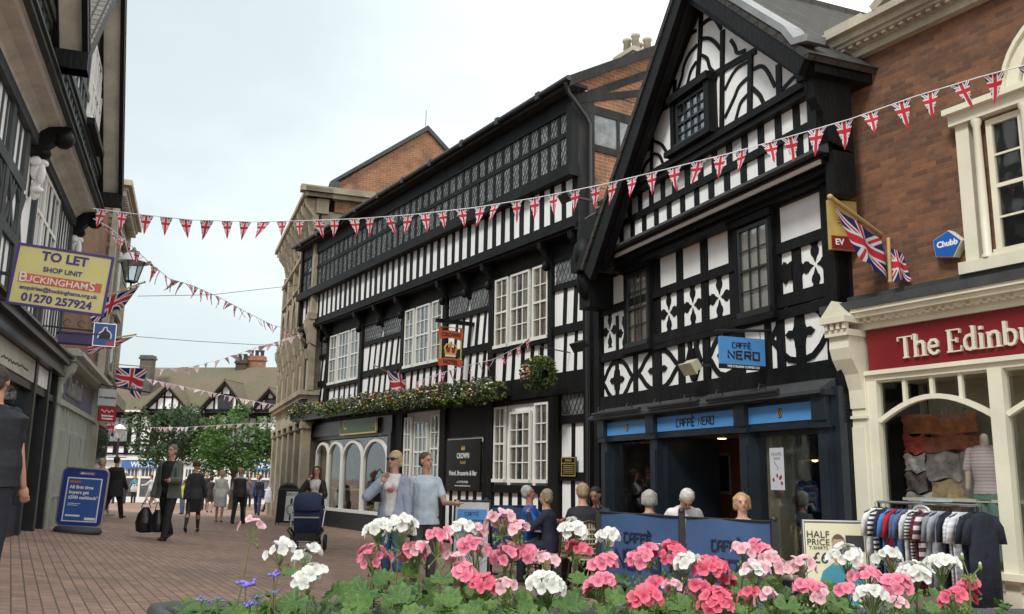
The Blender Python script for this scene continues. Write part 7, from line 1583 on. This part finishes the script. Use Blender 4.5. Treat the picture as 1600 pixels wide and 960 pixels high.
for i, (px_, py_, wp, kd, Yd, nfl) in enumerate(FL):
    c = at(px_, py_, Yd); Rr = wp/2/FPX*Yd*.97
    same = sorted([q[0] for q in FL if q[3] == kd]); num = same.index(px_)+1
    ORD = ['first', 'second', 'third', 'fourth', 'fifth', 'sixth', 'seventh', 'eighth', 'ninth', 'tenth', 'eleventh', 'twelfth', 'thirteenth', 'fourteenth', 'fifteenth', 'sixteenth', 'seventeenth', 'eighteenth', 'nineteenth', 'twentieth']
    row = 'low' if py_ > 905 else ('tall' if py_ < 850 else 'middling'); sz = 'big' if wp > 54 else ('small' if wp < 42 else 'medium')
    lab = '%s %s %s geranium head, %s %s one from the left end of the planter' % (row, sz, KN[kd], ORD[num-1], KN[kd].split()[-1])
    r_ = thing('geranium', lab, 'flower', c, 0, 'geraniums blooming in the planter')
    k = MB(); gsz = MB(); nn = max(6, int(nfl*2.1)); fr_ = min(.0175, Rr*.55)
    base = V((0, 0, -Rr*.9))
    tl_ = V((random.gauss(0, .2), random.gauss(-.15, .2), 0)); sq_ = random.uniform(.42, .75)
    for j in range(nn):
        if random.random() < .16: continue
        ga = j*2.39996; zz = 1-1.25*(j+.5)/nn; rr_ = math.sqrt(max(0, 1-zz*zz)); n_ = V((rr_*math.cos(ga), rr_*math.sin(ga), zz+.15)).normalized()
        p = V((n_.x*Rr*.80, n_.y*Rr*.80, n_.z*Rr*sq_))*random.uniform(.82, 1.1); p.z += (p.x*tl_.x+p.y*tl_.y)*1.2; floret(k, p, (n_+V((random.gauss(0, .3), -.3+random.gauss(0, .3), .1))), fr_*random.uniform(.8, 1.15)); gsz.tube([base, p*.5+base*.3, p-n_*.002], .0011, 4)
    k.build('petals', PET[kd], r_, fix=False)
    for j in range(random.randint(3, 9)):
        a = random.uniform(0, 6.28); q = V((Rr*.5*math.cos(a), Rr*.5*math.sin(a), -Rr*random.uniform(.7, 1.5))); gsz.tube([base, q], .0012, 4); gsz.ball(tuple(q), (.0032, .0032, .0065), 0, 6, 4)
    gsz.build('buds', M['sepal'], r_)
    dx, dy = random.uniform(-.06, .06), random.uniform(-.05, .12); bz = SOIL-c.z-.05
    MB().tube([base, base+V((dx*.3, dy*.3, (bz-base.z)*.4)), V((dx, dy, bz))], .0023, 6, r2=.003).build('stem', M['stem'], r_)
# bud spray at the right end
for px_, py_ in ((1330-0, 0),) [:0]: pass
c = at(1515, 905, 2.4)
r_ = thing('geranium_bud', 'lone green geranium bud cluster with two white tipped buds, rightmost in the planter', 'flower', c); k = MB(); k2 = MB()
for j in range(14): a = j*.9; q = V((.016*math.cos(a), .016*math.sin(a), .008*math.sin(j*2))); k.tube([(0, 0, 0), q], .0014, 4); k.ball(tuple(q), (.003, .003, .006), 0, 6, 4)
for q in ((-.015, 0, .052), (.03, 0, .03)): k.tube([(0, 0, 0), q], .0016, 5); k.ball(q, (.005, .005, .009), 0, 8, 5); k2.ball((q[0], q[1], q[2]+.008), (.004, .004, .006), 0, 8, 5)
k.build('sepals', M['sepal'], r_); k2.build('petals', PET['w'], r_); MB().tube([(0, 0, 0), (.0, .02, SOIL-c.z)], .0026, 6).build('stem', M['stem'], r_)
# leaves: one uncountable mass
random.seed(5); k = MB()
def leaf(k, c, n, r):
    a, b, n = frame_from(n); ph = random.uniform(0, 6.28); N_ = 21; vs = [c]; us = [(0, 0)]
    for ring, rr in ((1, .35), (2, .7), (3, 1.0)):
        for j in range(N_):
            t_ = j/(N_-1); an = ph+.25+t_*(2*math.pi-.5); lob = 1+(.07*math.cos(t_*7*2*math.pi+math.pi) if ring == 3 else 0); q = r*rr*lob
            vs.append(c+(a*math.cos(an)+b*math.sin(an))*q+n*(r*(.22*rr*rr-.05)+r*.13*rr*math.cos(t_*7*2*math.pi+math.pi)+r*.15*rr*math.sin(an*2+ph))); us.append((t_*7, rr))
    fs = [(0, 1+j, 2+j) for j in range(N_-1)]
    for g_ in range(2):
        o = 1+g_*N_; fs += [(o+j, o+N_+j, o+N_+j+1, o+j+1) for j in range(N_-1)]
    k.add(vs, fs, 0, [[us[z_] for z_ in f] for f in fs], True)
def inpl(px_, py_): return True
for _ in range(2100):
    px_ = random.uniform(395, 1560); Yd = random.uniform(2.05, 2.95)
    top = 930 if px_ < 560 else (912 if px_ < 1300 else 945)
    x = (px_-800)/1425*Yd
    if x < -1.17+(3.02-Yd)*.578+.08: continue
    z = SOIL+random.uniform(-.10, .125)-(.03 if px_ > 1300 else 0)-(.04 if px_ < 540 else 0)
    n = V((random.gauss(0, .38), random.gauss(-.35, .35), 1)).normalized()
    leaf(k, V((x, Yd, z)), n, random.choice((random.uniform(.012, .022), random.uniform(.020, .034))))
for px_, py_, Yd, r0 in ((452, 895, 2.5, .03), (600, 905, 2.5, .05), (640, 895, 2.6, .045), (570, 925, 2.4, .05), (520, 925, 2.4, .045), (690, 905, 2.4, .045), (900, 905, 2.6, .04), (970, 905, 2.6, .035), (1040, 905, 2.6, .035), (560, 945, 2.25, .055), (620, 930, 2.3, .055), (460, 940, 2.3, .05), (700, 935, 2.25, .05), (820, 940, 2.2, .05), (900, 945, 2.2, .05), (960, 935, 2.3, .045), (1060, 945, 2.3, .045), (1230, 945, 2.2, .045), (1310, 945, 2.2, .05), (1210, 915, 2.5, .035)):
    leaf(k, at(px_, py_, Yd), V((random.gauss(0, .35), -.5, .8)), r0*.66)
k.build('geranium_leaves', M['leafG'], kind='stuff', label='mass of ruffled green geranium leaves filling the planter', cat='foliage', fix=False)
k = MB()
for _ in range(900):   # small leaved bedding at the left corner
    px_ = random.uniform(262, 470); Yd = random.uniform(2.40, 2.95); x = max((px_-800)/1425*Yd, -1.17+(3.02-Yd)*.578+.06+random.uniform(0, .1))
    p = V((x, Yd, SOIL+random.uniform(-.04, .05))); s = random.uniform(.008, .018); n = V((random.gauss(0, .5), random.gauss(-.3, .5), 1)).normalized(); a, b, n = frame_from(n)
    k.add([p-a*s, p-a*s*.3+b*s*.6+n*s*.1, p+a*s*.6+b*s*.4, p+a*s*1.2, p+a*s*.6-b*s*.4, p-a*s*.3-b*s*.6+n*s*.1], [(0, 1, 2, 3, 4, 5)])
k.build('bedding_leaves', leafmat('small bedding leaves', (.03, .09, .015), (.10, .22, .04)), kind='stuff', label='bright small leaved bedding plants at the left corner of the planter', cat='foliage', fix=False)
ag = mat('lavender blue fluff', (.20, .18, .62), .9, .15, 30); ags = mat('grey blue buds', (.16, .18, .30), .9, .2, 30)
for i, (px_, py_, r0, m_, pl_) in enumerate(((384, 911, .017, ag, 'tallest, under the lone blush geranium'), (428, 898, .013, ag, 'tucked below the first white geraniums'), (402, 932, .010, ags, 'small, to the lower right of the tallest one'), (391, 943, .012, ag, 'low down, at the front of the left corner'), (315, 937, .012, ags, 'nearest the left corner of the planter rim'), (340, 938, .009, ags, 'tiny, second from the left corner of the rim'), (666, 953, .013, ag, 'at the bottom edge between the low pink geraniums'), (430, 925, .009, ags, 'tiny, above the bottom edge below the white geraniums'))):
    c = at(px_, py_, 2.5); r_ = thing('ageratum', 'fluffy lavender blue ageratum flower, '+pl_, 'flower', c, 0, 'ageratum flowers in the planter'); k = MB(); random.seed(i)
    for _ in range(16): k.ball((random.gauss(0, r0*.7), random.gauss(0, r0*.7), random.gauss(0, r0*.3)), r0*.33, 0, 6, 4)
    k.build('florets', m_, r_); MB().tube([(0, 0, 0), (0, .01, -.09)], .002, 5).build('stem', M['stem'], r_)
# the planter itself: dark cast trough with rolled rim
PO = [(-1.17, 3.02), (1.95, 3.12), (1.9, 2.2), (1.1, 1.75), (-.35, 1.85), (-.80, 2.38)]
pr = thing('planter', 'big dark grey street planter with rolled rim filling the bottom of the view', 'planter', (0, 2.5, 0)); zr = 1.045
def off(P_, d):
    c = V((sum(p[0] for p in P_)/len(P_), sum(p[1] for p in P_)/len(P_), 0)); return [((p[0]-c.x)*d+c.x, (p[1]-c.y)*d+c.y-2.5) for p in P_]
def rnd(P_, n=5, r0=.12):
    out_ = []
    for i in range(len(P_)):
        a, b, c = V((*P_[i-1], 0)), V((*P_[i], 0)), V((*P_[(i+1) % len(P_)], 0)); u = (a-b).normalized()*r0; w_ = (c-b).normalized()*r0
        for j in range(n+1): t_ = j/n; out_.append(tuple(((b+u)*(1-t_)**2+b*2*t_*(1-t_)+(b+w_)*t_**2)[:2]))
    return out_
rings = []
for d_, z_ in ((.88, .45), (.97, zr-.10), (1.0, zr-.05), (1.008, zr-.02), (1.0, zr), (.985, zr+.004), (.965, zr-.004), (.955, zr-.03), (.95, zr-.10)): rings.append([(x, y, z_) for x, y in rnd(off(PO, d_))])
k = MB(); n_ = len(rings[0]); k.add([p for r0 in rings for p in r0], [(i*n_+j, i*n_+(j+1) % n_, (i+1)*n_+(j+1) % n_, (i+1)*n_+j) for i in range(len(rings)-1) for j in range(n_)], 0, smooth=True)
k.build('trough', mat('dark cast planter', (.045, .047, .050), .6, .3, 6, .4, 50), pr)
k = MB(); k.add([(x, y, SOIL-.13) for x, y in rnd(off(PO, .955))], [tuple(range(n_))]); k.build('soil', mat('dark compost', (.02, .014, .01), .95, .4, 20, .8, 30), pr)
